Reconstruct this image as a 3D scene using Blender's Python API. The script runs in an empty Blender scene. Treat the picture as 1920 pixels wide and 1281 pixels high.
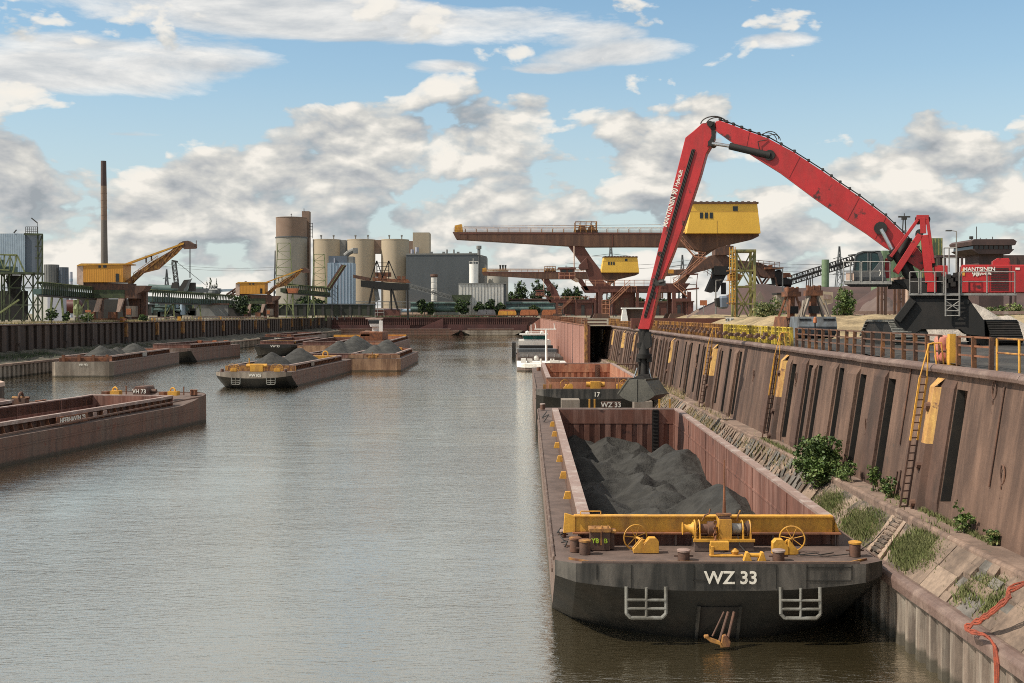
import bpy, math, random
import numpy as np
from mathutils import Vector, Matrix
R = math.radians
random.seed(7)
sc = bpy.context.scene
C = sc.collection
# ---------------------------------------------------------------- camera
FPX, CX, CY, H = 2200.0, 960.0, 640.5, 11.5
PITCH = math.atan(52.5 / FPX)
cd = bpy.data.cameras.new('camera'); cam = bpy.data.objects.new('camera', cd); C.objects.link(cam)
cam.location = (0, 0, H); cam.rotation_euler = (math.pi / 2 - PITCH, 0, 0)
cd.sensor_width = 36; cd.lens = 36 * FPX / 1920; cd.clip_start = 0.5; cd.clip_end = 20000
sc.camera = cam
# ---------------------------------------------------------------- light
SUN_AZ, SUN_EL = R(-104), R(49)      # azimuth from +Y (negative = left of the view)
sdir = Vector((math.sin(SUN_AZ) * math.cos(SUN_EL), math.cos(SUN_AZ) * math.cos(SUN_EL), math.sin(SUN_EL)))
sd = bpy.data.lights.new('sun', 'SUN'); sd.energy = 5.0; sd.angle = R(0.6); sd.color = (1, .91, .77)
so = bpy.data.objects.new('sun', sd); C.objects.link(so)
so.rotation_euler = sdir.to_track_quat('Z', 'Y').to_euler()
sc.view_settings.view_transform = 'Standard'; sc.view_settings.look = 'None'
sc.view_settings.exposure = 0.14; sc.view_settings.gamma = 1
sc.cycles.max_bounces = 6; sc.cycles.diffuse_bounces = 2; sc.cycles.glossy_bounces = 3
sc.cycles.transparent_max_bounces = 12; sc.cycles.transmission_bounces = 4
sc.cycles.use_denoising = False; sc.cycles.filter_width = 1.0
# ---------------------------------------------------------------- sky
world = bpy.data.worlds.new('World'); sc.world = world; world.use_nodes = True

class NT:
    def __init__(s, nt):
        s.nt = nt
    def n(s, t, **k):
        o = s.nt.nodes.new(t)
        for a, b in k.items(): setattr(o, a, b)
        return o
    def l(s, a, b): s.nt.links.new(a, b)
    def math(s, op, a, b=None, c=None, clamp=False):
        o = s.n('ShaderNodeMath', operation=op, use_clamp=clamp)
        for i, v in enumerate((a, b, c)):
            if v is None: continue
            if isinstance(v, (int, float)): o.inputs[i].default_value = v
            else: s.l(v, o.inputs[i])
        return o.outputs[0]
    def vec(s, op, a, b=None):
        o = s.n('ShaderNodeVectorMath', operation=op)
        for i, v in enumerate((a, b)):
            if v is None: continue
            if isinstance(v, (tuple, list)): o.inputs[i].default_value = v
            else: s.l(v, o.inputs[i])
        return o.outputs[0]
    def ramp(s, fac, pts, interp='LINEAR'):
        o = s.n('ShaderNodeValToRGB'); r = o.color_ramp; r.interpolation = interp
        while len(r.elements) < len(pts): r.elements.new(.5)
        for e, (p, c) in zip(r.elements, pts):
            e.position = p; e.color = (c, c, c, 1) if isinstance(c, (int, float)) else (*c, 1)
        s.l(fac, o.inputs[0]); return o.outputs[0]
    def mix(s, f, a, b, blend='MIX'):
        o = s.n('ShaderNodeMix', data_type='RGBA', blend_type=blend)
        for k, v in ((0, f), (6, a), (7, b)):
            if isinstance(v, (int, float)): o.inputs[k].default_value = v
            elif isinstance(v, (tuple, list)): o.inputs[k].default_value = (*v, 1)
            else: s.l(v, o.inputs[k])
        return o.outputs[2]
    def noise(s, vec, scale, detail=6, rough=.55, dist=0, lac=2.0):
        o = s.n('ShaderNodeTexNoise'); o.inputs['Scale'].default_value = scale
        o.inputs['Detail'].default_value = detail; o.inputs['Roughness'].default_value = rough
        o.inputs['Distortion'].default_value = dist; o.inputs['Lacunarity'].default_value = lac
        if vec is not None: s.l(vec, o.inputs['Vector'])
        return o.outputs[0]

def UV(px, py): return 2.2 * math.atan((px - 960) / 2200), (588 - py) / 1000
# clouds: px, py, half width, half height, gain (pixels of a 1920 wide view; turned into azimuth and elevation)
CUM = [(790,225,135,75,.30),(640,255,130,60,.26),(500,290,90,40,.20),(930,230,85,60,.26),(1015,200,60,34,.24),(430,345,170,62,.30),(640,335,150,50,.22),
       (900,310,150,60,.24),(330,400,120,60,.22),(560,420,220,45,.18),(1150,240,80,65,.27),(1230,290,130,50,.22),(1310,215,70,55,.2),(1110,165,28,24,.22),
       (1470,180,36,36,.24),(1400,230,50,40,.18),(1790,290,150,60,.32),(1660,320,100,45,.2),(1870,340,120,55,.28),(1870,410,150,45,.24),(20,315,75,42,.26),
       (60,365,110,45,.24),(110,410,150,40,.2),(1030,400,240,60,.14),(1300,420,300,70,.13),(330,470,360,60,.12),(1600,430,200,60,.12),(1230,340,160,36,.12),
       (760,420,200,50,.14),(1500,520,400,40,.1),(80,480,150,50,.12),(1560,200,50,25,.1)]
GAP = [(200,265,170,50,.30),(600,150,220,50,.35),(1650,150,300,70,.35),(1480,290,110,40,.12),(1180,180,150,22,.1)]
CIR = [(330,25,460,55,.36),(850,40,380,46,.38),(560,70,330,38,.30),(200,118,380,30,.34),(190,168,270,34,.40),(420,140,150,28,.25),(840,128,95,17,.40),(1010,135,110,12,.26),
       (1175,95,140,30,.42),(1090,120,150,22,.3),(1455,90,105,20,.42),(1880,33,70,14,.24),(1150,60,100,14,.15),(60,180,120,45,.25),(1800,187,50,9,.16),(250,270,90,9,.2)]
def blob_sum(name, pos, neg, gain):
    """large soft patches where clouds gather"""
    g = bpy.data.node_groups.new(name, 'ShaderNodeTree')
    g.interface.new_socket('P', in_out='INPUT', socket_type='NodeSocketVector'); g.interface.new_socket('D', in_out='OUTPUT', socket_type='NodeSocketFloat')
    t = NT(g); gi = t.n('NodeGroupInput'); go = t.n('NodeGroupOutput'); P = gi.outputs[0]; acc = 0.0
    for sgn, lst in ((1, pos), (-1, neg)):
        for (px, py, a, b, amp) in lst:
            u, v = UV(px, py)
            m = t.n('ShaderNodeMapping', vector_type='TEXTURE'); m.inputs['Location'].default_value = (u, v, 0)
            m.inputs['Scale'].default_value = (a / 1000 * 1.25, b / 1000 * 1.25, 1); t.l(P, m.inputs[0])
            gr = t.n('ShaderNodeTexGradient', gradient_type='SPHERICAL'); t.l(m.outputs[0], gr.inputs[0])
            acc = t.math('MULTIPLY_ADD', gr.outputs['Fac'], sgn * amp * gain, acc)
    t.l(acc, go.inputs[0]); return g
def puff_group(name, aniso, scale, detail, rough, dist, bill=None):
    g = bpy.data.node_groups.new(name, 'ShaderNodeTree')
    g.interface.new_socket('P', in_out='INPUT', socket_type='NodeSocketVector'); g.interface.new_socket('D', in_out='OUTPUT', socket_type='NodeSocketFloat')
    t = NT(g); gi = t.n('NodeGroupInput'); go = t.n('NodeGroupOutput'); P = gi.outputs[0]
    acc = t.noise(t.vec('MULTIPLY', P, aniso), scale, detail, rough, dist)
    if bill:
        vo = t.n('ShaderNodeTexVoronoi', feature='F1', voronoi_dimensions='2D'); vo.inputs['Scale'].default_value = bill[0]; vo.inputs['Detail'].default_value = 3.5; vo.inputs['Roughness'].default_value = .48
        wob = t.n('ShaderNodeTexNoise', noise_dimensions='2D'); wob.inputs['Scale'].default_value = 14; wob.inputs['Detail'].default_value = 3; t.l(P, wob.inputs['Vector'])
        t.l(t.vec('ADD', t.vec('MULTIPLY', P, (1, 1.9, 1)), t.vec('MULTIPLY', t.vec('SUBTRACT', wob.outputs['Color'], (.5, .5, .5)), (.07, .07, 0))), vo.inputs['Vector'])
        acc = t.math('MULTIPLY_ADD', t.math('SUBTRACT', .50, vo.outputs['Distance']), bill[1], acc)
    t.l(acc, go.inputs[0]); return g
gb = blob_sum('cloud_fields', CUM, GAP, .78); gbh = blob_sum('high_fields', CIR, [], 1.45)
gp = puff_group('puffs', (1, 2.0, 1), 4.8, 9, .54, .25, (6.0, .24)); gph = puff_group('sheets', (.7, 2.6, 1), 3.6, 8, .62, .3)
t = NT(world.node_tree); bg = world.node_tree.nodes['Background']
tc = t.n('ShaderNodeTexCoord'); sx = t.n('ShaderNodeSeparateXYZ'); t.l(tc.outputs['Generated'], sx.inputs[0])
az = t.math('ARCTAN2', sx.outputs[0], sx.outputs[1])
hyp = t.math('SQRT', t.math('ADD', t.math('MULTIPLY', sx.outputs[0], sx.outputs[0]), t.math('MULTIPLY', sx.outputs[1], sx.outputs[1])))
el = t.math('DIVIDE', sx.outputs[2], t.math('MAXIMUM', hyp, .25))
el = t.math('MAXIMUM', el, 0.0)
THR = .502
cb_y = t.math('MULTIPLY', el, 2.2)
cb = t.n('ShaderNodeCombineXYZ'); t.l(t.math('MULTIPLY', az, 2.2), cb.inputs[0]); t.l(t.math('MULTIPLY', el, 2.2), cb.inputs[1])
P = cb.outputs[0]
def call(g, off):
    o = t.n('ShaderNodeGroup'); o.node_tree = g; t.l(t.vec('ADD', P, off), o.inputs[0]); return o.outputs[0]
band = t.math('ADD', t.ramp(cb_y, [(0, .11), (.08, .12), (.2, .075), (.33, 0.01), (.38, -.14), (.44, -.3), (.60, -.3), (.70, .16), (1, .22)]), -THR)  # top stops thicken unseen cloud above the view, added to whiten water reflections
B0 = t.math('ADD', call(gb, (0, 0, 0)), band)
p0 = call(gp, (0, 0, 0)); p1 = call(gp, (-.010, .018, 0)); p2 = call(gp, (-.012, .060, 0))
d0 = t.math('ADD', p0, B0); h0 = t.math('SUBTRACT', t.math('ADD', call(gph, (0, 0, 0)), call(gbh, (0, 0, 0))), .69)
h1 = t.math('SUBTRACT', t.math('ADD', h0, t.math('SUBTRACT', call(gph, (-.01, .022, 0)), call(gph, (0, 0, 0)))), 0.0)
sky = t.n('ShaderNodeTexSky', sky_type='NISHITA'); sky.sun_disc = False; sky.sun_elevation = SUN_EL; sky.sun_rotation = SUN_AZ
sky.air_density = 1.1; sky.dust_density = .6; sky.ozone_density = 2.2
skyc = t.mix(1.0, sky.outputs[0], (.100, .127, .128), 'MULTIPLY')
lowv = t.ramp(el, [(0, .85), (.10, .55), (.2, .22), (.3, .06), (.5, 0)])             # thin veil towards the horizon
skyc = t.mix(lowv, skyc, (.61, .635, .64))
m0 = t.ramp(d0, [(0, 0), (.0, 0), (.05, .80), (.12, 1)])
lit = t.math('MULTIPLY_ADD', t.math('SUBTRACT', p0, p1), 1.8, .56)
lit = t.math('MULTIPLY_ADD', t.math('SUBTRACT', p0, p2), 2.6, lit)
core = t.math('MULTIPLY', t.math('SUBTRACT', d0, .10), .8, clamp=True)
lit = t.math('SUBTRACT', lit, t.math('MULTIPLY', core, .5), clamp=True)
ccol = t.ramp(lit, [(0, (.32, .35, .375)), (.3, (.45, .465, .475)), (.62, (.60, .595, .565)), (1, (.84, .80, .73))])
hl = t.math('MULTIPLY_ADD', t.math('SUBTRACT', h0, h1), 3.0, .58, clamp=True)
hcol = t.ramp(hl, [(0, (.42, .46, .50)), (.5, (.63, .64, .64)), (1, (.86, .84, .80))])
hm = t.ramp(h0, [(0, 0), (.0, 0), (.12, .7), (.28, .96)])
c1 = t.mix(hm, skyc, hcol); c2 = t.mix(m0, c1, ccol)
t.l(c2, bg.inputs[0]); bg.inputs[1].default_value = 1.0
world.cycles.sampling_method = 'MANUAL'; world.cycles.sample_map_resolution = 256

# ---------------------------------------------------------------- pixel helpers (measuring only)
def ray(px, py):
    dx, dz, dy = (px - CX) / FPX, -(py - CY) / FPX, 1.0
    c, s = math.cos(PITCH), math.sin(PITCH)
    return Vector((dx, dy * c + dz * s, dz * c - dy * s))
def q(px, py, Y):
    d = ray(px, py); k = Y / d.y; return Vector((d.x * k, Y, H + d.z * k))
def g(px, py, z):
    d = ray(px, py); k = (z - H) / d.z; return Vector((d.x * k, d.y * k, z))

# ---------------------------------------------------------------- materials
MATS = {}
def mat(name, a, b=None, sc_=1.0, st=1.0, rough=.7, metal=0, lo=.42, hi=.62, bump=.15, bs=12, var=.35, rib=None, spots=None, bd=.02, streak=None, wl=None):
    """a base colour, b dirt / wear colour; st<1 stretches the pattern into vertical streaks"""
    if name in MATS: return MATS[name]
    m = bpy.data.materials.new(name); m.use_nodes = True; MATS[name] = m
    t = NT(m.node_tree); bs_ = m.node_tree.nodes['Principled BSDF']
    co = t.n('ShaderNodeTexCoord').outputs['Object']
    v = t.vec('MULTIPLY', co, (1, 1, st))
    n1 = t.noise(v, sc_, 8, .62, .3)
    f = t.ramp(n1, [(lo, 0), (hi, 1)])
    col = t.mix(f, a, b or tuple(x * .7 for x in a))
    n2 = t.noise(t.vec('MULTIPLY', co, (1, 1, min(1, st * 2))), sc_ * 7, 5, .6)
    k = t.math('MULTIPLY_ADD', n2, var * 2, 1 - var)
    hs = t.n('ShaderNodeHueSaturation'); t.l(col, hs.inputs['Color']); t.l(k, hs.inputs['Value']); col = hs.outputs[0]
    if streak:
        n4 = t.noise(t.vec('MULTIPLY', co, (1, 1, streak[3] if len(streak) > 3 else .07)), streak[1], 5, .65, .2); col = t.mix(t.math('MULTIPLY', t.ramp(n4, [(.47, 0), (.66, 1)]), streak[2]), col, streak[0])
    if spots:
        n3 = t.noise(co, spots[1], 6, .6); col = t.mix(t.ramp(n3, [(spots[2], 0), (spots[2] + .05, 1)]), col, spots[0])
    if wl:                                            # wet, algae dark band just above the water
        zz = t.n('ShaderNodeSeparateXYZ'); t.l(co, zz.inputs[0]); zn = t.math('MULTIPLY_ADD', t.noise(co, 1.5, 4, .6), -.35, zz.outputs[2])
        col = t.mix(t.ramp(t.math('MULTIPLY_ADD', zn, 1.0, .3, clamp=True), [(0, .85), (wl, .75), (min(1, wl+.18), 0)]), col, (.028, .026, .016))
    t.l(col, bs_.inputs['Base Color'])
    bs_.inputs['Metallic'].default_value = metal
    t.l(t.math('MULTIPLY_ADD', n2, .3, rough - .15, clamp=True), bs_.inputs['Roughness'])
    if bump or rib:
        h = t.noise(co, bs, 5, .6)
        if rib:
            w = t.n('ShaderNodeTexWave', bands_direction=rib[1]); w.inputs['Scale'].default_value = rib[0]; w.inputs['Distortion'].default_value = 0
            t.l(co, w.inputs['Vector']); h = t.math('MULTIPLY_ADD', w.outputs['Fac'], rib[2], h)
        bp = t.n('ShaderNodeBump'); bp.inputs['Strength'].default_value = bump if not rib else max(bump, .5); bp.inputs['Distance'].default_value = bd
        t.l(h, bp.inputs['Height']); t.l(bp.outputs[0], bs_.inputs['Normal'])
    return m

M = dict(
 wallbrown=mat('weathered brown wall', (.130,.077,.055), (.056,.033,.025), .35, .16, .85, 0, .40, .62, .6, 5, .42, spots=((.07,.05,.04), 1.3, .66), bd=.04, streak=((.23,.14,.10), 1.8, .40)),
 recess_shade=mat('shade-painted recess', (.018,.016,.015), (.03,.025,.02), 1, 1, .9),  # near-black colour carries the shade inside recesses
 coping=mat('worn coping', (.13,.085,.072), (.22,.16,.135), .8, 1, .6, 0, .45, .7, .3),
 conc=mat('stained concrete', (.235,.165,.13), (.135,.092,.072), .5, 1, .9, 0, .4, .62, .5, 7, .35, spots=((.09,.08,.06), 1.1, .62), bd=.05),
 stone=mat('revetment stone', (.27,.20,.155), (.075,.062,.052), .8, 1, .95, 0, .42, .56, 1, 4, .5, bd=.12),
 piling=mat('grey sheet piling', (.17,.13,.105), (.075,.06,.05), .9, .25, .75, 0, .4, .66, .4, streak=((.36,.32,.27), 2.6, .6), wl=0.45),
 pilerust=mat('rusty sheet piling', (.115,.052,.042), (.07,.035,.03), .3, .3, .8),
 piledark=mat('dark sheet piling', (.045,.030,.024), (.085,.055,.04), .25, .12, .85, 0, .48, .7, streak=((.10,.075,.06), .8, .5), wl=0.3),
 yel=mat('worn yellow paint', (.60,.31,.04), (.40,.21,.06), 1.2, .5, .6, 0, .5, .75, .2, streak=((.20,.08,.025), 2.2, .45, .25)),
 yelrust=mat('rusty yellow paint', (.42,.21,.05), (.13,.055,.028), 2.0, .4, .7, 0, .38, .58, .2),
 yellime=mat('lime yellow paint', (.60,.44,.05), (.12,.08,.03), 2.0, .6, .7, 0, .42, .62),
 rust=mat('rust', (.24,.095,.045), (.11,.05,.032), 1.5, .6, .85, 0, .4, .6, .4),
 rustdk=mat('dark rusty steel', (.085,.048,.036), (.16,.075,.045), 1.5, .5, .8, 0, .45, .68, .3),
 craneR=mat('oxide red crane paint', (.13,.043,.030), (.075,.03,.023), .25, .35, .7, 0, .4, .7, .2),
 craneB=mat('brown girder paint', (.072,.035,.024), (.13,.062,.036), .5, .15, .7, 0, .4, .7, .2, streak=((.20,.10,.055), 1.2, .4)),
 craneP=mat('pale rusty stair', (.42,.20,.12), (.24,.10,.06), 1.5, 1, .8),
 yelhouse=mat('yellow sheet cladding', (.74,.44,.06), (.64,.37,.05), .2, .3, .5, 0, .4, .7, .1, 3, .08),
 orange=mat('orange ribbed cladding', (.60,.27,.03), (.50,.215,.025), .3, .3, .5, 0, .4, .7, .5, 3, .08, rib=(.55,'X',2)),
 pink=mat('faded pinkish panel', (.55,.40,.32), (.45,.32,.26), .3, .3, .7),
 green=mat('green truss paint', (.062,.082,.036), (.03,.038,.022), .8, 1, .7),
 greenL=mat('pale green truss paint', (.22,.25,.11), (.11,.13,.055), .8, 1, .7),
 greenY=mat('yellow green lattice', (.28,.25,.085), (.09,.10,.05), 1.2, .5, .7, 0, .45, .6),
 teal=mat('teal pipework', (.075,.13,.12), (.04,.065,.06), .3, 1, .6),
 cream=mat('cream silo render', (.42,.35,.255), (.37,.30,.215), .12, .2, .85, 0, .4, .7, .1, 2, .1, streak=((.33,.265,.185), .25, .4)),
 tan=mat('brown silo brick', (.235,.165,.125), (.20,.135,.10), .2, 1, .9, 0, .4, .7, .2, 3, .12),
 greyconc=mat('grey silo concrete', (.31,.29,.25), (.25,.23,.19), .12, .15, .85, 0, .4, .7, .1, 2, .12),
 slate=mat('slate grey cladding', (.088,.098,.105), (.076,.086,.092), .1, .3, .6, 0, .4, .7, .2, 2, .1, rib=(.5,'X',1)),
 slateL=mat('light grey cladding', (.20,.20,.19), (.15,.15,.145), .1, .3, .6),
 white=mat('dirty white paint', (.60,.58,.54), (.42,.39,.35), .5, .3, .6, 0, .5, .7, .1, 8, .1),
 whiteclean=mat('white paint', (.78,.77,.73), (.62,.6,.56), .8, .5, .45, 0, .5, .75, .05, 8, .08),
 blue=mat('pale blue cladding', (.30,.385,.47), (.26,.34,.42), .15, .3, .5, 0, .4, .7, .1, 2, .06),
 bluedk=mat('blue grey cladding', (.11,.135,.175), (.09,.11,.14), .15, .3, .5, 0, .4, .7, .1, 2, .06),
 lilac=mat('pale lilac sheet', (.42,.43,.50), (.38,.39,.46), .15, .3, .5, 0, .4, .7, .1, 2, .05),
 chim=mat('chimney concrete', (.165,.145,.13), (.13,.115,.105), .1, .05, .9),
 black=mat('black steel', (.012,.011,.010), (.03,.024,.02), 1.2, .5, .55, 0, .5, .75, .15),
 blackm=mat('matt black paint', (.010,.0095,.009), (.022,.018,.016), 1.0, .4, .75, 0, .45, .7, .2),
 red=mat('red machine paint', (.42,.020,.022), (.27,.015,.015), .8, .5, .42, 0, .45, .75, .05, 6, .12, spots=((.06,.018,.016), 1.0, .61), streak=((.25,.03,.028), 1.5, .5, .4)),
 grey=mat('grey machine paint', (.085,.088,.092), (.055,.057,.06), 1, .5, .5),
 galv=mat('galvanised steel', (.30,.29,.27), (.17,.16,.15), 3, .6, .5, .3, .4, .7),
 steel=mat('bright rod', (.6,.6,.6), (.5,.5,.5), 3, 1, .25, .9),
 grabgrey=mat('worn grab steel', (.105,.10,.085), (.065,.062,.053), 1, .4, .5, .3, .4, .7),
 coal=mat('coal', (.036,.035,.032), (.018,.0175,.016), 1.2, 1, .85, 0, .4, .6, 1, 9, .45, bd=.08),
 coallt=mat('grey coal', (.050,.049,.044), (.027,.027,.025), 1.0, 1, .9, 0, .4, .62, 1, 7, .4, bd=.1),
 hull=mat('grey brown hull', (.13,.062,.043), (.115,.075,.058), .6, .22, .7, 0, .42, .66, .25, spots=((.12,.04,.025), .8, .64), streak=((.05,.03,.025), 2.2, .6), wl=0.35),
 hullside=mat('weathered hull side', (.15,.10,.08), (.08,.05,.04), .5, .25, .7, 0, .4, .64, .25, spots=((.16,.05,.03), .5, .66), streak=((.26,.21,.18), 1.6, .45), wl=0.35),
 hullplate=mat('worn black transom', (.016,.016,.015), (.15,.135,.12), .7, .3, .6, 0, .50, .78, .25, spots=((.10,.05,.035), 1.4, .68), streak=((.15,.135,.12), 1.5, .32)),
 hullblk=mat('black hull bottom', (.010,.010,.009), (.022,.018,.014), .6, .6, .6, 0, .45, .7, .3),
 hullpale=mat('pale concrete grey hull', (.27,.23,.19), (.12,.095,.075), .35, .3, .8, 0, .42, .62, streak=((.14,.11,.085), 1.2, .5), wl=0.3),
 hullwood=mat('rust streaked transom', (.28,.165,.10), (.12,.06,.035), .5, .3, .8, 0, .42, .62, streak=((.42,.26,.15), 1.0, .5), wl=0.35),
 deck=mat('brown deck', (.125,.088,.075), (.075,.052,.044), .7, 1, .75, 0, .42, .64, .3, 10, .25),
 hold=mat('red primer hold', (.185,.078,.055), (.10,.044,.032), .45, .3, .8, 0, .4, .66, .25, spots=((.07,.035,.03), .6, .66), streak=((.36,.21,.17), 2.0, .45)),
 holdor=mat('orange rust hold', (.42,.19,.11), (.27,.10,.06), .7, .35, .8, 0, .42, .62, .25, spots=((.10,.05,.035), .7, .64), streak=((.52,.32,.20), 1.6, .55)),
 coam=mat('coaming top', (.26,.18,.155), (.42,.36,.33), 1.2, 1, .6, 0, .5, .72, .2),
 frame=mat('fender frame grey', (.20,.20,.185), (.12,.115,.10), 2, .5, .5),
 rope=mat('orange rope', (.30,.062,.03), (.18,.045,.028), 4, 1, .9, 0, .4, .6, .5, 40),
 cable=mat('black cable', (.015,.014,.013), (.03,.028,.025), 3, 1, .6),
 leafA=mat('leaf green', (.075,.13,.024), (.030,.058,.013), .9, 1, .6, 0, .4, .6, 0, var=.5),
 leafB=mat('leaf light green', (.13,.18,.045), (.08,.12,.03), .9, 1, .6, 0, .4, .6, 0, var=.5),
 leafD=mat('leaf dark green', (.022,.040,.016), (.014,.026,.011), .2, 1, .7, 0, .4, .6, 0, var=.5),
 leafY=mat('dry leaf', (.22,.22,.09), (.13,.15,.05), .9, 1, .7, 0, .4, .6, 0, var=.5),
 grassG=mat('green grass blades', (.085,.12,.028), (.17,.17,.07), .7, 1, .8, 0, .4, .62, 0, var=.4),
 grassY=mat('dry grass blades', (.42,.33,.17), (.30,.23,.11), .7, 1, .9, 0, .4, .62, 0, var=.4),
 bark=mat('bark', (.05,.038,.028), (.03,.024,.018), 2, 1, .9),
 gravel=mat('pale gravel', (.44,.39,.34), (.33,.29,.25), 1.2, 1, .95, 0, .4, .62, 1, 6, .3, bd=.1),
 ore=mat('red brown ore', (.085,.050,.045), (.055,.036,.034), .1, 1, .95, 0, .4, .62, .6, 3, .2),
 oredk=mat('grey brown ore', (.13,.095,.085), (.10,.073,.066), .15, 1, .95, 0, .4, .62, .6, 3, .2),
 dark=mat('dark shed', (.035,.034,.033), (.05,.045,.04), .3, 1, .8),
 redtank=mat('dark red tank', (.10,.022,.018), (.07,.02,.016), .5, 1, .5),
 wag_o=mat('orange wagon', (.66,.33,.05), (.5,.2,.04), .5, 1, .6), wag_r=mat('red orange wagon', (.45,.15,.06), (.3,.1,.04), .5, 1, .6),
 wag_g=mat('grey wagon', (.16,.15,.16), (.1,.09,.1), .5, 1, .6),
 buoy=mat('faded red float', (.45,.12,.08), (.5,.22,.16), 2, 1, .5),
 lime=mat('green yellow graffiti', (.45,.62,.05), None, 3, 1, .6, var=.05), letter=mat('white lettering', (.74,.71,.64), (.5,.46,.40), 3, 1, .6, 0, .55, .75, 0, 5, .1, spots=((.06,.05,.045), 5, .62)),
 skin=mat('skin', (.45,.27,.19), None, 3, 1, .6), shirt=mat('pale shirt', (.45,.44,.42), None, 3, 1, .8), hair=mat('dark hair', (.02,.015,.012), None, 3, 1, .7),
 tower=mat('brown control room', (.085,.050,.045), (.06,.038,.036), .4, .5, .7),
)
def glassmat(name, col, alpha):
    m = bpy.data.materials.new(name); m.use_nodes = True; nt = m.node_tree; b = nt.nodes['Principled BSDF']
    b.inputs['Base Color'].default_value = (*col, 1); b.inputs['Roughness'].default_value = .06; b.inputs['Alpha'].default_value = alpha
    return m
M['glass'] = glassmat('cab glass', (.012,.035,.04), .80); M['win'] = glassmat('dark window', (.012,.014,.016), 1); M['glasst'] = glassmat('teal window', (.02,.10,.09), 1)
# water
m = bpy.data.materials.new('harbour water'); m.use_nodes = True; t = NT(m.node_tree); b = m.node_tree.nodes['Principled BSDF']; M['water'] = m
co = t.n('ShaderNodeTexCoord').outputs['Object']
b.inputs['Base Color'].default_value = (.062, .050, .026, 1); b.inputs['Roughness'].default_value = .05; b.inputs['IOR'].default_value = 1.33
big = t.noise(t.vec('MULTIPLY', co, (.035, .02, 1)), 1, 3, .5)
amp = t.ramp(big, [(.38, .38), (.62, 1)])
n1 = t.noise(t.vec('MULTIPLY', co, (.55, 1.35, 1)), 1.0, 5, .6, .6); n2 = t.noise(t.vec('MULTIPLY', co, (.9, 2.3, 1)), 2.2, 4, .6, .4)
n0 = t.noise(t.vec('MULTIPLY', co, (.12, .30, 1)), 1, 3, .5, .4)
hh = t.math('ADD', t.math('MULTIPLY', t.math('MULTIPLY_ADD', n2, .95, n1), amp), t.math('MULTIPLY', n0, 1.2))
bp = t.n('ShaderNodeBump'); bp.inputs['Strength'].default_value = .36; bp.inputs['Distance'].default_value = .13
t.l(hh, bp.inputs['Height']); t.l(bp.outputs[0], b.inputs['Normal'])
gl = t.n('ShaderNodeBsdfGlossy'); gl.inputs['Color'].default_value = (.98, .93, .83, 1); gl.inputs['Roughness'].default_value = .06; t.l(bp.outputs[0], gl.inputs['Normal'])
lw = t.n('ShaderNodeLayerWeight'); lw.inputs['Blend'].default_value = .5
ms = t.n('ShaderNodeMixShader'); t.l(t.ramp(lw.outputs['Facing'], [(.0, .12), (.6, .52), (.8, .74), (1, .95)]), ms.inputs[0]); t.l(b.outputs[0], ms.inputs[1]); t.l(gl.outputs[0], ms.inputs[2])
t.l(ms.outputs[0], m.node_tree.nodes['Material Output'].inputs['Surface'])

# ---------------------------------------------------------------- object helpers
def rootmat(o):
    m = Matrix.Identity(4)
    while o is not None:
        m = (Matrix.Translation(o.location) @ o.rotation_euler.to_matrix().to_4x4()) @ m; o = o.parent
    return m
def link(name, data, parent=None):
    o = bpy.data.objects.new(name, data); C.objects.link(o)
    if parent: o.parent = parent
    return o
def tag(o, label=None, cat=None, group=None, kind=None):
    for k, v in (('label', label), ('category', cat), ('group', group), ('kind', kind)):
        if v: o[k] = v
    return o
def thing(name, label, cat, loc=(0, 0, 0), rz=0, group=None, rx=0):
    o = bpy.data.objects.new(name, None); C.objects.link(o); o.empty_display_size = .3
    o.location = loc; o.rotation_euler = (rx, 0, rz); return tag(o, label, cat, group)
def lp(root, px, py, yl=0):
    """pixel -> (x, z) in the root's frame on its plane y = yl"""
    Mx = rootmat(root).inverted(); o = Mx @ Vector((0, 0, H)); d = Mx.to_3x3() @ ray(px, py)
    k = (yl - o.y) / d.y; p = o + d * k; return (p.x, p.z)
def dup(root, loc, rz=None, label=None, group=None):
    r = root.copy(); C.objects.link(r); r.location = loc
    if rz is not None: r.rotation_euler.z = rz
    if label: r['label'] = label
    if group: r['group'] = group
    for ch in list(root.children):
        c = ch.copy(); C.objects.link(c); c.parent = r
        for gch in list(ch.children):
            d = gch.copy(); C.objects.link(d); d.parent = c
    return r

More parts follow.
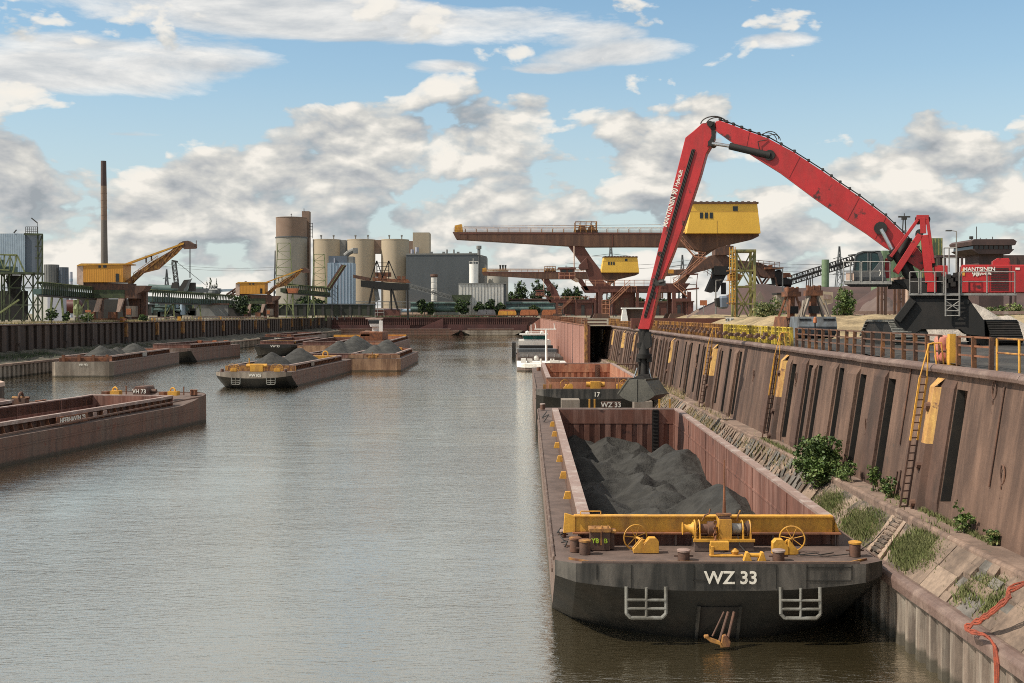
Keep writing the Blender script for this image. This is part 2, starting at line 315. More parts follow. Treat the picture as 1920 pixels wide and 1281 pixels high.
EACH = {'post','leg','window','beam_support','coaming_lug','stern_post','deck_box','hatch_cover','roof_vent','lug','rear_leg','bogie','draught_mark','concrete_rib','slab','step','support','bracket','crate','wheel_set','saddle','mooring_bolt_','tube','cross_beam_','fender_stack','door','slew_frame','winch_drum','trestle_leg','electric_house','plate_seam'}
class MB:
    def __init__(s): s.v = []; s.f = []; s.m = []; s.mi = 0
    def add(s, vs, fs):
        n = len(s.v); s.v += [tuple(v) for v in vs]; s.f += [tuple(n + i for i in f) for f in fs]; s.m += [s.mi] * len(fs); return s
    def hexa(s, v8):
        return s.add(v8, [(0,3,2,1),(4,5,6,7),(0,1,5,4),(1,2,6,5),(2,3,7,6),(3,0,4,7)])
    def bx(s, x0, x1, y0, y1, z0, z1):
        return s.hexa([(x0,y0,z0),(x1,y0,z0),(x1,y1,z0),(x0,y1,z0),(x0,y0,z1),(x1,y0,z1),(x1,y1,z1),(x0,y1,z1)])
    def cb(s, c, d):
        return s.bx(c[0]-d[0]/2, c[0]+d[0]/2, c[1]-d[1]/2, c[1]+d[1]/2, c[2]-d[2]/2, c[2]+d[2]/2)
    def bar(s, p, r, w, h=None):
        p, r = Vector(p), Vector(r); h = h or w; d = r - p
        if d.length < 1e-6: return s
        d.normalize(); u = d.cross(Vector((0, 0, 1)))
        if u.length < 1e-3: u = Vector((1, 0, 0))
        u.normalize(); n = u.cross(d); a = u * w / 2; b = n * h / 2
        return s.hexa([p-a-b, p+a-b, p+a+b, p-a+b, r-a-b, r+a-b, r+a+b, r-a+b])
    def tube(s, p, r, ra, rb=None, n=8, cap=True):
        p, r = Vector(p), Vector(r); rb = ra if rb is None else rb; d = (r - p)
        if d.length < 1e-6: return s
        d.normalize(); u = d.cross(Vector((0, 0, 1)))
        if u.length < 1e-3: u = Vector((1, 0, 0))
        u.normalize(); w = u.cross(d); vs = []
        for c, rr in ((p, ra), (r, rb)):
            for i in range(n):
                a = 2 * math.pi * i / n; vs.append(c + (u * math.cos(a) + w * math.sin(a)) * rr)
        fs = [(i, (i+1) % n, n + (i+1) % n, n + i) for i in range(n)]
        if cap: fs += [tuple(range(n))[::-1], tuple(range(n, 2*n))]
        return s.add(vs, fs)
    def path(s, pts, r, n=6):
        for a, b in zip(pts[:-1], pts[1:]): s.tube(a, b, r, n=n)
        return s
    def prism(s, poly, y0, y1, axis='y'):
        n = len(poly)
        f = {'y': lambda a, b, c: (a, c, b), 'x': lambda a, b, c: (c, a, b), 'z': lambda a, b, c: (a, b, c)}[axis]
        vs = [f(a, b, y0) for a, b in poly] + [f(a, b, y1) for a, b in poly]
        fs = [tuple(range(n)), tuple(range(n, 2*n))[::-1]] + [(i, n+i, n+(i+1) % n, (i+1) % n) for i in range(n)]
        return s.add(vs, fs)
    def lathe(s, prof, c=(0, 0, 0), n=24, axis='z', cap=True):
        vs = []; fs = []
        for (r, z) in prof:
            for i in range(n):
                a = 2 * math.pi * i / n; x, y = r * math.cos(a), r * math.sin(a)
                p = {'z': (x, y, z), 'x': (z, x, y), 'y': (x, z, y)}[axis]; vs.append((p[0]+c[0], p[1]+c[1], p[2]+c[2]))
        for k in range(len(prof) - 1):
            for i in range(n): fs.append((k*n+i, k*n+(i+1) % n, (k+1)*n+(i+1) % n, (k+1)*n+i))
        if cap: fs += [tuple(range(n))[::-1], tuple(range((len(prof)-1)*n, len(prof)*n))]
        return s.add(vs, fs)
    def torus(s, c, R_, r, nx=(0, 1, 0), n=20, m=6, sy=1.0):
        nx = Vector(nx).normalized(); u = nx.orthogonal().normalized(); w = nx.cross(u); vs = []; c = Vector(c)
        if abs(nx.z) < .9: w = Vector((0, 0, 1)); u = w.cross(nx).normalized()
        for i in range(n):
            a = 2*math.pi*i/n; d = u*math.cos(a) + w*math.sin(a)*sy
            for j in range(m):
                b = 2*math.pi*j/m; vs.append(c + d*R_ + (d.normalized()*math.cos(b) + nx*math.sin(b))*r)
        fs = [(i*m+j, ((i+1) % n)*m+j, ((i+1) % n)*m+(j+1) % m, i*m+(j+1) % m) for i in range(n) for j in range(m)]
        return s.add(vs, fs)
    def parts(s):
        par = list(range(len(s.v)))
        def find(i):
            while par[i] != i: par[i] = par[par[i]]; i = par[i]
            return i
        for f in s.f:
            for j in f[1:]: par[find(j)] = find(f[0])
        gs = {}
        for f, m_ in zip(s.f, s.m): gs.setdefault(find(f[0]), []).append((f, m_))
        out = []
        for k in sorted(gs):
            n_ = MB(); ids = {}
            for f, m_ in gs[k]:
                ff = []
                for i in f:
                    if i not in ids: ids[i] = len(n_.v); n_.v.append(s.v[i])
                    ff.append(ids[i])
                n_.f.append(tuple(ff)); n_.m.append(m_)
            out.append(n_)
        return out
    def build(s, name, mats, parent=None, W=False, smooth=False, bevel=0, zf=None, fix=True, each=None):
        if not s.v: return None
        if each is None and name in EACH and parent is not None: each = True
        if each:
            ps = s.parts()
            if 1 < len(ps) <= 100:
                return [p.build(name, mats, parent, W, smooth, bevel, zf, fix, False) for p in ps][0]
        vs = s.v
        if zf: vs = [(x, y, z + zf(y)) for x, y, z in vs]
        if W and parent is not None:
            Mi = rootmat(parent).inverted(); vs = [tuple(Mi @ Vector(v)) for v in vs]
        me = bpy.data.meshes.new(name); me.from_pydata(vs, [], s.f)
        mats = mats if isinstance(mats, (list, tuple)) else [mats]
        for m_ in mats: me.materials.append(M[m_] if isinstance(m_, str) else m_)
        if len(mats) > 1: me.polygons.foreach_set('material_index', s.m)
        if smooth:
            me.polygons.foreach_set('use_smooth', [True]*len(me.polygons)); me.set_sharp_from_angle(angle=R(40))
        if fix:
            import bmesh
            bm = bmesh.new(); bm.from_mesh(me); bmesh.ops.recalc_face_normals(bm, faces=bm.faces); bm.to_mesh(me); bm.free()
        o = link(name, me, parent)
        if bevel:
            b_ = o.modifiers.new('bevel', 'BEVEL'); b_.width = bevel; b_.segments = 1; b_.limit_method = 'ANGLE'
        return o

def text(body, size, parent, loc, rot, mt='letter', name='lettering', ext=.01, sx_=1.0, sh=0):
    cu = bpy.data.curves.new(name, 'FONT'); cu.body = body; cu.size = size; cu.extrude = ext; cu.align_x = 'CENTER'; cu.align_y = 'CENTER'
    cu.offset = size * .018; cu.shear = sh
    cu.materials.append(M[mt]); tmp = bpy.data.objects.new("tmp", cu); me = bpy.data.meshes.new_from_object(tmp); bpy.data.objects.remove(tmp)
    o = link(name, me, parent); o.location = loc; o.rotation_euler = rot; o.scale = (sx_, 1, 1); return o

def npmesh(name, V, F, mats, mi=None, parent=None, smooth=False):
    me = bpy.data.meshes.new(name); V = np.asarray(V, dtype=np.float32); F = np.asarray(F, dtype=np.int32); k = F.shape[1]
    me.vertices.add(len(V)); me.vertices.foreach_set('co', V.ravel())
    me.loops.add(F.size); me.loops.foreach_set('vertex_index', F.ravel())
    me.polygons.add(len(F)); me.polygons.foreach_set('loop_start', np.arange(0, F.size, k, dtype=np.int32))
    for m_ in mats: me.materials.append(M[m_])
    if mi is not None: me.polygons.foreach_set('material_index', np.asarray(mi, dtype=np.int32))
    if smooth: me.polygons.foreach_set('use_smooth', np.ones(len(F), dtype=bool))
    me.update(calc_edges=True); me.validate()
    return link(name, me, parent)

def leaves(rng, centers, radii, n, size, flat=1.0):
    """leaf-sized quads clustered in sub-clumps over several lobes"""
    centers = np.array(centers, float); radii = np.array(radii, float)
    if radii.ndim == 1: radii = np.repeat(radii[:, None], 3, 1)
    w = radii.prod(1) ** (2/3); w = w / w.sum()
    nc = max(8, n // 14); li = rng.choice(len(centers), nc, p=w)
    d = rng.normal(size=(nc, 3)); d /= np.linalg.norm(d, axis=1)[:, None]
    cc = centers[li] + d * radii[li] * (rng.uniform(.45, 1.05, nc) ** .6)[:, None]
    ci = rng.integers(0, nc, n); p = cc[ci] + rng.normal(size=(n, 3)) * radii[li][ci] * .13
    u = rng.normal(size=(n, 3)); u /= np.linalg.norm(u, axis=1)[:, None]
    v = np.cross(u, rng.normal(size=(n, 3))); v /= np.linalg.norm(v, axis=1)[:, None]
    s = (size * rng.uniform(.6, 1.3, n))[:, None]
    V = np.stack([p - u*s*.5, p + v*s*.35, p + u*s*.5, p - v*s*.35], 1).reshape(-1, 3)
    F = np.arange(4*n).reshape(n, 4); return V, F, ci

def plant(name, label, cat, base, h, w, seed=0, n=1500, size=.1, mats=('leafA', 'leafB'), lobes=7, trunk=.25, group=None, d=None, tr=.06):
    """tree or bush: tapered trunk with limbs, crown of leaf clumps"""
    rng = np.random.default_rng(seed); root = thing(name, label, cat, base, 0, group); d = d or w
    cs = []; rs = []
    for i in range(lobes):
        a = rng.uniform(0, 6.28); rr = rng.uniform(0, .30)
        zz = trunk*h + (1-trunk)*h * (.22 + .60 * (i + rng.uniform(0, 1)) / lobes)
        k = 1 - .55 * abs((zz/h - trunk) / (1 - trunk) - .42)
        cs.append((math.cos(a)*w*rr*k, math.sin(a)*d*rr*k, zz)); q_ = rng.uniform(.20, .32) * k
        rs.append((w*q_, d*q_, (1-trunk)*h*rng.uniform(.14, .22)))
    V, F, ci = leaves(rng, cs, rs, n, size)
    V[:, 2] = np.maximum(V[:, 2], .02)
    npmesh('crown', V, F, mats, mi=(rng.random(int(ci.max())+1)[ci] > .6).astype(int) if len(mats) > 1 else None, parent=root)
    b = MB(); b.tube((0, 0, -.3), (0, 0, h*.55), h*tr*.5, h*tr*.22, 7)
    for c in cs[:6]: b.tube((0, 0, h*rng.uniform(.15, .4)), (c[0]*.9, c[1]*.9, c[2]), h*tr*.2, h*tr*.06, 5)
    b.build('trunk', 'bark', root); return root

def hgrid(nx, ny, x0, x1, y0, y1, fz):
    xs = np.linspace(x0, x1, nx); ys = np.linspace(y0, y1, ny); X, Y = np.meshgrid(xs, ys); Z = fz(X, Y)
    V = np.stack([X, Y, Z], -1).reshape(-1, 3); i = np.arange(nx*ny).reshape(ny, nx)
    F = np.stack([i[:-1, :-1], i[:-1, 1:], i[1:, 1:], i[1:, :-1]], -1).reshape(-1, 4); return V, F
def vnoise(X, Y, s, seed, oct=5, rough=.5):
    r = np.random.default_rng(seed); T = r.random((256, 256)); out = 0; a = 1; tot = 0; f = s
    for k in range(oct):
        x = X*f + 37.1*k; y = Y*f + 11.7*k; xi = np.floor(x).astype(int); yi = np.floor(y).astype(int); fx = x-xi; fy = y-yi
        fx = fx*fx*(3-2*fx); fy = fy*fy*(3-2*fy)
        g_ = lambda a_, b_: T[(yi+b_) % 256, (xi+a_) % 256]
        out = out + a*((g_(0,0)*(1-fx)+g_(1,0)*fx)*(1-fy) + (g_(0,1)*(1-fx)+g_(1,1)*fx)*fy); tot += a; a *= rough; f *= 2.03
    return out / tot - .5
def heap(name, label, cat, x, y, z, w, d, h, mt, seed=0, n=60, parent=None, group=None, peaks=None, rz=0, rough=.25, kind=None):
    """angle-of-repose heap(s): max of cones, rounded and roughened"""
    peaks = peaks or [(0, 0, 1, 1)]
    def fz(X, Y):
        Z = np.full(X.shape, -9.0)
        for (cx, cy, hh, rr) in peaks:
            dd = np.sqrt(((X-cx*w/2)/(w/2*rr))**2 + ((Y-cy*d/2)/(d/2*rr))**2)
            dd = np.sqrt(dd**2 + .02); Z = np.maximum(Z, hh*h*(1.1-dd))
        Z = Z + vnoise(X, Y, 4/min(w, d)*2, seed, 6, .55) * h * rough
        return np.maximum(Z, -.15)
    V, F = hgrid(n, n, -w/2*1.02, w/2*1.02, -d/2*1.02, d/2*1.02, fz)
    o = npmesh(name, V, F, [mt], smooth=True, parent=parent); o.location = (x, y, z); o.rotation_euler.z = rz
    return tag(o, label, cat, group, kind)
def smooth(pts, k=6):
    P_ = [pts[0]] + list(pts) + [pts[-1]]; out = []
    for i in range(1, len(P_)-2):
        a, b_, c, d = [Vector(P_[j]) for j in (i-1, i, i+1, i+2)]
        for j in range(k):
            t_ = j/k; out.append(.5*((2*b_) + (c-a)*t_ + (2*a-5*b_+4*c-d)*t_*t_ + (3*b_-a-3*c+d)*t_**3))
    return out + [Vector(pts[-1])]
def rails(b, pts, h, levels, r, post, pr=None, box=False):
    """railing along a polyline pts: posts every `post`, rails at levels*h"""
    pr = pr or r
    for a, c in zip(pts[:-1], pts[1:]):
        a, c = Vector(a), Vector(c); L = (c-a).length; n = max(1, round(L/post))
        for lv in levels: (b.bar if box else b.tube)(a + Vector((0,0,h*lv)), c + Vector((0,0,h*lv)), r)
        for i in range(n+1):
            p = a.lerp(c, i/n); (b.bar if box else b.tube)(p, p + Vector((0,0,h)), pr)
    return b
def lattice(b, p, r_, w, n, bw, up=Vector((0,0,1)), h=None):
    """four-chord lattice truss between two points"""
    p, r_ = Vector(p), Vector(r_); d = (r_-p).normalized(); u = d.cross(up)
    if u.length < 1e-3: u = Vector((1,0,0))
    u.normalize(); v = u.cross(d); h = h or w
    cs = [(-1,-1),(1,-1),(1,1),(-1,1)]; P = lambda k, t_: p.lerp(r_, t_) + u*cs[k][0]*w/2 + v*cs[k][1]*h/2
    for k in range(4): b.bar(P(k, 0), P(k, 1), bw)
    for i in range(n):
        a, c = i/n, (i+1)/n
        for k in range(4):
            k2 = (k+1) % 4; b.bar(P(k, a), P(k2, c), bw*.6) if i % 2 == 0 else b.bar(P(k2, a), P(k, c), bw*.6)
            b.bar(P(k, a), P(k2, a), bw*.6)
    for k in range(4): b.bar(P(k, 1), P((k+1) % 4, 1), bw*.6)
    return b
# ================================================================ SETTING
GZ = 9.42
XW = lambda z: 16.0 + (z - 3.7) / 5.5 * .8            # battered face of the right quay wall
b = MB(); b.add([(-140,-80,0),(20,-80,0),(20,640,0),(-140,640,0)], [(0,1,2,3)]); o = b.build('water', 'water', fix=False); tag(o, kind='structure')
b = MB()
for (x0,x1,y0,y1) in ((17.0,9000,-100,195),(12.4,9000,195,632.5),(-9000,-98.4,-100,632.5),(-9000,9000,632.5,12000)):
    b.add([(x0,y0,GZ),(x1,y0,GZ),(x1,y1,GZ),(x0,y1,GZ)], [(0,1,2,3)])
m = mat('yard ground', (.13,.11,.085), (.26,.215,.135), .05, 1, .95, 0, .45, .6, .4, 2, .4, spots=((.07,.08,.035), .035, .56), bd=.1)
M['yard'] = m; tag(b.build('ground', 'yard', fix=False), kind='structure')
M['coalyard'] = mat('coal dust yard', (.022,.021,.020), (.060,.054,.048), .35, 1, .85, 0, .45, .65, 1, 3, .5, spots=((.12,.11,.10), .5, .64), bd=.1)
V, F = hgrid(70, 130, 17.1, 80, 20, 96, lambda X, Y: GZ + .02 + (vnoise(X, Y, .35, 3, 5) + .3).clip(0, 1) * .22)
tag(npmesh('coal_yard', V, F, ['coalyard'], smooth=True), kind='structure')
def berm(X, Y):
    t_ = np.clip((Y - 92) / 14, 0, 1); t2 = np.clip((150 - Y) / 20, 0, 1)
    return GZ - .3 + 2.0 * t_*t_*(3-2*t_) * t2 * np.clip((X-19)/5, 0, 1) * (1 + .5*vnoise(X, Y, .12, 5, 4)) + vnoise(X, Y, .8, 6, 4)*.35
M['drygrass'] = mat('dry grass soil', (.34,.26,.15), (.20,.15,.085), .5, 1, .95, 0, .42, .6, 1, 6, .5, spots=((.10,.12,.04), .3, .60), bd=.1)
V, F = hgrid(100, 60, 19, 95, 92, 150, berm); tag(npmesh('grass_bank', V, F, ['drygrass'], smooth=True), kind='structure')

M['ypost'] = mat('worn pale yellow post', (.55,.34,.10), (.38,.19,.06), 1.6, .4, .7, 0, .42, .66, .3, spots=((.16,.08,.05), 2.2, .60), streak=((.30,.15,.08), 3, .6))
# ---- right quay wall
qw = thing('quay_wall', 'high brown battered quay wall on the right with vertical ribs and dark slots', 'wall', (16.5, 45, 3.7))
PIERS = [21, 45.7, 71.2, 95.5, 120.4, 140, 157, 173, 190, 209]
rng = random.Random(4); slots = [43.5, 51.5, 55.7, 59.4, 63.5, 65.5, 69.3, 73.6, 85.6, 89.7, 93]
for p0, p1 in zip(PIERS[3:-1], PIERS[4:]):
    L = p1 - p0; slots += [p0 + L*k + rng.uniform(-.4, .4) for k in (.1, .25, .37, .55, .7, .9)]
slots = sorted(slots); b = MB(); b.mi = 0
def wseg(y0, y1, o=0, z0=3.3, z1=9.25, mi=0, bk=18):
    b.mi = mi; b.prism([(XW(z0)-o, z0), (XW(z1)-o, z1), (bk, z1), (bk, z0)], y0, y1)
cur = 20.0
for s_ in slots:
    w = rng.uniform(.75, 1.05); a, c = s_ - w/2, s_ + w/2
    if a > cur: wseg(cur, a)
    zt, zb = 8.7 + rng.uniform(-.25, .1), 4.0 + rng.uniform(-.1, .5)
    wseg(a, c, 0, 3.3, zb); wseg(a, c, 0, zt, 9.25); wseg(a, c, -.50, zb, zt, 1); b.mi = 1; b.prism([(XW(zb)+.015, zb), (XW(zt)+.015, zt), (17, zt), (17, zb)], c-.02, c-.005); cur = c  # back and far side lined near black, painting shade into the slot
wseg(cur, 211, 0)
for i, s_ in enumerate(slots):                        # box ribs beside the slots, tapering back at head and foot
    if rng.random() < .85:
        w = rng.uniform(.7, 1.7); o_ = rng.uniform(.10, .2); y0 = s_ + .55; y1 = y0 + w
        if any(abs(s2 - y1) < .5 for s2 in slots if s2 != s_): y1 = y0 + .6
        zt = rng.uniform(8.75, 9.0); b.mi = 2 if rng.random() < .35 else 0
        za, zb, zc = 3.72, 4.1 + rng.uniform(0, .3), zt - .3
        pf = [(XW(za)-.01, za), (XW(zb)-o_, zb), (XW(zc)-o_, zc), (XW(zt)-.01, zt), (17.5, zt), (17.5, za)]
        b.prism(pf, y0, y1)
b.mi = 0
M['wallb2'] = mat('darker worn rib', (.10,.055,.04), (.05,.03,.023), .6, .25, .85, 0, .4, .62, .5, 5, .35, bd=.04)
b.build('wall_face', ['wallbrown', 'recess_shade', 'wallb2'], qw, W=True, bevel=.04)
b = MB(); b.mi = 0; cur = 20
while cur < 210:                                       # coping segments
    L = rng.uniform(4, 8); dz = rng.uniform(-.02, .02); e = min(cur+L-.05, 211)
    b.prism([(16.55,9.2+dz),(16.5,9.35+dz),(16.56,9.46+dz),(16.72,9.51+dz),(17.0,9.5+dz),(17.05,9.2+dz)], cur, e); cur += L
b.build('coping', 'coping', qw, W=True, bevel=.02)
for k, p in enumerate(PIERS[1:]):                      # box piles, upper half yellow
    for mi, (z0, z1) in enumerate(((3.7, 6.45), (6.45, 8.9))):
        b = MB(); o_ = .34; zz = (z0, z1 - (.25 if mi else 0))
        b.add([(XW(zz[0]), p-.42, zz[0]), (XW(zz[0])-o_, p-.24, zz[0]), (XW(zz[0])-o_, p+.24, zz[0]), (XW(zz[0]), p+.42, zz[0]),
               (XW(zz[1]), p-.42, zz[1]), (XW(zz[1])-o_, p-.24, zz[1]), (XW(zz[1])-o_, p+.24, zz[1]), (XW(zz[1]), p+.42, zz[1])],
              [(0,1,5,4),(1,2,6,5),(2,3,7,6),(3,2,1,0),(4,5,6,7)])
        if mi: b.add([(XW(zz[1])-o_, p-.24, zz[1]), (XW(zz[1])-o_, p+.24, zz[1]), (XW(9), p+.4, 9.0), (XW(9), p-.4, 9.0)], [(0,1,2,3)])
        b.build('pile_post', 'ypost' if mi else 'wallb2', qw, W=True)
    b = MB()
    for zz in (7.9, 5.6, 4.1):
        x = XW(zz) - .34; b.tube((x-.16, p, zz), (x+.02, p, zz), .13, .16, 8); b.tube((x-.10, p, zz+.1), (x-.10, p, zz-.22), .06, .05, 6)
    b.build('mooring_bolt', 'rustdk', qw, W=True)
for p in (45.7, 71.2, 95.5):                           # ladders
    b = MB(); c = MB()
    for zz0, zz1, mb in ((3.7, 6.5, c), (6.5, 9.0, b)):
        for dx, dy in ((-.72, .42), (-.4, .52)):
            mb.bar((XW(zz0)+dx, p+dy, zz0), (XW(zz1)+dx, p+dy, zz1), .07)
    for i in range(18):
        zz = 3.9 + i*.3; c.bar((XW(zz)-.72, p+.42, zz), (XW(zz)-.4, p+.52, zz), .045)
    for dx, dy in ((-.72, .42), (-.4, .52)): b.path([(XW(9)+dx, p+dy, 9), (16.4, p+dy, 10.3), (16.9+dx+.42, p+dy, 10.35), (17.0+dx+.42, p+dy, 9.45)], .03)
    c.build('ladder', 'rustdk', qw, W=True); b.build('ladder_head', 'yel', qw, W=True)
b = MB()                                               # chains, shackles and pipes on the wall
for (y, z) in ((40.6, 9.1), (38.9, 6.4), (68.3, 8.0), (54.0, 6.6), (80, 7.6), (105, 7.8)):
    x = XW(z) - .08
    b.torus((x, y, z-.25), .16, .03, (1,0,0), 12, 5, 2.0)
    for i in range(4): b.torus((x, y+.02*i, z-.65-i*.2), .07, .025, (1,0,0) if i % 2 else (0,1,0), 8, 4, 1.6)
b.build('shackle', 'rustdk', qw, W=True)
b = MB()
for (y, z0, z1) in ((49.2, 6.0, 9.2), (48.6, 3.9, 5.0), (49.0, 3.9, 4.9), (39.8, 5.6, 9.0)):
    b.tube((XW(z0)-.05, y, z0), (XW(z1)-.05, y, z1), .035)
b.build('pipe', 'rustdk', qw, W=True)
# ---- path at the wall foot, revetment, lower sheet piles
b = MB(); b.prism([(15.12, 3.3), (15.12, 3.86), (16.3, 3.88), (16.3, 3.3)], 20, 212); o = b.build('path', 'conc', bevel=.03); tag(o, kind='structure')
b = MB(); y = 20.0
while y < 212: b.prism([(14.86, 3.35), (14.88, 3.86), (14.95, 3.92), (15.12, 3.92), (15.14, 3.35)], y, y+3.97, 'y'); y += 4
M['kerb'] = mat('worn kerb beam', (.22,.15,.115), (.11,.075,.06), .9, 1, .85, 0, .42, .62, .5, 7, .4, spots=((.33,.26,.20), 1.2, .6), bd=.04)
b.build('kerb', 'kerb', o, bevel=.03, each=False)
def slope(X, Y):
    t_ = (X - 13.65) / 1.35; z = 2.36 + 1.36*t_ + vnoise(X, Y, 1.3, 9, 5, .6)*.16*np.clip((Y-44)/10, .35, 1)
    far = np.clip((Y - 56) / 5, 0, 1); return z + far*.07*np.sign(np.sin(Y*3.2 + 3*vnoise(X*2, Y, .5, 2, 2)))*(.5+vnoise(X, Y, 2, 8, 2))
V, F = hgrid(18, 900, 13.6, 15.0, 20, 212, slope); o = npmesh('revetment', V, F, ['stone'], smooth=False); tag(o, kind='structure'); rv = o
b = MB()
for y, w in ((55.2, 1.5), (44.6, .35), (43.3, .35), (63.5, .3), (72, .3), (80, .3), (90, .3), (101, .3), (115, .3)):
    b.hexa([(13.6, y-w/2, 2.2), (15.05, y-w/2+1.1, 3.5), (15.05, y+w/2+1.1, 3.5), (13.6, y+w/2, 2.2), (13.6, y-w/2, 2.48), (15.05, y-w/2+1.1, 3.8), (15.05, y+w/2+1.1, 3.8), (13.6, y+w/2, 2.48)])
M['concL'] = mat('pale worn concrete', (.34,.25,.19), (.20,.145,.11), .7, 1, .9, 0, .4, .65, .6, 6, .35, spots=((.13,.11,.08), 1.8, .60), bd=.05)
b.build('concrete_rib', 'concL', o)
M['paveA'] = mat('brown paving stone', (.20,.145,.11), (.11,.08,.062), .9, 1, .9, 0, .42, .6, .8, 8, .45, bd=.05); M['paveB'] = mat('grey paving stone', (.155,.14,.125), (.075,.068,.06), .9, 1, .9, 0, .42, .6, .8, 8, .45, bd=.05); M['paveC'] = mat('pale paving stone', (.25,.185,.14), (.15,.11,.085), .9, 1, .9, 0, .42, .6, .8, 8, .45, bd=.05)
sl = lambda t_: 2.36 + 1.36*t_
b = MB(); y = 24.0; rk = random.Random(12)
def pstone(y0, y1, t0, t1, lift, sk):
    x0, x1 = 13.62 + t0*1.28, 13.62 + t1*1.28; z0, z1 = sl(t0)+lift, sl(t1)+lift
    b.hexa([(x0,y0,z0-.3),(x1,y0+sk,z1-.3),(x1,y1+sk,z1-.3),(x0,y1,z0-.3),(x0,y0,z0),(x1,y0+sk,z1),(x1,y1+sk,z1),(x0,y1,z0)])
while y < 39.3: # big slabs near, broken ones between
    w = rk.uniform(1.3, 2.2)
    if 33.2 < y < 36.6:
        for k in range(5):
            for m_ in range(3): b.mi = rk.choice((0, 0, 1)); pstone(y+w*m_/3+.03, y+w*(m_+1)/3-.02, k/5+.01, (k+1)/5-.01, rk.uniform(-.05, .10), rk.uniform(-.15,.15))
    else:
        c_ = rk.choice((0, 2, 0)); t_ = rk.uniform(.45, .6); b.mi = c_; pstone(y+.02, y+w-.02, 0, t_-.01, rk.uniform(.05, .09), 0); b.mi = c_ if rk.random() < .6 else 0; pstone(y+.02, y+w-.02, t_+.01, 1, rk.uniform(.05, .09), 0)
    y += w
y = 56.5
while y < 125:
    w = rk.uniform(.3, .62); n = rk.choice((1, 2, 3)); e = sorted([0, 1] + [rk.uniform(.2, .8) for _ in range(n)])
    for a, c in zip(e[:-1], e[1:]):
        if rk.random() < .86: b.mi = rk.choice((0, 0, 0, 1, 1, 2)) if y > 66 else rk.choice((0, 1, 1, 2)); pstone(y+.02, y+w-.02, a+.01, c-.01, rk.uniform(.0, .11), rk.uniform(.5, .7))
    y += w
b.build('paving', ['paveA', 'paveB', 'paveC'], o, each=False)
b = MB()
for i in range(9): b.cb((13.75 + i*.15, 43.95 + i*.12, 2.62 + i*.135), (.2, .85, .09))
b.build('step', 'stone', o)
sp = thing('sheet_pile_wall', 'low grey sheet pile wall with a rounded cap beside the right barge', 'wall', (13.4, 40, 0))
b = MB(); y = 18.0
while y < 120:
    a = [(13.42, y), (13.42, y+.38), (13.74, y+.55), (13.74, y+.85), (13.42, y+1.02)]
    for (x0, y0), (x1, y1) in zip(a[:-1], a[1:]): b.hexa([(x0,y0,-1.5),(x1,y1,-1.5),(x1+.05,y1,-1.5),(x0+.05,y0,-1.5),(x0,y0,2.1),(x1,y1,2.1),(x1+.05,y1,2.1),(x0+.05,y0,2.1)])
    y += 1.02
b.build('piling', 'piling', sp, W=True)
b = MB(); y = 18.0
while y < 212:
    b.prism([(13.26,1.93),(13.24,2.24),(13.32,2.37),(13.5,2.43),(13.72,2.42),(13.8,1.95)], y, y+7.95); y += 8
b.build('cap_beam', 'coping', sp, W=True, bevel=.02)
M['grassG2'] = mat('mid green grass blades', (.19,.18,.075), (.09,.11,.035), .7, 1, .8, 0, .42, .62, 0, var=.5)
# grass on the revetment
def grass(name, label, spots, n, hgt, mats, seed, cat='grass'):
    rg = np.random.default_rng(seed); Vs = []; mi = []
    for (x, y, z, rx, ry, sl, k) in spots:
        kk = int(n * k); u = rg.normal(size=kk)*.45; v = rg.normal(size=kk)*.55 if ry < 3 else rg.uniform(-1, 1, kk); cl = rg.integers(0, 60, kk); u = u*.6 + rg.normal(size=60)[cl]*.3; v = v*.75 + (rg.normal(size=60)[cl]*.3 if ry < 3 else 0); px = x + u*rx; py = y + v*ry; pz = z + (px - x)*sl
        ln = hgt * rg.uniform(.3, 1.1, kk); a = rg.uniform(0, 6.28, kk); w = .018 + .012*rg.random(kk)
        lean = rg.normal(size=(kk, 2)) * .35 * ln[:, None]
        A = np.stack([px - w*np.cos(a), py - w*np.sin(a), pz - .05], 1); B = np.stack([px + w*np.cos(a), py + w*np.sin(a), pz - .05], 1)
        T = np.stack([px + lean[:, 0], py + lean[:, 1], pz + ln], 1); Vs.append(np.stack([A, B, T], 1).reshape(-1, 3)); mi.append((rg.random(kk) > .62).astype(int))
    V = np.concatenate(Vs); F = np.arange(len(V)).reshape(-1, 3); return tag(npmesh(name, V, F, mats, mi=np.concatenate(mi)), label, cat, kind='stuff')
grass('revetment_grass', 'green grass tufts growing between the revetment slabs', [(14.3, 41.3, 3.12, .62, 1.6, 1.0, 1.5), (14.3, 47.6, 3.0, .8, 2.0, .93, 1.1), (14.35, 52.4, 3.05, .6, 1.8, .93, .7),
   (14.2, 36.3, 2.95, .5, .3, .93, .10), (14.6, 35.0, 3.3, .3, .5, .93, .10), (14.1, 34.2, 3.0, .4, .3, .93, .08), (14.5, 32.6, 3.2, .4, .3, .93, .08), (15.9, 44.5, 3.88, .2, 8, 0, .35), (15.2, 62, 3.9, .3, 12, 0, .3), (14.3, 35.4, 3.1, .5, 1.2, .93, .12)], 5200, .19, ['grassG', 'grassG2'], 3)
grass('dry_revetment_grass', 'straw coloured grass along the far revetment', [(14.6, 90, 3.3, .8, 10, .93, 1), (14.8, 120, 3.5, .9, 22, .93, 1.6), (15.3, 165, 3.7, .9, 35, .3, 1.5), (14.7, 68, 3.4, .5, 9, .93, .3)], 2800, .36, ['grassY', 'grassG2'], 5)
plant('shrub', 'dense round green shrub growing on the revetment beside the coal barge', 'shrub', (14.55, 55.5, 2.9), 3.0, 3.1, 11, 7200, .15, lobes=14, trunk=.05)
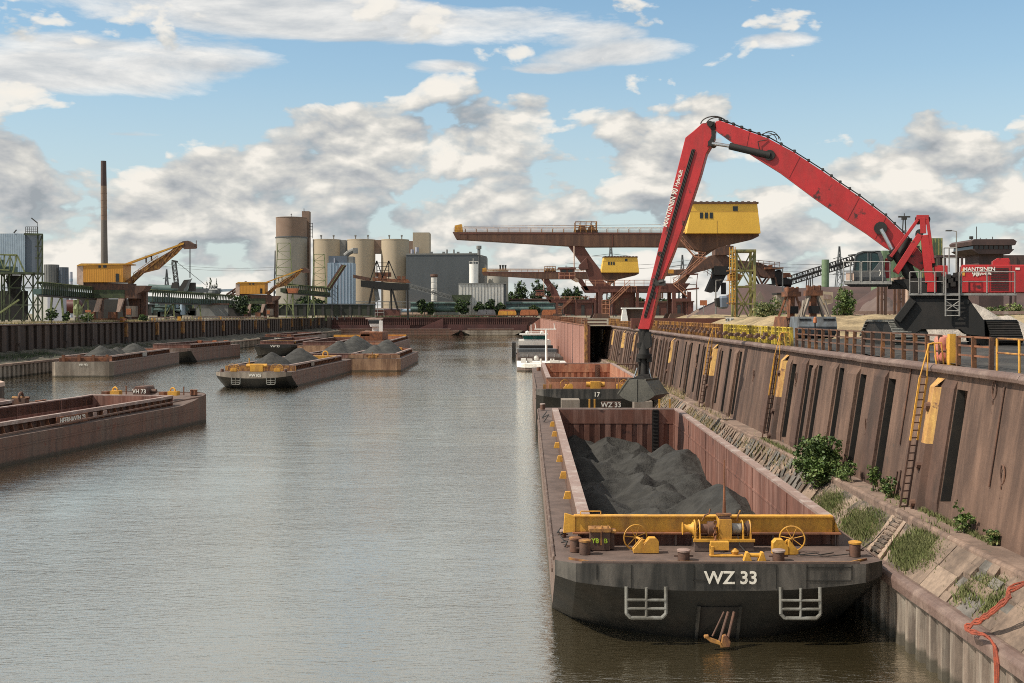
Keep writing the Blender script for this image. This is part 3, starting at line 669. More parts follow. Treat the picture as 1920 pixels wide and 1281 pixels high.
for i, (x, y, h_, w_, lb) in enumerate(((15.7, 40.6, 1.0, .75, 'small leafy weed at the wall foot right of the long ladder'), (15.85, 38.6, .6, .6, 'low spiky weed at the wall foot, nearest the camera'),
      (15.5, 50.2, 1.1, .7, 'tall thin weed at the wall foot behind the long ladder'), (15.6, 48.5, .8, .6, 'small brownish weed between the tall weed and the long ladder'), (15.4, 53.2, 1.0, 1.0, 'leafy weed against the wall just right of the round shrub'), (15.7, 57.5, 1.0, .9, 'weed at the wall foot just behind the round shrub'))):
    plant('weed', lb, 'plant', (x, y, 3.75), h_*1.25, w_*1.5, 20+i, 900, .10, mats=('leafA', 'leafY') if i % 2 else ('leafB', 'leafA'), lobes=5, trunk=.05, group='weeds at the foot of the quay wall')
# orange rope over the cap
b = MB(); rp = [g(1925,985,6.1), g(1919,1040,4.9), g(1906,1100,3.95), g(1890,1122,3.7), g(1860,1148,3.2), g(1835,1165,2.8), g(1813,1182,2.5), Vector((13.22, 31.9, 2.35)), Vector((13.2, 31.85, -.3))]
rp[0].x = 16.2; rp[1].x = 16.05; rp = smooth(rp, 5)
for k in range(4):
    off = Vector((0, .07*k - .1, .02*(k % 2))); pts = [p + off + Vector((0, .03*math.sin(i*1.7+k), .03*math.cos(i*2.1+k))) for i, p in enumerate(rp)]; b.path(pts, .03, 6)
tag(b.build('rope', 'rope', smooth=True), 'orange rope bundle hanging over the sheet pile cap at lower right', 'rope')

M['rustor'] = mat('orange brown rust', (.24,.10,.035), (.075,.038,.025), 2.2, .5, .8, 0, .38, .56, .3)
# ---- railings on the quay edge
def railing(label, y0, y1, X, kind, mt, z=9.5, h=1.12):
    r = thing('railing', label, 'railing', (X, (y0+y1)/2, z), 0, 'railings along the right quay edge'); b = MB(); c = MB()
    if kind == 'pipe':
        for lv in (.55, 1): b.tube((0, y0-r.location.y, h*lv), (0, y1-r.location.y, h*lv), .035)
        sp_ = 1.75
    else:
        lv_ = {'flat': (.38, .7, 1), 'grid': (.25, .5, .75, 1), 'far': (.4, .7, 1)}[kind]
        for lv in lv_: b.bar((0, y0-r.location.y, h*lv), (0, y1-r.location.y, h*lv), .06, .07)
        sp_ = {'flat': 1.5, 'grid': 1.05, 'far': 1.7 if y1 - y0 < 100 else 3.4}[kind]
    n = max(1, round((y1-y0)/sp_))
    for i in range(n+1):
        y = y0 + (y1-y0)*i/n - r.location.y + rng.uniform(-.05, .05); l = rng.uniform(-.03, .03)
        if kind == 'pipe': c.tube((0, y, -.1), (l, y, h), .045)
        else: c.bar((0, y, -.1), (l, y, h+.02), .09, .17 if kind != 'grid' else .22)
    b.build('rail', mt, r); c.build('post', {'pipe': 'yel'}.get(kind, mt if kind != 'flat' else 'rustor'), r); return r
railing('simple two rail pipe railing with yellow posts, nearest the camera', 25, 41.4, 17.15, 'pipe', 'yelrust')
railing('short rusty orange railing section beside the long ladder', 41.95, 45.0, 17.15, 'flat', 'rust')
railing('long dark rusty railing with three rails in front of the red machine', 46.9, 70.6, 17.15, 'flat', 'rustdk')
railing('bright yellow grid railing between two ladders', 72.0, 94.6, 17.15, 'grid', 'yellime')
railing('rusty yellow railing cluttered with brackets behind the yellow grid', 96, 139, 17.15, 'grid', 'yelrust')
railing('distant dull yellow railing at the far end of the ribbed wall', 140, 208, 17.15, 'far', 'yelrust')
b = MB()
for i in range(26):
    y = 73.2 + i*2.4; b.cb((16.85, y, 10.0 + rng.uniform(-.1,.2)), (.22, .45, .25)); b.tube((16.7, y-.3, 9.9), (16.7, y+.3, 9.9), .12, n=8)
tag(b.build('roller_brackets', 'rustdk'), 'row of dark rollers and brackets hung on the yellow railing', 'rollers', kind='stuff')
# yellow ladder post and red float
r = thing('marker_post', 'bright yellow post standing at the head of the long ladder', 'post', (17.2, 45.9, 9.45)); b = MB(); b.bar((0,0,-.1),(0,0,1.25),.24,.24); b.bar((0,.35,-.1),(0,.35,1.1),.12,.12); b.build('post','yel',r)
b = MB(); b.tube((0,0,1.05),(0,.35,1.05),.04); b.build('crossbar','yel',r)
r = thing('float', 'faded red float hung on the railing beside the yellow post', 'float', (17.3, 47.1, 9.5))
b = MB(); b.lathe([(0,0),(.2,.02),(.3,.12),(.33,.3),(.26,.5),(.3,.7),(.34,.9),(.3,1.05),(.15,1.12),(0,1.13)], n=16, cap=False); b.build('body','buoy',r,smooth=True)
b = MB(); b.torus((0,0,.5),.28,.03,(0,0,1),12,5); b.build('band','rustdk',r)

# ---- pink wall and recess beyond the ribbed wall
r = thing('smooth_quay_wall', 'smooth pinkish steel quay wall behind the moored motor ship', 'wall', (12.1, 300, 0)); b = MB()
M['pinkwall'] = mat('pinkish steel wall', (.30,.14,.105), (.20,.095,.072), .12, .1, .7, 0, .4, .7, .2, 3, .2, bd=.04)
for i in range(40):
    y0 = 195 + i*7.7; b.bx(12.1 + .04*(i % 2), 13, y0, y0+7.66, -1, 9.45)
b.prism([(12.1, -1), (12.1, 9.4), (7.4, 6.0), (7.4, -1)], 503.2, 504.2)
b.build('wall_face', 'pinkwall', r, W=True); b = MB(); b.bx(12.0, 12.9, 195, 503, 9.45, 9.6); b.build('coping', 'rust', r, W=True)
b = MB(); b.bx(12.0, 12.5, 194.2, 195, -1, 10.2); b.build('end_post', 'yelrust', r, W=True)
tag_ = railing('orange red railing on top of the smooth pinkish wall', 196, 500, 12.5, 'far', 'rust', 9.6)
r = thing('mooring_recess', 'shade-painted recess with vertical grey tubes at the end of the ribbed wall', 'wall', (15, 213, 0)); b = MB()
b.bx(12.6, 18, 212.2, 213, -1, 9.3); b.build('back_panel', 'recess_shade', r, W=True)
b = MB(); [b.tube((x, 211.2, 0), (x, 211.2, 8.7), .42, n=10) for x in (13.3, 14.6, 15.9)]; b.build('tube', 'hullpale', r, W=True)
b = MB(); [b.bx(12.6, 17, 210.6, 211, z, z+.3) for z in (8.8, 9.5, 10.1)]; b.build('cross_beam', 'rustdk', r, W=True)

# ---- left quay
LP = [231, 255.8, 272, 296, 322, 347, 370, 395.6, 419, 445, 469, 494.5, 519.5, 543, 567, 592]
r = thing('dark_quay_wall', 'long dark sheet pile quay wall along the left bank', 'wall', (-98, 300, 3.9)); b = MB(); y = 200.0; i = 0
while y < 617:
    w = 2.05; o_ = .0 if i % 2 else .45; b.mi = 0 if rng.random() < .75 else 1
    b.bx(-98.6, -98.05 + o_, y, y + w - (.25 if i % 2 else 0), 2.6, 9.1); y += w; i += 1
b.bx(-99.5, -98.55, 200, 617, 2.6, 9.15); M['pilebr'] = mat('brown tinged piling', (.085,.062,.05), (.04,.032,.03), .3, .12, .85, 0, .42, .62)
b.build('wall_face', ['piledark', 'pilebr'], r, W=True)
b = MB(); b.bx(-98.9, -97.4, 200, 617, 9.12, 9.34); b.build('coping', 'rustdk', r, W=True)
for p in LP:
    b = MB(); b.bx(-97.85, -97.0, p-.55, p+.55, 5.6, 9.0); b.build('pile_post', 'yelrust' if p > 280 else 'pilebr', r, W=True)
b = MB()
for p in LP: b.bx(-97.85, -97.15, p-.5, p+.5, 3.0, 5.6); b.bx(-96.95, -96.9, p-.2, p+.2, 5.1, 5.5)
b.build('pile_foot', 'piledark', r, W=True)
for p in LP[3:8]:
    b = MB(); b.bx(-98.8, -97.9, p-.4, p+.4, 9.3, 10.6); b.build('post_head', 'yel', r, W=True)
def lslope(X, Y): t_ = (X + 97.6) / 7.6; return 4.0 - 1.6*t_ + vnoise(X, Y, .35, 19, 5, .6)*1.0
V, F = hgrid(26, 260, -97.9, -90.0, 200, 617, lslope); M['bankst'] = mat('dark bank stone', (.115,.10,.08), (.05,.05,.035), .35, 1, .95, 0, .42, .6, 1, 2, .5, spots=((.19,.165,.13), .4, .62), bd=.2)
tag(npmesh('left_bank', V, F, ['bankst']), kind='structure')
r = thing('low_sheet_pile_wall', 'low grey sheet pile wall at the waterline of the left bank', 'wall', (-90, 220, 0)); b = MB(); y = 190.0
while y < 617:
    b.bx(-90.5, -89.75, y, y+.95, -1, 2.2); b.bx(-90.5, -90.15, y+.95, y+1.9, -1, 2.2); y += 1.9
b.build('piling', 'hullpale', r, W=True); b = MB(); b.bx(-90.7, -89.6, 190, 617, 2.2, 2.55); b.build('cap_beam', 'conc', r, W=True)
# ---- far quay
r = thing('far_quay_wall', 'red brown ribbed quay wall closing the far end of the basin', 'wall', (-40, 632, 0)); b = MB(); b.mi = 0
b.bx(-103, 20, 632, 633, -1, 9.2); x = -100.0
while x < 8:
    b.mi = 0; b.bx(x, x+.55, 631.4, 632, 5.2, 8.9); x += 1.1
b.mi = 1; b.bx(-100, -55, 631.2, 632, 2, 5.3); b.bx(-38, 8, 631.2, 632, 2, 5.6); b.mi = 0; b.bx(-103, 20, 631, 632.4, 8.9, 9.5)
b.mi = 1; b.prism([(-54, 2), (-37, 9.0), (-37, 2)], 630.6, 631.2)
M['pinkdk'] = mat('dull red wall', (.115,.045,.04), (.075,.033,.03), .1, .3, .8)
b.build('wall_face', ['pilerust', 'pinkdk'], r, W=True)
tag_ = None
b = MB(); b.bx(-104, -97, 616, 640, -1, 9.3); tag(b.build('corner_block', 'piledark'), 'dark corner block where the left wall meets the far wall', 'wall')
# grass strips and plants on the left edge
grass('quay_edge_grass', 'dry grass strip along the top of the left quay', [(-99.6, 300, 9.4, 1.4, 100, 0, 1), (-99.6, 480, 9.4, 1.4, 120, 0, .7)], 7000, .8, ['grassY', 'grassG2'], 8)
grass('left_bank_weeds', 'green weeds on the dark left bank', [(-94, 225, 3.3, 3, 20, -.2, 1), (-94.5, 280, 3.3, 3, 40, -.2, .8)], 2600, .6, ['leafD', 'leafA'], 9)
# ================================================================ BARGES
def barge(name, label, loc, rz, L, B, zg, hc, near='spoon', far='plain', mats=None, y0=3.2, y1=None, rx=0, sheer=0, sheerfar=0, zc_in=None, group='cargo barges in the harbour',
          grids=True, wide=1.05, brackets=False, textn=None, fit=True, colour='yel', simple=False, beam=True, cat='barge'):
    m_ = dict(side='hullside', plate='hullplate', bottom='hullblk', deck='deck', hold='hold', coam='coam'); m_.update(mats or {})
    r = thing(name, label, cat, loc, rz, group, rx); hb = B/2; y1 = y1 or L - 5.5; wi = hb - wide - .45; wo = hb - wide
    zf = (lambda y: sheer*max(0, 1 - y/7.0)**1.5 + sheerfar*max(0, 1 - (L-y)/7.0)**1.5) if (sheer or sheerfar) else None
    b = MB(); N = 16 if not simple else 8
    # ends: flat plate above, raked spoon below
    def end(sgn, yb, kind):
        rows = [zg, 0, -.3, -1.4]; cols = [(-hb + B*i/N) for i in range(N+1)]
        def zp(x): return zg - (.95 - .42*(abs(x)/hb)**2.5) if kind == 'spoon' else -.2
        def rec(x, z):
            if kind != 'spoon': return 0
            k = max(0, (zp(x) - z) / max(.1, zp(x))); return (.9 + 3.6*(abs(x)/hb)**2.2) * k**1.15 if k > 0 else 0
        yc = lambda x: .55*max(0, (abs(x)/hb - .86)/.14)**2
        P = []
        for x in cols:
            z_ = zp(x); zs = [zg, z_, z_*.82, z_*.62, z_*.42, z_*.2, 0, -.5, -1.2] if kind == 'spoon' else [zg, zg*.66, zg*.33, 0, -.5, -1.2]
            P.append([(x, yb + sgn*(yc(x) + rec(x, z)), z) for z in zs])
        n = len(P[0])
        for i in range(N):
            for k in range(n-1):
                b.mi = 1 if k == 0 or kind != 'spoon' else 2
                b.add([P[i][k], P[i+1][k], P[i+1][k+1], P[i][k+1]], [(0,1,2,3)])
        return P[0], P[-1]
    nl, nr = end(1, 0, near); fl, fr = end(-1, L, far)
    for A, Z in ((nl, fl), (nr, fr)):                # sides between the two end profiles
        zs = [zg*(1-i/10) for i in range(11)] + [-.5, -1.2]
        def prof(Pr, z):
            for p, q_ in zip(Pr[:-1], Pr[1:]):
                if p[2] >= z >= q_[2]: k = (p[2]-z)/max(1e-6, p[2]-q_[2]); return p[1] + (q_[1]-p[1])*k
            return Pr[-1][1]
        x = A[0][0]; b.mi = 0; ns = max(6, int(L/3))
        rows = [[(x, prof(A, z) + (prof(Z, z) - prof(A, z))*k/ns, z) for k in range(ns+1)] for z in zs]
        for i in range(len(zs)-1):
            for k in range(ns): b.add([rows[i][k], rows[i][k+1], rows[i+1][k+1], rows[i+1][k]], [(0,1,2,3)])
    b.mi = 0
    for sx_ in (-1, 1):                              # rubbing strakes
        for z in (zg-.16, zg-1.05): b.bx(sx_*hb - .06, sx_*hb + .06, 1.2 if z > zg-.3 else 3.2, L-1.2, z, z+.14)
    b.build('hull', [m_['side'], m_['plate'], m_['bottom']], r, zf=zf)
    b = MB(); zd = zg - .02
    def strip(xa, xb, ya, yb_):
        n = max(1, int((yb_-ya)/1.5))
        for i in range(n):
            a, c = ya+(yb_-ya)*i/n, ya+(yb_-ya)*(i+1)/n; b.add([(xa,a,zd),(xb,a,zd),(xb,c,zd),(xa,c,zd)], [(0,1,2,3)])
    xe = hb-.02
    b.add([(-xe,.6,zd),(-xe+.8,.02,zd),(xe-.8,.02,zd),(xe,.6,zd)], [(0,1,2,3)]); strip(-xe, xe, .6, y0); strip(-xe, -wi, y0, y1); strip(wi, xe, y0, y1); strip(-xe, xe, y1, L-.6)
    b.add([(-xe,L-.6,zd),(xe,L-.6,zd),(xe-.8,L-.02,zd),(-xe+.8,L-.02,zd)], [(0,1,2,3)])
    b.bx(-xe+.9, xe-.9, .02, .10, zg-.03, zg+.07)
    b.build('deck', m_['deck'], r, zf=zf)
    # coaming and hold
    zt = zg + hc; b = MB(); zfl = .25
    for sx_ in (-1, 1):
        a, c = sorted((sx_*wi, sx_*wo)); n = max(4, int((y1-y0)/2.5))
        for i in range(n):
            ya, yb_ = y0 + (y1-y0)*i/n, y0 + (y1-y0)*(i+1)/n
            b.mi = 1; b.bx(a, c, ya, yb_, zt-.10, zt)
            if brackets: b.bx(sx_*wo - (.09 if sx_ > 0 else 0), sx_*wo + (0 if sx_ > 0 else .09), ya, yb_, zt-.28, zt-.10)
            b.mi = 2
            if brackets: b.bx(sx_*wi + (0 if sx_ > 0 else -.06), sx_*wi + (.06 if sx_ > 0 else 0), ya, yb_, zg, zt-.1)
            else: b.bx(sx_*wo - .12*(sx_ > 0) , sx_*wo + .12*(sx_ < 0), ya, yb_, zg, zt-.1)
            b.mi = 0; b.add([(sx_*wi, ya, zt-.1), (sx_*wi, yb_, zt-.1), (sx_*wi, yb_, zfl), (sx_*wi, ya, zfl)], [(0,1,2,3)])
        nb = int((y1-y0)/1.25)
        for i in range(nb+1):
            y = y0 + (y1-y0)*i/nb
            b.mi = 3 if brackets else 2
            if brackets: b.prism([(sx_*wi, zg), (sx_*wo, zg), (sx_*(wo-.28), zt-.1), (sx_*wi, zt-.1)], y-.05, y+.05)
        if not simple:                               # plate seams inside the hold
            b.mi = 0; b.bx(sx_*wi - (.03 if sx_ > 0 else 0), sx_*wi + (0 if sx_ > 0 else .03), y0, y1, zg-.15, zg-.05)
            for y in np.arange(y0+6, y1, 7.5): b.bx(sx_*wi - (.04 if sx_ > 0 else 0), sx_*wi + (0 if sx_ > 0 else .04), y, y+.08, zfl, zt-.1)
    b.mi = 0; b.add([(-wi,y0,zfl),(wi,y0,zfl),(wi,y1,zfl),(-wi,y1,zfl)], [(0,1,2,3)])
    b.build('coaming', [m_['hold'], m_['coam'], 'rustdk', 'rust'], r, zf=zf)
    for yb_, sgn in ((y0, -1), (y1, 1)):             # corrugated end bulkheads
        b = MB(); b.mi = 0; n = 12
        xs = np.linspace(-wo+.02, wo-.02, n*2+1)
        for i in range(2*n):
            o_ = (.12 if i % 2 else 0)*sgn; b.bx(xs[i], xs[i+1], min(yb_+o_, yb_+.3*sgn), max(yb_+o_, yb_+.3*sgn), zfl, zg-.1)
        b.bx(-wo+.01, wo-.01, yb_-.02 if sgn > 0 else yb_-.22, yb_+.22 if sgn > 0 else yb_+.02, zg-.1, zt-.11)
        b.mi = 1; b.bx(-wo, wo, yb_-.02 if sgn > 0 else yb_-.3, yb_+.3 if sgn > 0 else yb_+.02, zt-.105, zt-.005)
        if not (sgn < 0 and beam == 'yellow'): b.build('bulkhead', [m_['hold'], m_['coam']], r, zf=zf)
    if near == 'spoon' and grids:
        for x in (-hb*.45, hb*.48):
            b = MB(); w, h_ = .68, .95; zt_ = zg-.92; yy = -.08
            for zz in (zt_-.33, zt_-.63): b.tube((x-w, yy, zz), (x+w, yy, zz), .05)
            b.tube((x, yy, zt_+.1), (x, yy, zt_-h_), .05)
            b.path([(x-w, yy+.08, zt_+.12), (x-w, yy, zt_-h_+.15), (x-w+.14, yy, zt_-h_), (x+w-.14, yy, zt_-h_), (x+w, yy, zt_-h_+.15), (x+w, yy+.08, zt_+.12)], .065, 8)
            b.build('fender_frame', 'frame', r, zf=zf)
    if textn: text(textn, .62, r, (.35, -.03, zg-.50), (R(90), 0, 0))
    return r, (wi, wo, y0, y1, zg, zt)

def bollard(r, x, y, z, mt='rustdk', top='coam', rr=.2, h=.42):
    b = MB(); b.mi = 0; b.lathe([(rr, z), (rr, z+h)], (x, y, 0), 14); b.bar((x-rr*1.6, y, z+h*.45), (x+rr*1.6, y, z+h*.45), .05); b.mi = 1; b.lathe([(rr*1.15, z+h), (rr*1.15, z+h+.06), (rr*.9, z+h+.08)], (x, y, 0), 14)
    return b.build('bollard', [mt, top], r, smooth=True)
def handwheel(r, x, y, z, mt='yel', R_=.45, flip=1):
    """anchor windlass box with a spoked hand wheel"""
    b = MB(); b.prism([(-.05, 0), (.5, 0), (.5, .42), (.38, .55), (.15, .55), (-.05, .30)] if flip > 0 else [(.05, 0), (-.5, 0), (-.5, .42), (-.38, .55), (-.15, .55), (.05, .30)], -.3, .05)
    b.prism([(-.42*flip, .0), (-.05*flip, 0), (-.05*flip, .5), (-.12*flip, .5), (-.42*flip, .14)], -.28, -.18); b.prism([(-.42*flip, .0), (-.05*flip, 0), (-.05*flip, .5), (-.12*flip, .5), (-.42*flip, .14)], .0, .08)
    b.tube((-.4*flip, -.2, .12), (-.4*flip, .1, .12), .03); b.v = [(a+x, c+y, d+z) for a, c, d in b.v]
    w = b.build('windlass', mt, r, bevel=.015); b = MB(); cx = x - .3*flip; cy = y + .22; cz = z + .48; nx = (.35*flip, -1, .12)
    b.torus((cx, cy, cz), R_, .028, nx, 26, 6)
    nv = Vector(nx).normalized(); u = Vector((0,0,1)); w_ = u.cross(nv).normalized()
    for i in range(7):
        a = i*2*math.pi/7+.3; b.tube((cx, cy, cz), Vector((cx, cy, cz)) + (w_*math.cos(a)+u*math.sin(a))*R_, .016)
    b.tube((cx, cy+.02, cz), (x, y, z+.4), .05); b.build('hand_wheel', mt, w, smooth=True); return w

# ---- WZ 33, the coal barge in front
D = (mat, )
wz, (wi, wo, y0, y1, zg, zt) = barge('coal_barge', 'big coal barge marked WZ 33 in large letters on its black stern plate', (7.22, 40.4, 0), R(-.68), 59.5, 11.45, 2.85, 1.05, rx=R(.62), beam='yellow', textn='WZ 33', y1=47.3, wide=.95)
b = MB(); b.mi = 0                                    # yellow cross beam
b.bx(-4.95, 4.65, 3.10, 3.16, 3.34, 3.93); b.bx(-4.95, 4.65, 2.98, 3.3, 3.90, 3.97); b.mi = 1; b.bx(-5.0, 4.95, 2.95, 3.3, 3.27, 3.34); b.mi = 0
b.prism([(-5.35, 3.3), (-4.9, 3.34), (-4.9, 3.93), (-5.3, 4.05)], 3.05, 3.14); b.prism([(4.6, 3.34), (4.95, 3.3), (4.7, 3.93), (4.6, 3.95)], 3.2, 3.5)
b.path([(-4.7, 3.15, 3.97), (-4.7, 3.15, 4.10), (-3.95, 3.15, 4.10), (-3.95, 3.15, 3.97)], .025)
b.build('cross_beam', ['yel', 'rust'], wz, bevel=.012)
b = MB(); [b.bx(x, x+.07, 3.05, 3.2, 2.86, 3.3) for x in np.arange(-4.8, 4.9, 1.2)]; b.build('beam_support', 'deck', wz)
b = MB(); b.bx(-4.7, 4.7, 3.4, 3.45, .25, 3.9); b.build('bulkhead', 'hold', wz)
for x, y in ((-4.95, 1.95), (-4.62, 1.55)): bollard(wz, x, y, 2.85, h=.45, top='yelrust')
for x, y in ((-1.2, .62), (2.12, .62)): bollard(wz, x, y, 2.85, h=.3, rr=.21)
bollard(wz, 4.98, 1.3, 2.85, h=.45, top='yel', rr=.2); bollard(wz, -5.35, 57, 2.9, rr=.2); bollard(wz, -5.3, 4.6, 2.85, h=.2, rr=.12)
b = MB(); b.mi = 0; b.bx(-4.4, -3.68, 2.1, 2.6, 2.85, 3.52); b.bx(-3.7, -3.5, 2.3, 2.7, 2.85, 3.45); b.mi = 1; b.bx(-4.44, -3.64, 2.05, 2.65, 3.52, 3.66); b.bx(-3.62, -3.44, 2.25, 2.75, 3.45, 3.55)
for x in (-4.25, -4.0, -3.78): b.bx(x, x+.06, 2.1, 2.2, 3.66, 3.75)
b.bx(-4.02, -3.98, 2.03, 2.07, 3.05, 3.55); bx_ = b.build('valve_box', ['rustdk', 'yelrust'], wz, bevel=.01)
text('Y8', .24, bx_, (-4.22, 2.085, 3.2), (R(90), 0, 0), 'lime'); text('B', .24, bx_, (-3.84, 2.085, 3.2), (R(90), 0, 0), 'lime')
handwheel(wz, -2.45, 1.95, 2.85, flip=1); handwheel(wz, 2.6, 1.75, 2.85, flip=-1)
b = MB(); b.mi = 1; b.bx(-.62, 1.52, 2.0, 2.7, 2.85, 3.2); b.mi = 0; b.bx(-.66, 1.56, 1.95, 2.05, 3.2, 3.3); b.bx(-.6, 1.5, 2.0, 2.7, 3.2, 3.27); b.mi = 0
b.bx(.28, .72, 2.0, 2.7, 3.27, 4.0)
for x in (-.58, -.42, 1.15, 1.42): b.torus((x, 2.35, 3.62), .30, .03, (1,0,0), 18, 5); b.bx(x-.03, x+.03, 2.05, 2.12, 3.27, 3.6)
b.lathe([(.24, -1.02), (.17, -.98), (.13, -.85), (.17, -.7), (.26, -.62)], (0, 2.35, 3.62), 16, 'x')
win = b.build('winch', ['yel', 'deck'], wz, smooth=True)
b = MB(); b.lathe([(.27, -.42), (.27, -.4), (.17, -.38), (.17, -.12), (.27, -.1), (.27, .1)], (0, 2.35, 3.62), 16, 'x'); b.lathe([(.2, 1.1), (.2, 1.3), (.29, 1.32), (.29, 1.46), (.1, 1.48)], (0, 2.35, 3.62), 16, 'x'); b.bx(.3, .7, 2.1, 2.6, 4.0, 4.08)
b.build('winch_drum', 'rustdk', win, smooth=True)
b = MB(); b.lathe([(.19, .78), (.19, 1.12)], (0, 2.35, 3.62), 16, 'x'); b.build('cable_reel', 'galv', win, smooth=True)
b = MB(); b.path([(-.3, 2.35, 3.9), (-.22, 2.3, 4.1), (-.05, 2.3, 4.18), (-.02, 2.3, 4.35)], .03); b.path([(.98, 2.35, 3.9), (1.0, 2.3, 4.1), (1.08, 2.3, 4.3)], .03); b.bx(.22, .75, 2.2, 2.5, 4.1, 4.17); b.build('brake_lever', 'yelrust', win)
b = MB()
for i in range(9): b.torus((.12 - .0*i, 2.0 - .06*max(0, i-4), 3.9 - i*.11), .055, .022, (1,0,0) if i % 2 else (0,1,0), 8, 4, 1.4)
b.build('chain', 'rust', win)
b = MB(); b.bx(-.15, .5, 1.25, 1.5, 3.05, 3.35); b.bx(-.15, -.05, 1.2, 1.6, 2.86, 3.2); b.bx(-.2, 1.0, 1.1, 1.35, 2.85, 2.9); b.lathe([(.12, 2.9), (.16, 3.0), (.05, 3.1)], (.72, 1.35, 0), 10); b.build('chain_stopper', 'yel', wz, bevel=.01)
b = MB(); b.path([(.95, 2.1, 3.45), (1.0, 1.9, 3.1), (1.2, 1.4, 2.9), (1.6, .9, 2.88)], .018); b.path([(3.0, 1.2, 2.9), (4.0, 1.1, 2.88), (5.0, 1.3, 2.95), (5.9, 2.2, 3.2), (6.7, 3.5, 3.4)], .018)
b.path([(2.9, 1.3, 2.88), (3.6, 1.3, 2.95), (3.75, 1.25, 2.9), (4.3, 1.6, 2.9)], .02); b.build('mooring_cable', 'cable', wz)
b = MB(); [b.prism([(x, 2.85), (x+.3*s, 2.85), (x+.18*s, 3.17), (x+.1*s, 3.17)], .35, .6) for x, s in ((.85, 1), (1.65, -1))]; b.tube((1.0, .48, 3.05), (1.5, .48, 3.05), .07); b.build('roller_chock', 'yel', wz, bevel=.01)
b = MB(); b.tube((.68, 3.4, 3.9), (.68, 3.4, 4.5), .07, .05); b.tube((.68, 3.4, 4.5), (.68, 3.4, 6.0), .045, .03); b.build('mast', 'rust', wz)
b = MB()
for i in range(7): b.prism([(-5.1, 3.3), (-4.72, 3.3), (-4.80, 3.62), (-5.02, 3.62)], 4.6+i*5.9, 4.85+i*5.9)
b.build('coaming_lug', 'yel', wz)
b = MB(); b.prism([(-5.2, .75), (-4.5, .22), (4.5, .22), (5.2, .75), (5.24, .70), (4.5, .15), (-4.5, .15), (-5.24, .70)], 2.83, 2.90, 'z'); b.build('edge_strip', 'yelrust', wz)
b = MB(); b.path([(-5.3, 3.7, 2.88), (-5.45, 3.9, 3.05), (-5.2, 4.3, 3.1), (-5.5, 5.2, 2.9), (-5.35, 6, 2.92)], .03); b.path([(-5.3, 2.6, 2.88), (-5.2, 3, 3.0), (-5.4, 3.3, 2.9)], .03); b.path([(-5.4, 47, 2.9), (-5.0, 48.5, 3.3), (-5.5, 50, 2.9), (-5.1, 52, 3.2)], .04); b.build('deck_cable', 'cable', wz)
b = MB(); b.mi = 1; b.prism([(.20,1.28),(.9,.05),(1.6,-.4),(1.6,1.28)], -.70, .70, 'x'); b.mi = 0; [b.prism([(.10,1.32),(.75,0),(1.0,-.4),(1.3,-.4),(.5,1.32)], x-.05, x+.05, 'x') for x in (-.72, .72)]; b.build('anchor_pocket', ['hullplate', 'recess_shade'], wz)  # black infill between the fins paints the shade of a recess not modelled
b = MB(); b.tube((.25, -.1, 1.2), (-.12, -.5, .28), .05); b.tube((.1, -.1, 1.2), (-.35, -.45, .45), .03); b.tube((.45, -.1, 1.2), (.15, -.5, .3), .05); b.build('anchor_shank', 'rustdk', wz)
b = MB(); b.prism([(-.1, .1), (.22, .12), (.26, .3), (.1, .55), (-.02, .5)], -.62, -.45); b.prism([(-.62, .45), (-.55, .5), (-.1, .32), (-.05, .18), (-.45, .3)], -.65, -.55); b.tube((-.66, -.6, .48), (-.5, -.6, .5), .07); b.build('anchor', 'yelrust', wz, bevel=.02)
b = MB()
for x in (-4.3, -3.1, -.95, 1.9, 2.95, 4.5): b.bx(x, x+.03, -.02, .02, 2.0 if abs(x) < 4 else 2.3, 2.8)
b.bx(-.95, .1, -.02, .02, 2.26, 2.29); b.bx(2.95, 4.5, -.02, .02, 2.72, 2.75); b.bx(2.95, 4.5, -.02, .02, 2.25, 2.28); b.build('plate_seam', 'hullblk', wz)
b = MB(); b.bx(-.95, .55, 49.6, 49.75, 2.9, 4.2); sg = b.build('name_board', 'rustdk', wz); text('WZ 33', .52, sg, (-.2, 49.58, 3.93), (R(90), 0, 0))
b = MB(); b.bx(-4.0, -2.6, 49.8, 51.5, 2.9, 4.3); b.bx(1.6, 3.0, 49.8, 51.5, 2.9, 4.2); b.build('deck_box', 'hullpale', wz)
b = MB(); [b.bx(x, x+.12, 50, 50.15, 2.9, 4.35) for x in (-1.9, -1.5, 3.5, 4.3)]; b.build('stern_post', 'yel', wz)
b = MB(); [b.bx(2.75, 3.15, 47.1, 47.22, z, z+.1) for z in np.arange(.6, 3.8, .26)]; b.bx(2.7, 3.2, 47.2, 47.29, .3, 3.75); b.build('hold_ladder', 'black', wz)
rngc = np.random.default_rng(5); CN = [(rngc.uniform(-3.6, 3.6), rngc.uniform(4, 47), rngc.uniform(1.9, 2.9), rngc.uniform(.5, .75)) for _ in range(34)]
PT = [(rngc.uniform(-3.5, 3.5), rngc.uniform(5, 46), rngc.uniform(.5, 1.1), rngc.uniform(.55, 1.0)) for _ in range(22)]
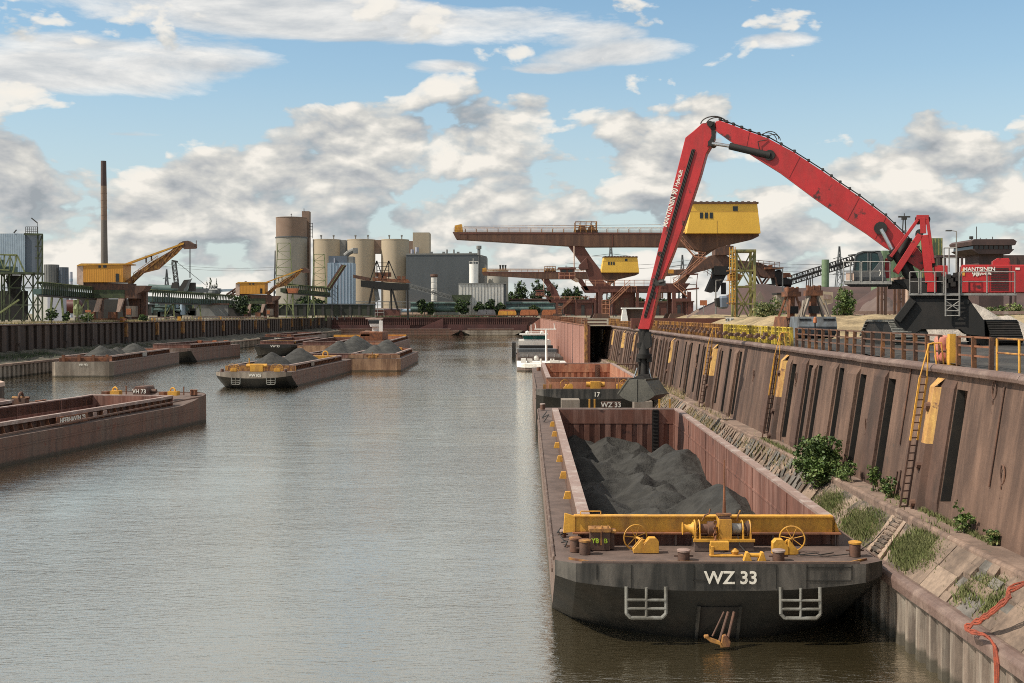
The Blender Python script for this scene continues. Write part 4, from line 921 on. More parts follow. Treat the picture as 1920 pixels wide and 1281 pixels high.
def coalz(X, Y):
    X2 = X + vnoise(X, Y, .3, 31, 3)*2.2; Y2 = Y + vnoise(X, Y, .3, 32, 3)*3.5; Z = np.full(X.shape, .9) + vnoise(X, Y, .25, 30, 3)*.7
    for cx, cy, h_, s_ in CN: Z = np.maximum(Z, h_ - s_*np.sqrt((X2-cx)**2 + ((Y2-cy)*.75)**2 + .01))
    for cx, cy, h_, s_ in PT: Z = np.minimum(Z, h_ + s_*np.sqrt((X2-cx)**2 + ((Y2-cy)*.7)**2 + .05))
    Z = Z + .15*np.clip(X/4, -1, 1) + vnoise(X, Y, .8, 33, 6, .5)*.4
    Z = Z - .45*np.clip((np.abs(X)-3.0)/1.2, 0, 1) - .35*np.clip((Y-30)/15, 0, 1); return np.clip(Z, .5, 2.9)
V, F = hgrid(150, 760, -wi+.01, wi-.01, 3.46, 47.25, coalz); o = npmesh('coal_load', V, F, ['coal'], smooth=True)
o.location = wz.location; o.rotation_euler = wz.rotation_euler; tag(o, 'dark coal in rough ridges filling the hold of the barge WZ 33', 'coal', kind='stuff')

# ---- the empty barge behind it
b2, d2 = barge('empty_barge', 'empty orange rusty barge moored right behind the WZ 33 coal barge', (8.0, 112, 0), R(-.6), 50, 11.4, 4.05, 1.1, mats=dict(hold='holdor', side='hullside', plate='hullplate'), y0=3.5, y1=39, grids=False, sheer=.2)
b = MB(); b.bx(-4.4, 4.4, 3.3, 3.42, 4.45, 4.62); b.build('cross_beam', 'yelrust', b2); handwheel(b2, -2.6, 2.2, 4.1, flip=1); handwheel(b2, 2.6, 2.2, 4.1, flip=-1)
for x in (-5, -4.4): b = MB(); b.bx(x, x+.3, 2, 2.3, 4.05, 4.6); b.build('bollard', 'yelrust', b2)
b = MB(); b.bx(-.4, .6, 1.9, 2.5, 4.05, 4.9); b.tube((-.8, 2.2, 4.6), (1, 2.2, 4.6), .25); b.build('winch', 'yel', b2)
b = MB(); b.tube((1.9, .1, 3.2), (1.9, .1, 5.3), .05); b.tube((2.2, .1, 3.2), (2.2, .1, 5.3), .05); b.build('ladder', 'rust', b2); text('17', .6, b2, (.1, -.04, 3.75), (R(90), 0, 0))
bollard(b2, -4.95, 41, 4.05, mt='rust', rr=.25); b = MB(); [b.torus((2.6, 38.85, z), .12, .03, (0,1,0), 8, 4) for z in np.arange(1.6, 4.8, .3)]; b.bx(2.3, 2.9, 38.9, 38.97, .3, 4.9); b.build('hold_ladder', 'rustdk', b2)
b = MB(); b.bx(4.9, 9.5, 38.6, 39.6, 4.9, 5.02); b.build('gangplank', 'rustdk', b2)

# ---- barges out on the water.  far=True barges are built nose away from the camera
def place(pxa, za, pxb, zb):
    """two waterline pixels -> positions"""
    return g(*pxa, za), g(*pxb, zb)
# empty barge at left, its bow towards the middle of the basin
vh = Vector((-32.3, 124.6, 0)); vdir = Vector((6.0, 37.6, 0)).normalized(); vrz = math.atan2(-vdir.x, vdir.y) + math.pi
Bv = 11.4; nrm = Vector((-vdir.y, vdir.x, 0)); cen = vh + nrm*Bv/2
hb_, (wi2, wo2, a0, a1, zg2, zt2) = barge('empty_barge', 'long empty barge with a red hold and VH 73 on its bow', (cen.x, cen.y, 0), vrz, 72, Bv, 2.15, 1.0, near='plain', mats=dict(plate='hull', side='hull', hold='hold', coam='coam'), brackets=True, sheer=.95, y0=6.2, wide=1.15)
zb = 3.0
b = MB(); b.prism([(-.75, 0), (.75, 0), (.6, .8), (.45, .95), (-.45, .95), (-.6, .8)], 2.0, 4.2); b.v = [(x, y, z+zb) for x, y, z in b.v]; hs = b.build('bow_housing', 'hull', hb_, bevel=.02)
text('VH 73', .58, hs, (0, 4.23, zb+.42), (R(90), 0, R(180)))
b = MB(); b.tube((.1, 3, zb+.95), (.1, 3, zb+1.7), .02); b.tube((-1.3, 3, zb+.4), (1.3, 3, zb+.4), .22); b.build('winch', 'rustdk', hb_)
for x in (-3.0, 3.4):
    b = MB(); b.mi = 0; b.torus((x-.3, 3.4, zb+.45), .33, .09, (.3, 1, 0), 14, 6); b.bx(x-.9, x+.1, 3.0, 3.8, zb, zb+.45); b.mi = 1; b.bx(x-1.4, x-1.3, 3, 3.1, zb, zb+.9); b.bx(x+.5, x+1.1, 3, 3.7, zb, zb+.35); b.build('windlass', ['yel', 'rust'], hb_)
for x in (-4.8, -4.4): bollard(hb_, x, 1.2, 2.9, mt='rust', top='rust', rr=.2, h=.5)
side_z = 2.15
b = MB(); b.bx(-5.0, -4.93, 23.6, 28.6, 2.22, 2.95); sg = b.build('name_plate', 'rust', hb_); text('NEERHAVEN 73', .62, sg, (-5.02, 26.1, 2.58), (R(90), 0, R(-90)), sx_=.95)
b = MB(); [b.bx(-4.97, -4.9, y, y+.6, 2.45, 2.85) for y in (20.2, 22.0)]; b.build('draught_mark', 'coam', hb_)

wn, dn = barge('empty_barge', 'rusty barge marked VW90 alongside the VH 73 barge', (-51.5, 118.0, 0), vrz, 60, 11.4, 2.15, 1.0, near='plain', mats=dict(plate='hull', side='hull'), brackets=True, sheer=.5, y0=5.2, wide=1.15)
b = MB(); b.prism([(-.9, 0), (.9, 0), (.7, .95), (-.7, .95)], 2.0, 4.0); b.v = [(x-.4, y+.2, z+2.7) for x, y, z in b.v]; hs = b.build('bow_housing', 'hullside', wn); text('VW90', .75, hs, (-.4, 4.25, 3.1), (R(90), 0, R(180)))
b = MB(); b.mi = 0; b.torus((-4.2, 3.2, 3.3), .5, .12, (1, .2, 0), 14, 6); b.bx(-4.9, -3.6, 2.9, 3.7, 2.6, 3.25); b.mi = 1; b.tube((-5.1, 3.2, 3.3), (-3.3, 3.2, 3.3), .12); b.build('windlass', ['rustdk', 'yelrust'], wn)
b = MB(); b.bx(-2.4, -1.6, 3, 3.6, 2.6, 3.2); b.build('winch', 'rustdk', wn)
for x, y in ((-5, 1.0), (-5, .4), (-5.1, 1.8)): bollard(wn, x, y, 2.55, mt='rust', top='rust', h=.3)
# pale motor ship bow at the left edge
r = thing('motor_ship', 'pale pink bow of a motor ship lying behind the VW90 barge', 'ship', (-65.5, 143, 0), R(-12)); b = MB()
P = [(-5, -30), (-5, -4), (-4, 0), (-1.5, 2.6), (1.5, 2.6), (4, 0), (5, -4), (5, -30)]
b.prism(P, -1, 3.1, 'z'); b.build('hull', 'piledark', r); b = MB(); b.prism([(x*1.02, y*1.02) for x, y in P], 2.7, 3.2, 'z'); b.build('deck_edge', 'pink', r)
b = MB(); b.bx(-3.2, 3.2, -14, -5, 3.2, 4.6); b.build('bulwark', 'whiteclean', r); b = MB(); b.tube((1.2, -1.5, 3.5), (3, -1.5, 3.5), .5); b.bx(1.3, 2.8, -2.4, -.6, 3.2, 3.9); b.build('winch', 'rust', r)

heaps = []
def loaded(label, A, Bp, L, B, zg, hc, **k):
    """A, Bp: waterline points of the right hand side, near and far"""
    d = (Bp - A).normalized(); n = Vector((-d.y, d.x, 0)); c = A + n*B/2; return barge('coal_barge' if k.pop('coal', 1) else 'empty_barge', label, (c.x, c.y, 0), math.atan2(-d.x, d.y), L, B, zg, hc, **k)
# C: loaded barge moored at the left bank
A_, B_ = g(212, 707, 0), g(337, 682, 0)
cb_, dd = loaded('pale grey coal barge moored at the left sheet pile wall', A_, B_, (B_-A_).length, 10.9, 2.75, 1.0, near='plain', mats=dict(plate='hullpale', side='hull', hold='holdor'), brackets=True, y0=3.5)
b = MB(); b.bx(-4.4, 4.4, 1, 1.6, 2.75, 3.5); [b.bx(x, x+.5, .6, 1, 2.75, 4.0) for x in (-3.8, -1, 1.5, 4)]; b.build('deck_gear', 'rust', cb_)
text('VH 93', .6, cb_, (.2, -.04, 2.2), (R(90), 0, 0)); b = MB(); b.bx(4.95, 5.0, 24, 27.5, 2.85, 3.6); b.build('name_plate', 'galv', cb_)
def cheap(barge_, y, x, w, d, h, label, seed, mt='coallt', z=3.0, pk=None):
    p = rootmat(barge_) @ Vector((x, y, z)); return heap('coal_heap', label, 'coal heap', p.x, p.y, p.z - 1.2, w*1.15, d, h + 2.1, mt, seed, 44, group='coal heaps on the barges', peaks=pk, rz=barge_.rotation_euler.z, rough=.16)
cheap(cb_, 15.5, 0, 7.6, 19, 1.5, 'nearest grey coal heap on the pale barge at the left bank', 1, pk=[(-.1, -.2, 1, .95), (.1, .25, .8, .7)])
cheap(cb_, 26.5, -.8, 5.5, 9, .9, 'small middle coal heap on the pale barge at the left bank', 2)
cheap(cb_, 38, 0, 7.6, 20, 1.4, 'farthest coal heap on the pale barge at the left bank', 3, pk=[(0, -.1, 1, 1), (.1, .35, .7, .6)])
# D, its empty neighbour
A_, B_ = g(357, 680, 0), g(447, 669, 0)
db_, dd = loaded('empty brown barge moored end to end behind the pale coal barge', A_, B_, (B_-A_).length + 2, 11.2, 3.3, 1.0, near='spoon', grids=False, mats=dict(side='hull', plate='hullside'), brackets=True, coal=0)
b = MB(); [b.bx(x, x+1, 33, 34, 3.3, 4.4) for x in (-4, 0, 3)]; b.build('windlass', 'wag_r', db_)
# E, black barge further on
eb_, dd = loaded('dark barge with black square stern moored by the dark left wall', g(554, 652.5, 0), g(604, 645, 0), 62, 12, 3.6, .9, near='spoon', grids=False, mats=dict(plate='blackm'), brackets=True, coal=0)
b = MB(); [b.bx(x, x+1.2, 1, 2, 3.6, 4.6) for x in (-4, -.5, 3)]; b.build('winch', 'rust', eb_); text('VH 91', .8, eb_, (0, -.05, 3.1), (R(90), 0, 0))
# F: VW 105 and G beside it
A_, B_ = g(549.6, 728.6, 0), g(647, 701, 0); A_ = Vector((-33.9, 179.5, 0)); B_ = Vector((-31.8, 226, 0))
fb_, dd = loaded('coal barge in mid basin marked VW105 with yellow winches on its stern', A_, B_, 52, 11.7, 2.5, .95, near='spoon', mats=dict(plate='hullpale', side='hull'), brackets=True, textn='VW105', y0=5)
for x in (-3.6, 3.2): handwheel(fb_, x, 2.2, 2.5, R_=.7); handwheel(fb_, x, 2.4, 2.5, R_=.6, flip=-1)
b = MB(); b.bx(-1, 1, 2, 2.8, 2.5, 3.6); b.tube((-1.6, 2.4, 3.4), (1.6, 2.4, 3.4), .3); b.tube((-1.2, 2.4, 3.6), (-1.2, 2.4, 4.6), .08); b.build('winch', 'yel', fb_); bollard(fb_, -5, .8, 2.5, rr=.25); bollard(fb_, 4.9, .8, 2.5, rr=.25)
b = MB(); b.bx(-5.6, 5.6, 4.5, 4.8, 2.5, 3.3); b.build('breakwater', 'yelrust', fb_)
cheap(fb_, 15.5, -.9, 8, 12.5, 1.2, 'small dark coal heap near the stern of the VW105 barge', 4, 'coal')
cheap(fb_, 30, .4, 8.4, 15, 1.5, 'pointed dark coal heap in the middle of the VW105 barge', 5, 'coal')
fd = (B_-A_).normalized(); A2 = A_ + fd*54; A2.z = 0
f2, dd = loaded('coal barge coupled beyond the VW105 barge with the tallest heap', A2, A2 + fd*20, 54, 11.7, 2.5, .95, near='plain', mats=dict(plate='hullwood', side='hull'), brackets=True, y0=5)
cheap(f2, 30, 0, 9.4, 40, 2.8, 'tallest two tone coal heap, on the barge coupled beyond VW105', 6, pk=[(.1, .1, 1, .95), (-.25, -.42, .78, .8)])
b = MB(); b.torus((-2, 42.5, 3.8), .55, .14, (.3,1,0), 14, 6); b.torus((2.5, 42.5, 3.8), .55, .14, (.3,1,0), 14, 6); b.bx(-4.5, 4.5, 42, 43.6, 2.6, 3.5); b.build('windlass', 'yel', fb_)
b = MB(); b.bx(4.86, 4.9, 19, 21.5, 2.6, 3.3); b.build('name_plate', 'hullpale', fb_)
A_, B_ = g(751, 696.8, 0), g(784.5, 679, 0)
gb_, dd = loaded('rust streaked square ended coal barge right of the VW105 barge', A_, B_, 46, 11.3, 2.5, 1.0, near='plain', mats=dict(plate='hullwood', side='hull', hold='holdor'), brackets=True, y0=4)
b = MB(); b.bx(-3.5, -1.9, .4, 2, 2.5, 3.3); b.bx(1.9, 3.5, .4, 2, 2.5, 3.3); b.bx(-5.2, 5.2, 3.4, 3.8, 2.5, 3.2); b.build('deck_box', 'hullwood', gb_)
b = MB(); b.bx(-.9, .9, .6, 1.5, 2.5, 3.1); b.tube((-1.2, 1, 3.2), (1.2, 1, 3.2), .3); b.tube((0, .5, 2.0), (0, .6, 3.8), .1); b.build('winch', 'yelrust', gb_)
cheap(gb_, 21, .2, 9, 32, 2.2, 'big two tone coal heap on the rust streaked barge', 7, pk=[(.05, .15, 1, .85), (-.3, -.25, .72, .8)])
b = MB(); [b.bx(x, x+.8, 40, 41, 2.5, 3.6) for x in (-1, 1.5)]; b.build('windlass', 'wag_o', gb_)
# H: barges and pusher behind them
h3, dd = loaded('small rusty barge with orange painted hatch edge behind the coal heaps', Vector((-33.4, 322, 0)), Vector((-34.7, 400, 0)), 78, 11.2, 2.9, 1.0, near='plain', mats=dict(side='hull', plate='hullwood', hold='holdor'), brackets=True, coal=0, simple=True)
b = MB(); b.bx(-4.6, 4.6, 72.5, 73.5, 3.9, 4.4); b.build('hatch_edge', 'wag_o', h3); bollard(h3, 4.8, 74, 2.9, rr=.5, h=.9)
h2, dd = loaded('rusty barge with long orange board alongside the push boat', Vector((-46.5, 315, 0)), Vector((-48, 400, 0)), 70, 11.2, 2.9, 1.0, near='plain', mats=dict(side='hull', plate='hullwood'), brackets=True, coal=0, simple=True)
b = MB(); b.bx(-4.5, 4.6, 65.0, 65.6, 3.0, 4.6); b.build('hatch_edge', 'wag_o', h2)
h1, dd = loaded('black barge with yellow deck beam at the rear of the group', Vector((-58.0, 315, 0)), Vector((-60, 400, 0)), 60, 11.2, 3.2, .9, near='spoon', grids=False, mats=dict(side='hull', plate='blackm'), brackets=True, coal=0, simple=True)
b = MB(); b.bx(-4.6, 4.6, 5, 5.5, 3.4, 4.1); b.build('cross_beam', 'yel', h1); text('VW 93', .85, h1, (0, -.05, 2.7), (R(90), 0, 0))
p0 = thing('push_boat', 'small rust red push boat with a white wheelhouse on a mast', 'boat', (-40.8, 352, 0)); b = MB(); b.prism([(-4, -1), (4, -1), (4, 3.6), (-4, 3.6)], -14, 8); b.bx(-3.6, 3.0, -10, 6, 3.6, 6.2); b.build('hull', 'rust', p0, bevel=.2)
b = MB(); b.bx(-.9, 1.2, -2.5, -.5, 6, 7.6); b.bx(1.6, 2.6, -6, -5, 3, 9.4); b.build('column', 'whiteclean', p0); b = MB(); b.prism([(-1.3, 7.6), (1.2, 7.6), (1.7, 9.8), (-1.9, 9.8)], -3.8, -.5); b.build('wheelhouse', 'whiteclean', p0)
b = MB(); b.bx(-1.7, 1.5, -3.86, -3.8, 8.5, 9.5); b.build('window', 'win', p0); b = MB(); b.bx(-2.6, 2.2, -4.4, 0, 9.8, 10.2); b.bx(-2.9, -1.6, -3, -2, 6.1, 6.4); b.build('roof', 'pink', p0)
b = MB(); b.tube((0, -2, 10.2), (0, -2, 12), .1); b.tube((-3.5, -2, 10.6), (0, -2, 10.3), .06); b.build('antenna', 'galv', p0); b = MB(); b.cb((-2, -9.95, 5.2), (2.6, .1, .5)); b.build('name_plate', 'whiteclean', p0)
# long barges lying along the far wall
for i, (x0, x1, lb) in enumerate(((-98, -27.5, 'long empty barge lying along the far quay wall, left one'), (-26.5, 6, 'shorter barge lying along the far wall, right of the long one'))):
    o, dd = barge('moored_barge', lb, (x0, 624.5, 0), R(-90), x1-x0, 9, 2.6, .8, near='spoon', far='spoon', grids=False, simple=True, mats=dict(side='hullpale' if i else 'hull'), group='barges along the far wall')
# ---- motor ship behind the empty barge
s = thing('motor_ship', 'white wheelhouse motor ship moored along the smooth pinkish wall', 'ship', (6.0, 232, 0)); b = MB(); b.mi = 0
b.prism([(-4.9, 2), (-4.9, 90), (4.9, 90), (4.9, 2), (3.4, .2), (0, -.6), (-3.4, .2)], -1, .8, 'z'); b.mi = 1; b.prism([(-5.0, 2), (-5.0, 14), (5.0, 14), (5.0, 2), (3.5, .1), (0, -.8), (-3.5, .1)], .8, 1.6, 'z'); b.build('hull', ['hullside', 'whiteclean'], s)
text('NEPTUNUS', .6, s, (-2.8, -.35, 1.2), (R(90), 0, R(-8)))
b = MB(); b.bx(-4.7, 4.7, 14, 74, .9, 2.3); b.build('hatch_coaming', 'piledark', s); b = MB(); [b.bx(-4.3, 4.3, y, y+.6, 2.3, 2.5) for y in range(18, 60, 8)]; [b.tube((x, 15, 2.3), (x, 15, 3.0), .15) for x in (-3.6,-2.6,0,3,4)]; b.build('hatch_cover', 'galv', s)
b = MB(); b.bx(-4.5, 4.5, 44, 50, 2.3, 3.1); b.build('hatch_stack', 'slate', s); b = MB(); b.bx(-4.2, 4.2, 60, 66, 2.3, 3.5); b.build('dark_hatch', 'blackm', s)
b = MB(); b.bx(-4.2, 4.0, 72, 86, 1.0, 4.5); b.build('deckhouse', 'white', s); b = MB(); b.prism([(-2.8, 4.5), (2.6, 4.5), (3.2, 5.95), (-3.4, 5.95)], 73, 78); b.build('wheelhouse', 'whiteclean', s)
b = MB(); b.prism([(-2.9, 4.8), (2.7, 4.8), (3.1, 5.75), (-3.3, 5.75)], 72.9, 72.99); b.build('wheelhouse_window', 'glasst', s); b = MB(); b.bx(-4.0, 3.4, 72, 79, 5.95, 6.2); [b.lathe([(0,0),(.4,.1),(.5,.4),(.3,.7),(0,.8)], (x, 75, 6.2), 10, cap=False) for x in (-2, 1.8)]; b.bx(-2.6, 2.4, 74, 74.3, 6.6, 6.8); b.build('roof', 'whiteclean', s)
b = MB(); b.tube((-1, 75, 6.2), (-1, 75, 8.6), .08); b.build('antenna', 'whiteclean', s)
b = MB(); b.tube((1.0, 8, 1.6), (1.0, 8, 8.2), .24, .20, 10); b.bx(-1.4, 3.0, 7.85, 8.15, 8.2, 8.42); b.tube((-1.1, 8, 8.4), (-1.3, 8, 9.5), .08); b.tube((2.7, 8, 8.4), (2.6, 8, 9.5), .08); b.build('mast', 'whiteclean', s)
b = MB(); b.bx(-4.2, -3.2, 3, 4.4, 1.6, 2.5); b.bx(-3, -1.9, 4, 5, 1.6, 2.4); b.bx(1.6, 3.6, 3.4, 4.6, 1.6, 2.1); [b.tube((x, 4.2, 1.6), (x, 4.2, 2.4), .2) for x in (1.9, 2.4, -.2)]; b.lathe([(0,0),(.45,.1),(.5,.5),(.35,.9),(0,1.0)], (-1.1, 5, 2.0), 12, cap=False); b.build('deck_gear', 'white', s)
b = MB(); b.bx(-6.0, -5.0, 76, 90, 0, 3.8); b.build('fender_stack', 'blackm', s)
# ================================================================ MATERIAL HANDLER
ex = thing('material_handler', 'big red material handler on a black gantry undercarriage reaching over the barges', 'material handler', (26.9, 77, 9.42), R(-18.6))
E = lambda *pts, y=0: [lp(ex, px, py, y) for px, py in pts]
def E3(px, py, y=0): x, z = lp(ex, px, py, y); return Vector((x, y, z))
def xprism(b, pts, y0, y1): return b.prism(E(*pts, y=y0), y0, y1)   # outline measured on its front plane
b = MB(); up = [(1341,228),(1349,226),(1374,235),(1405,247),(1439,259),(1489,286),(1542,321),(1575,344),(1611,369),(1661,406),(1694,438),(1722,467),(1741,492)]
dn = [(1728,507),(1706,492),(1674,471),(1658,462),(1624,437),(1586,412),(1524,369),(1461,322),(1411,291),(1367,262),(1342,244)]
pu = E(*up, y=-.45); pd = E(*dn, y=-.45); b.prism(pu + pd, -.45, .45)
b.build('boom', 'red', ex, bevel=.04)
b = MB()                                              # flange plates, weld seams
for a, c in zip(pd[:-1], pd[1:]): b.bar((a[0], 0, a[1]), (c[0], 0, c[1]), 1.06, .07)
b.build('boom_flange', 'red', ex)
M['reddk'] = mat('dark red seam', (.22,.014,.013), None, 3, 1, .6)
b = MB(); [b.bar(E3(*p0, -.455), E3(*p1, -.455), .035, .01) for p0, p1 in (((1405,249),(1398,284)), ((1500,294),(1480,333)), ((1611,371),(1589,412)), ((1661,408),(1641,448)))]; b.build('weld_seam', 'reddk', ex, each=False)
b = MB(); pts = [Vector((x, -.2, z+.10)) for x, z in pu[1:]]
for k in (0, .12, .26): b.path([p + Vector((0, k, .04*(i % 2))) for i, p in enumerate(pts)], .035)
for a, c in zip(pts[:-1], pts[1:]):
    for k in (0, .5): p = a.lerp(c, k); b.cb(p + Vector((0, .1, .03)), (.16, .5, .16))
for cx, cy, rr in ((1443, 262, .55), (1450, 264, .42), (1438, 266, .6)):
    p = E3(cx, cy, -.35); b.path([p + Vector((math.cos(a)*rr*1.1, .05*math.sin(3*a), abs(math.sin(a))*rr)) for a in np.linspace(0, math.pi, 12)], .03)
p = E3(1337, 232, -.2); b.path([p + Vector((math.cos(a)*.85 - .0, 0, abs(math.sin(a))*.5)) for a in np.linspace(0, math.pi, 14)], .045); b.path([p + Vector((math.cos(a)*.7+.2, .2, abs(math.sin(a))*.45)) for a in np.linspace(0, math.pi, 14)], .04)
pa, pb = E3(1425, 285, -.55), E3(1440, 262, -.5); b.path([pa, pa.lerp(pb, .5) + Vector((-.4, -.1, .3)), pb], .03)
b.build('hose', 'cable', ex, smooth=True)
st = [(1330,230),(1317,231),(1300,246),(1285,258),(1281.5,272),(1262,350),(1243,430),(1221,520),(1201,600),(1196,617),(1217,618),(1222,600),(1236,537),(1260,480),(1283,419),(1302,362),(1314,325),(1324,288),(1335,270),(1339,259),(1341,230)]
b = MB(); xprism(b, st, -.42, .42); stk = b.build('stick', 'red', ex, bevel=.03)
b = MB(); g0 = E((1297,280),(1303,280),(1212,596),(1207,596), y=-.45); b.prism(g0, -.455, -.44); b.build('hose_channel', 'blackm', ex)
b = MB()
for k in (-.10, 0, .10): a, c = E3(1300, 281, -.5), E3(1210, 592, -.5); b.tube(a + Vector((k,0,0)), c + Vector((k*.8,0,0)), .03)
b.tube(E3(1245, 528, -.5), E3(1236, 530, -.5), .2); b.cb(E3(1238, 531, -.5), (.7, .3, .35)); b.torus(E3(1237,476,-.5), .12, .05, (0,1,0), 10, 5)
b.build('stick_hose', 'cable', ex)
a, c = E3(1250, 428, -.43), E3(1282, 322, -.43); ang = math.atan2(c.z-a.z, c.x-a.x)
for body, px, py, sz, kx in (('MANTSINEN', 1255.0, 397, .46, .84), ('90', 1265.3, 359.5, .56, .8), ('HybriLift', 1273.0, 334.5, .37, .9)): text(body, sz, stk, E3(px, py, -.43), (R(90), -ang, 0), ext=.004, sx_=kx)
b = MB(); b.tube(E3(1331, 232, -.6), E3(1331, 232, -.6) + Vector((0, 1.2, 0)), .2, n=14); b.tube(E3(1333, 268, -.6), E3(1333, 268, -.6) + Vector((0, 1.2, 0)), .22, n=12)
b.prism(E((1333,228),(1340,228),(1341,258),(1335,272),(1326,275),(1334,255), y=-.47), -.475, -.43); b.build('elbow_pin', 'blackm', ex, smooth=True)
b = MB(); b.tube(E3(1368, 274, -.5), E3(1444, 292, -.5), .24, n=12); b.tube(E3(1443, 291, -.62), E3(1443, 291, -.62) + Vector((0, .3, 0)), .36, n=14); b.build('stick_cylinder', 'blackm', ex, smooth=True)
b = MB(); b.tube(E3(1335, 269, -.5), E3(1370, 274.5, -.5), .12, n=10); b.build('cylinder_rod', 'steel', ex, smooth=True)
b = MB(); b.tube(E3(1652, 430, -.62), E3(1673, 468, -.62), .15, n=10); b.build('lift_rod', 'steel', ex, smooth=True)
b = MB(); b.tube(E3(1651, 428, -.7), E3(1651, 428, -.7) + Vector((0, .3, 0)), .42, n=14); b.tube(E3(1673, 468, -.62), E3(1706, 520, -.62), .27, n=12); b.tube(E3(1702, 446, -.5), E3(1686, 480, -.5), .24, n=12); b.tube(E3(1724, 437, -1.1), E3(1724, 437, -1.1) + Vector((0, 2.2, 0)), .25, n=12)
for px, py in ((1722,411),(1738,411),(1669,482),(1748,494)): p = E3(px, py, -1.0); b.tube(p, p + Vector((0, 2, 0)), .22, n=10)
b.build('lift_cylinder', 'blackm', ex, smooth=True)
b = MB()                                              # A frame of red struts
def strut(p0, p1, w, yl=(-1.0, .9)):
    for y in yl:
        b.bar(E3(*p0, y), E3(*p1, y), .22, w)
strut((1726,440), (1679,512), .42); strut((1734,441), (1743,530), .52); strut((1721,412), (1670,482), .2); strut((1739,412), (1750,494), .2); strut((1730,408), (1731,438), .36)
b.bar(E3(1718,410,0), E3(1741,410,0), 2.2, .3); xprism(b, [(1716,407),(1742,407),(1742,415),(1735,417),(1733,436),(1727,436),(1725,417),(1716,415)], -.3, .3)
b.build('support_frame', 'red', ex, bevel=.02)
b = MB(); b.bar(E3(1664,485,-.6), E3(1664,522,-.6), .32); xprism(b, [(1752,498),(1777,498),(1777,520),(1752,520)], -1, 1); xprism(b, [(1740,515),(1756,515),(1756,548),(1738,548)], -1.1, -.7); xprism(b, [(1862,489),(1870,484),(1892,484),(1897,497),(1862,497)], -.8, .8)
b.build('slew_frame', 'red', ex, bevel=.02)
b = MB(); xprism(b, [(1675,525),(1800,515),(1800,549),(1710,549)], -.9, 1.2); xprism(b, [(1706,549),(1812,549),(1812,566),(1712,566)], -1.2, 1.2); xprism(b, [(1690,470),(1704,480),(1720,520),(1706,535),(1690,512)], -.35, .35)
for i in range(10): p = E3(1760+i*4.5, 515 + (i*7) % 24, -1.0); b.cb(p, (.3, .4, .3))
b.build('slew_deck', 'blackm', ex)
# engine house
b = MB(); b.prism(E((1803,496.5),(1975,496.5),(1975,549),(1803,549), y=-1.5), -1.5, 1.5); hs = b.build('engine_house', 'red', ex, bevel=.05)
b = MB(); [b.prism(E((1858,py),(1891,py),(1891,py+1.4),(1858,py+1.4), y=-1.5), -1.53, -1.49) for py in np.arange(503, 546, 3.1)]; b.build('louver', 'blackm', ex)
b = MB(); b.prism(E((1855,498),(1856,498),(1856,548),(1855,548), y=-1.5), -1.515, -1.5); b.prism(E((1895,498),(1896.4,498),(1896.4,548),(1895,548), y=-1.5), -1.515, -1.5); b.prism(E((1816,530),(1818,530),(1818,548),(1816,548), y=-1.5), -1.515, -1.5); b.build('panel_gap', 'redtank', ex)
b = MB(); b.prism(E((1904,502),(1912,502),(1912,506),(1904,506), y=-1.5), -1.53, -1.5); b.build('sticker', 'letter', ex)
b = MB(); b.prism(E((1804.5,504),(1809,504),(1809,517),(1804.5,517), y=-1.5), -1.53, -1.5); b.build('warning_sticker', 'yel', ex)
p = E3(1836, 505, -1.53); text('MANTSINEN', .34, hs, p, (R(90), 0, 0)); p = E3(1829, 514.5, -1.53); text('90', .42, hs, p, (R(90), 0, 0)); p = E3(1845, 513.5, -1.53); text('HybriLift', .24, hs, p, (R(90), 0, 0))
b = MB(); b.prism(E((1704,550),(1906,550),(1906,554),(1704,554), y=-2.6), -2.6, -1.5); plat = b.build('platform', 'galv', ex)
b = MB()
def rail(x0, x1, yt, yb, y, posts, mids=(.45,)):
    a, c = E3(x0, yt, y), E3(x1, yt, y); a2, c2 = E3(x0, yb, y), E3(x1, yb, y); b.tube(a, c, .036); b.tube(a, a2, .036); b.tube(c, c2, .036)
    for m_ in mids: b.tube(a.lerp(a2, m_), c.lerp(c2, m_), .026)
    for k in posts: b.tube(a.lerp(c, k), a2.lerp(c2, k), .04)
for x0, x1, pp in ((1706,1723,()),(1727,1769,(.62,)),(1803,1903,(.48,))): rail(x0, x1, 510, 550, -2.6, pp)
rail(1770, 1794, 465, 510, -2.5, (.4,), (.4,))
b.build('railing', 'galv', ex, smooth=True)
b = MB(); [b.tube(E3(x, 510, -2.7), E3(x, 593, -2.7), .055) for x in (1773, 1799)]; [b.tube(E3(1773, py, -2.7), E3(1799, py, -2.7), .035) for py in (554, 562, 573, 583, 592)]
b.tube(E3(1774, 565, -2.7), E3(1798, 582, -2.7), .03); b.tube(E3(1798, 565, -2.7), E3(1774, 582, -2.7), .03); b.build('ladder', 'galv', ex)
# cab on its platform
b = MB(); b.prism(E((1582,527),(1672,527),(1672,533),(1582,533), y=-2.4), -2.4, -.4); b.build('cab_platform', 'galv', ex)
b = MB(); b.prism(E((1585,533),(1670,533),(1662,537),(1592,537), y=-2.3), -2.3, -.4); b.bar(E3(1665,535,-.5), E3(1700,535,-.5), .5); b.build('cab_arm', 'blackm', ex)
b = MB()
for x0, x1, pp in ((1582,1613,(.4,)), (1616,1669,(.30,.74))): rail(x0, x1, 491, 528, -2.4, pp, (.48,))
b.build('cab_railing', 'galv', ex, smooth=True)
cabo = [(1597,527),(1600,500),(1603,481),(1607,474),(1618,470.5),(1651,470),(1655,480),(1662,527)]
b = MB(); b.prism(E((1597,527),(1601,510),(1634,510),(1650,490),(1646,476),(1640,473),(1640,470),(1651,470),(1655,480),(1662,527), y=-1.9), -1.9, -1.82); b.prism(E(*cabo, y=-.5), -.5, -.42)
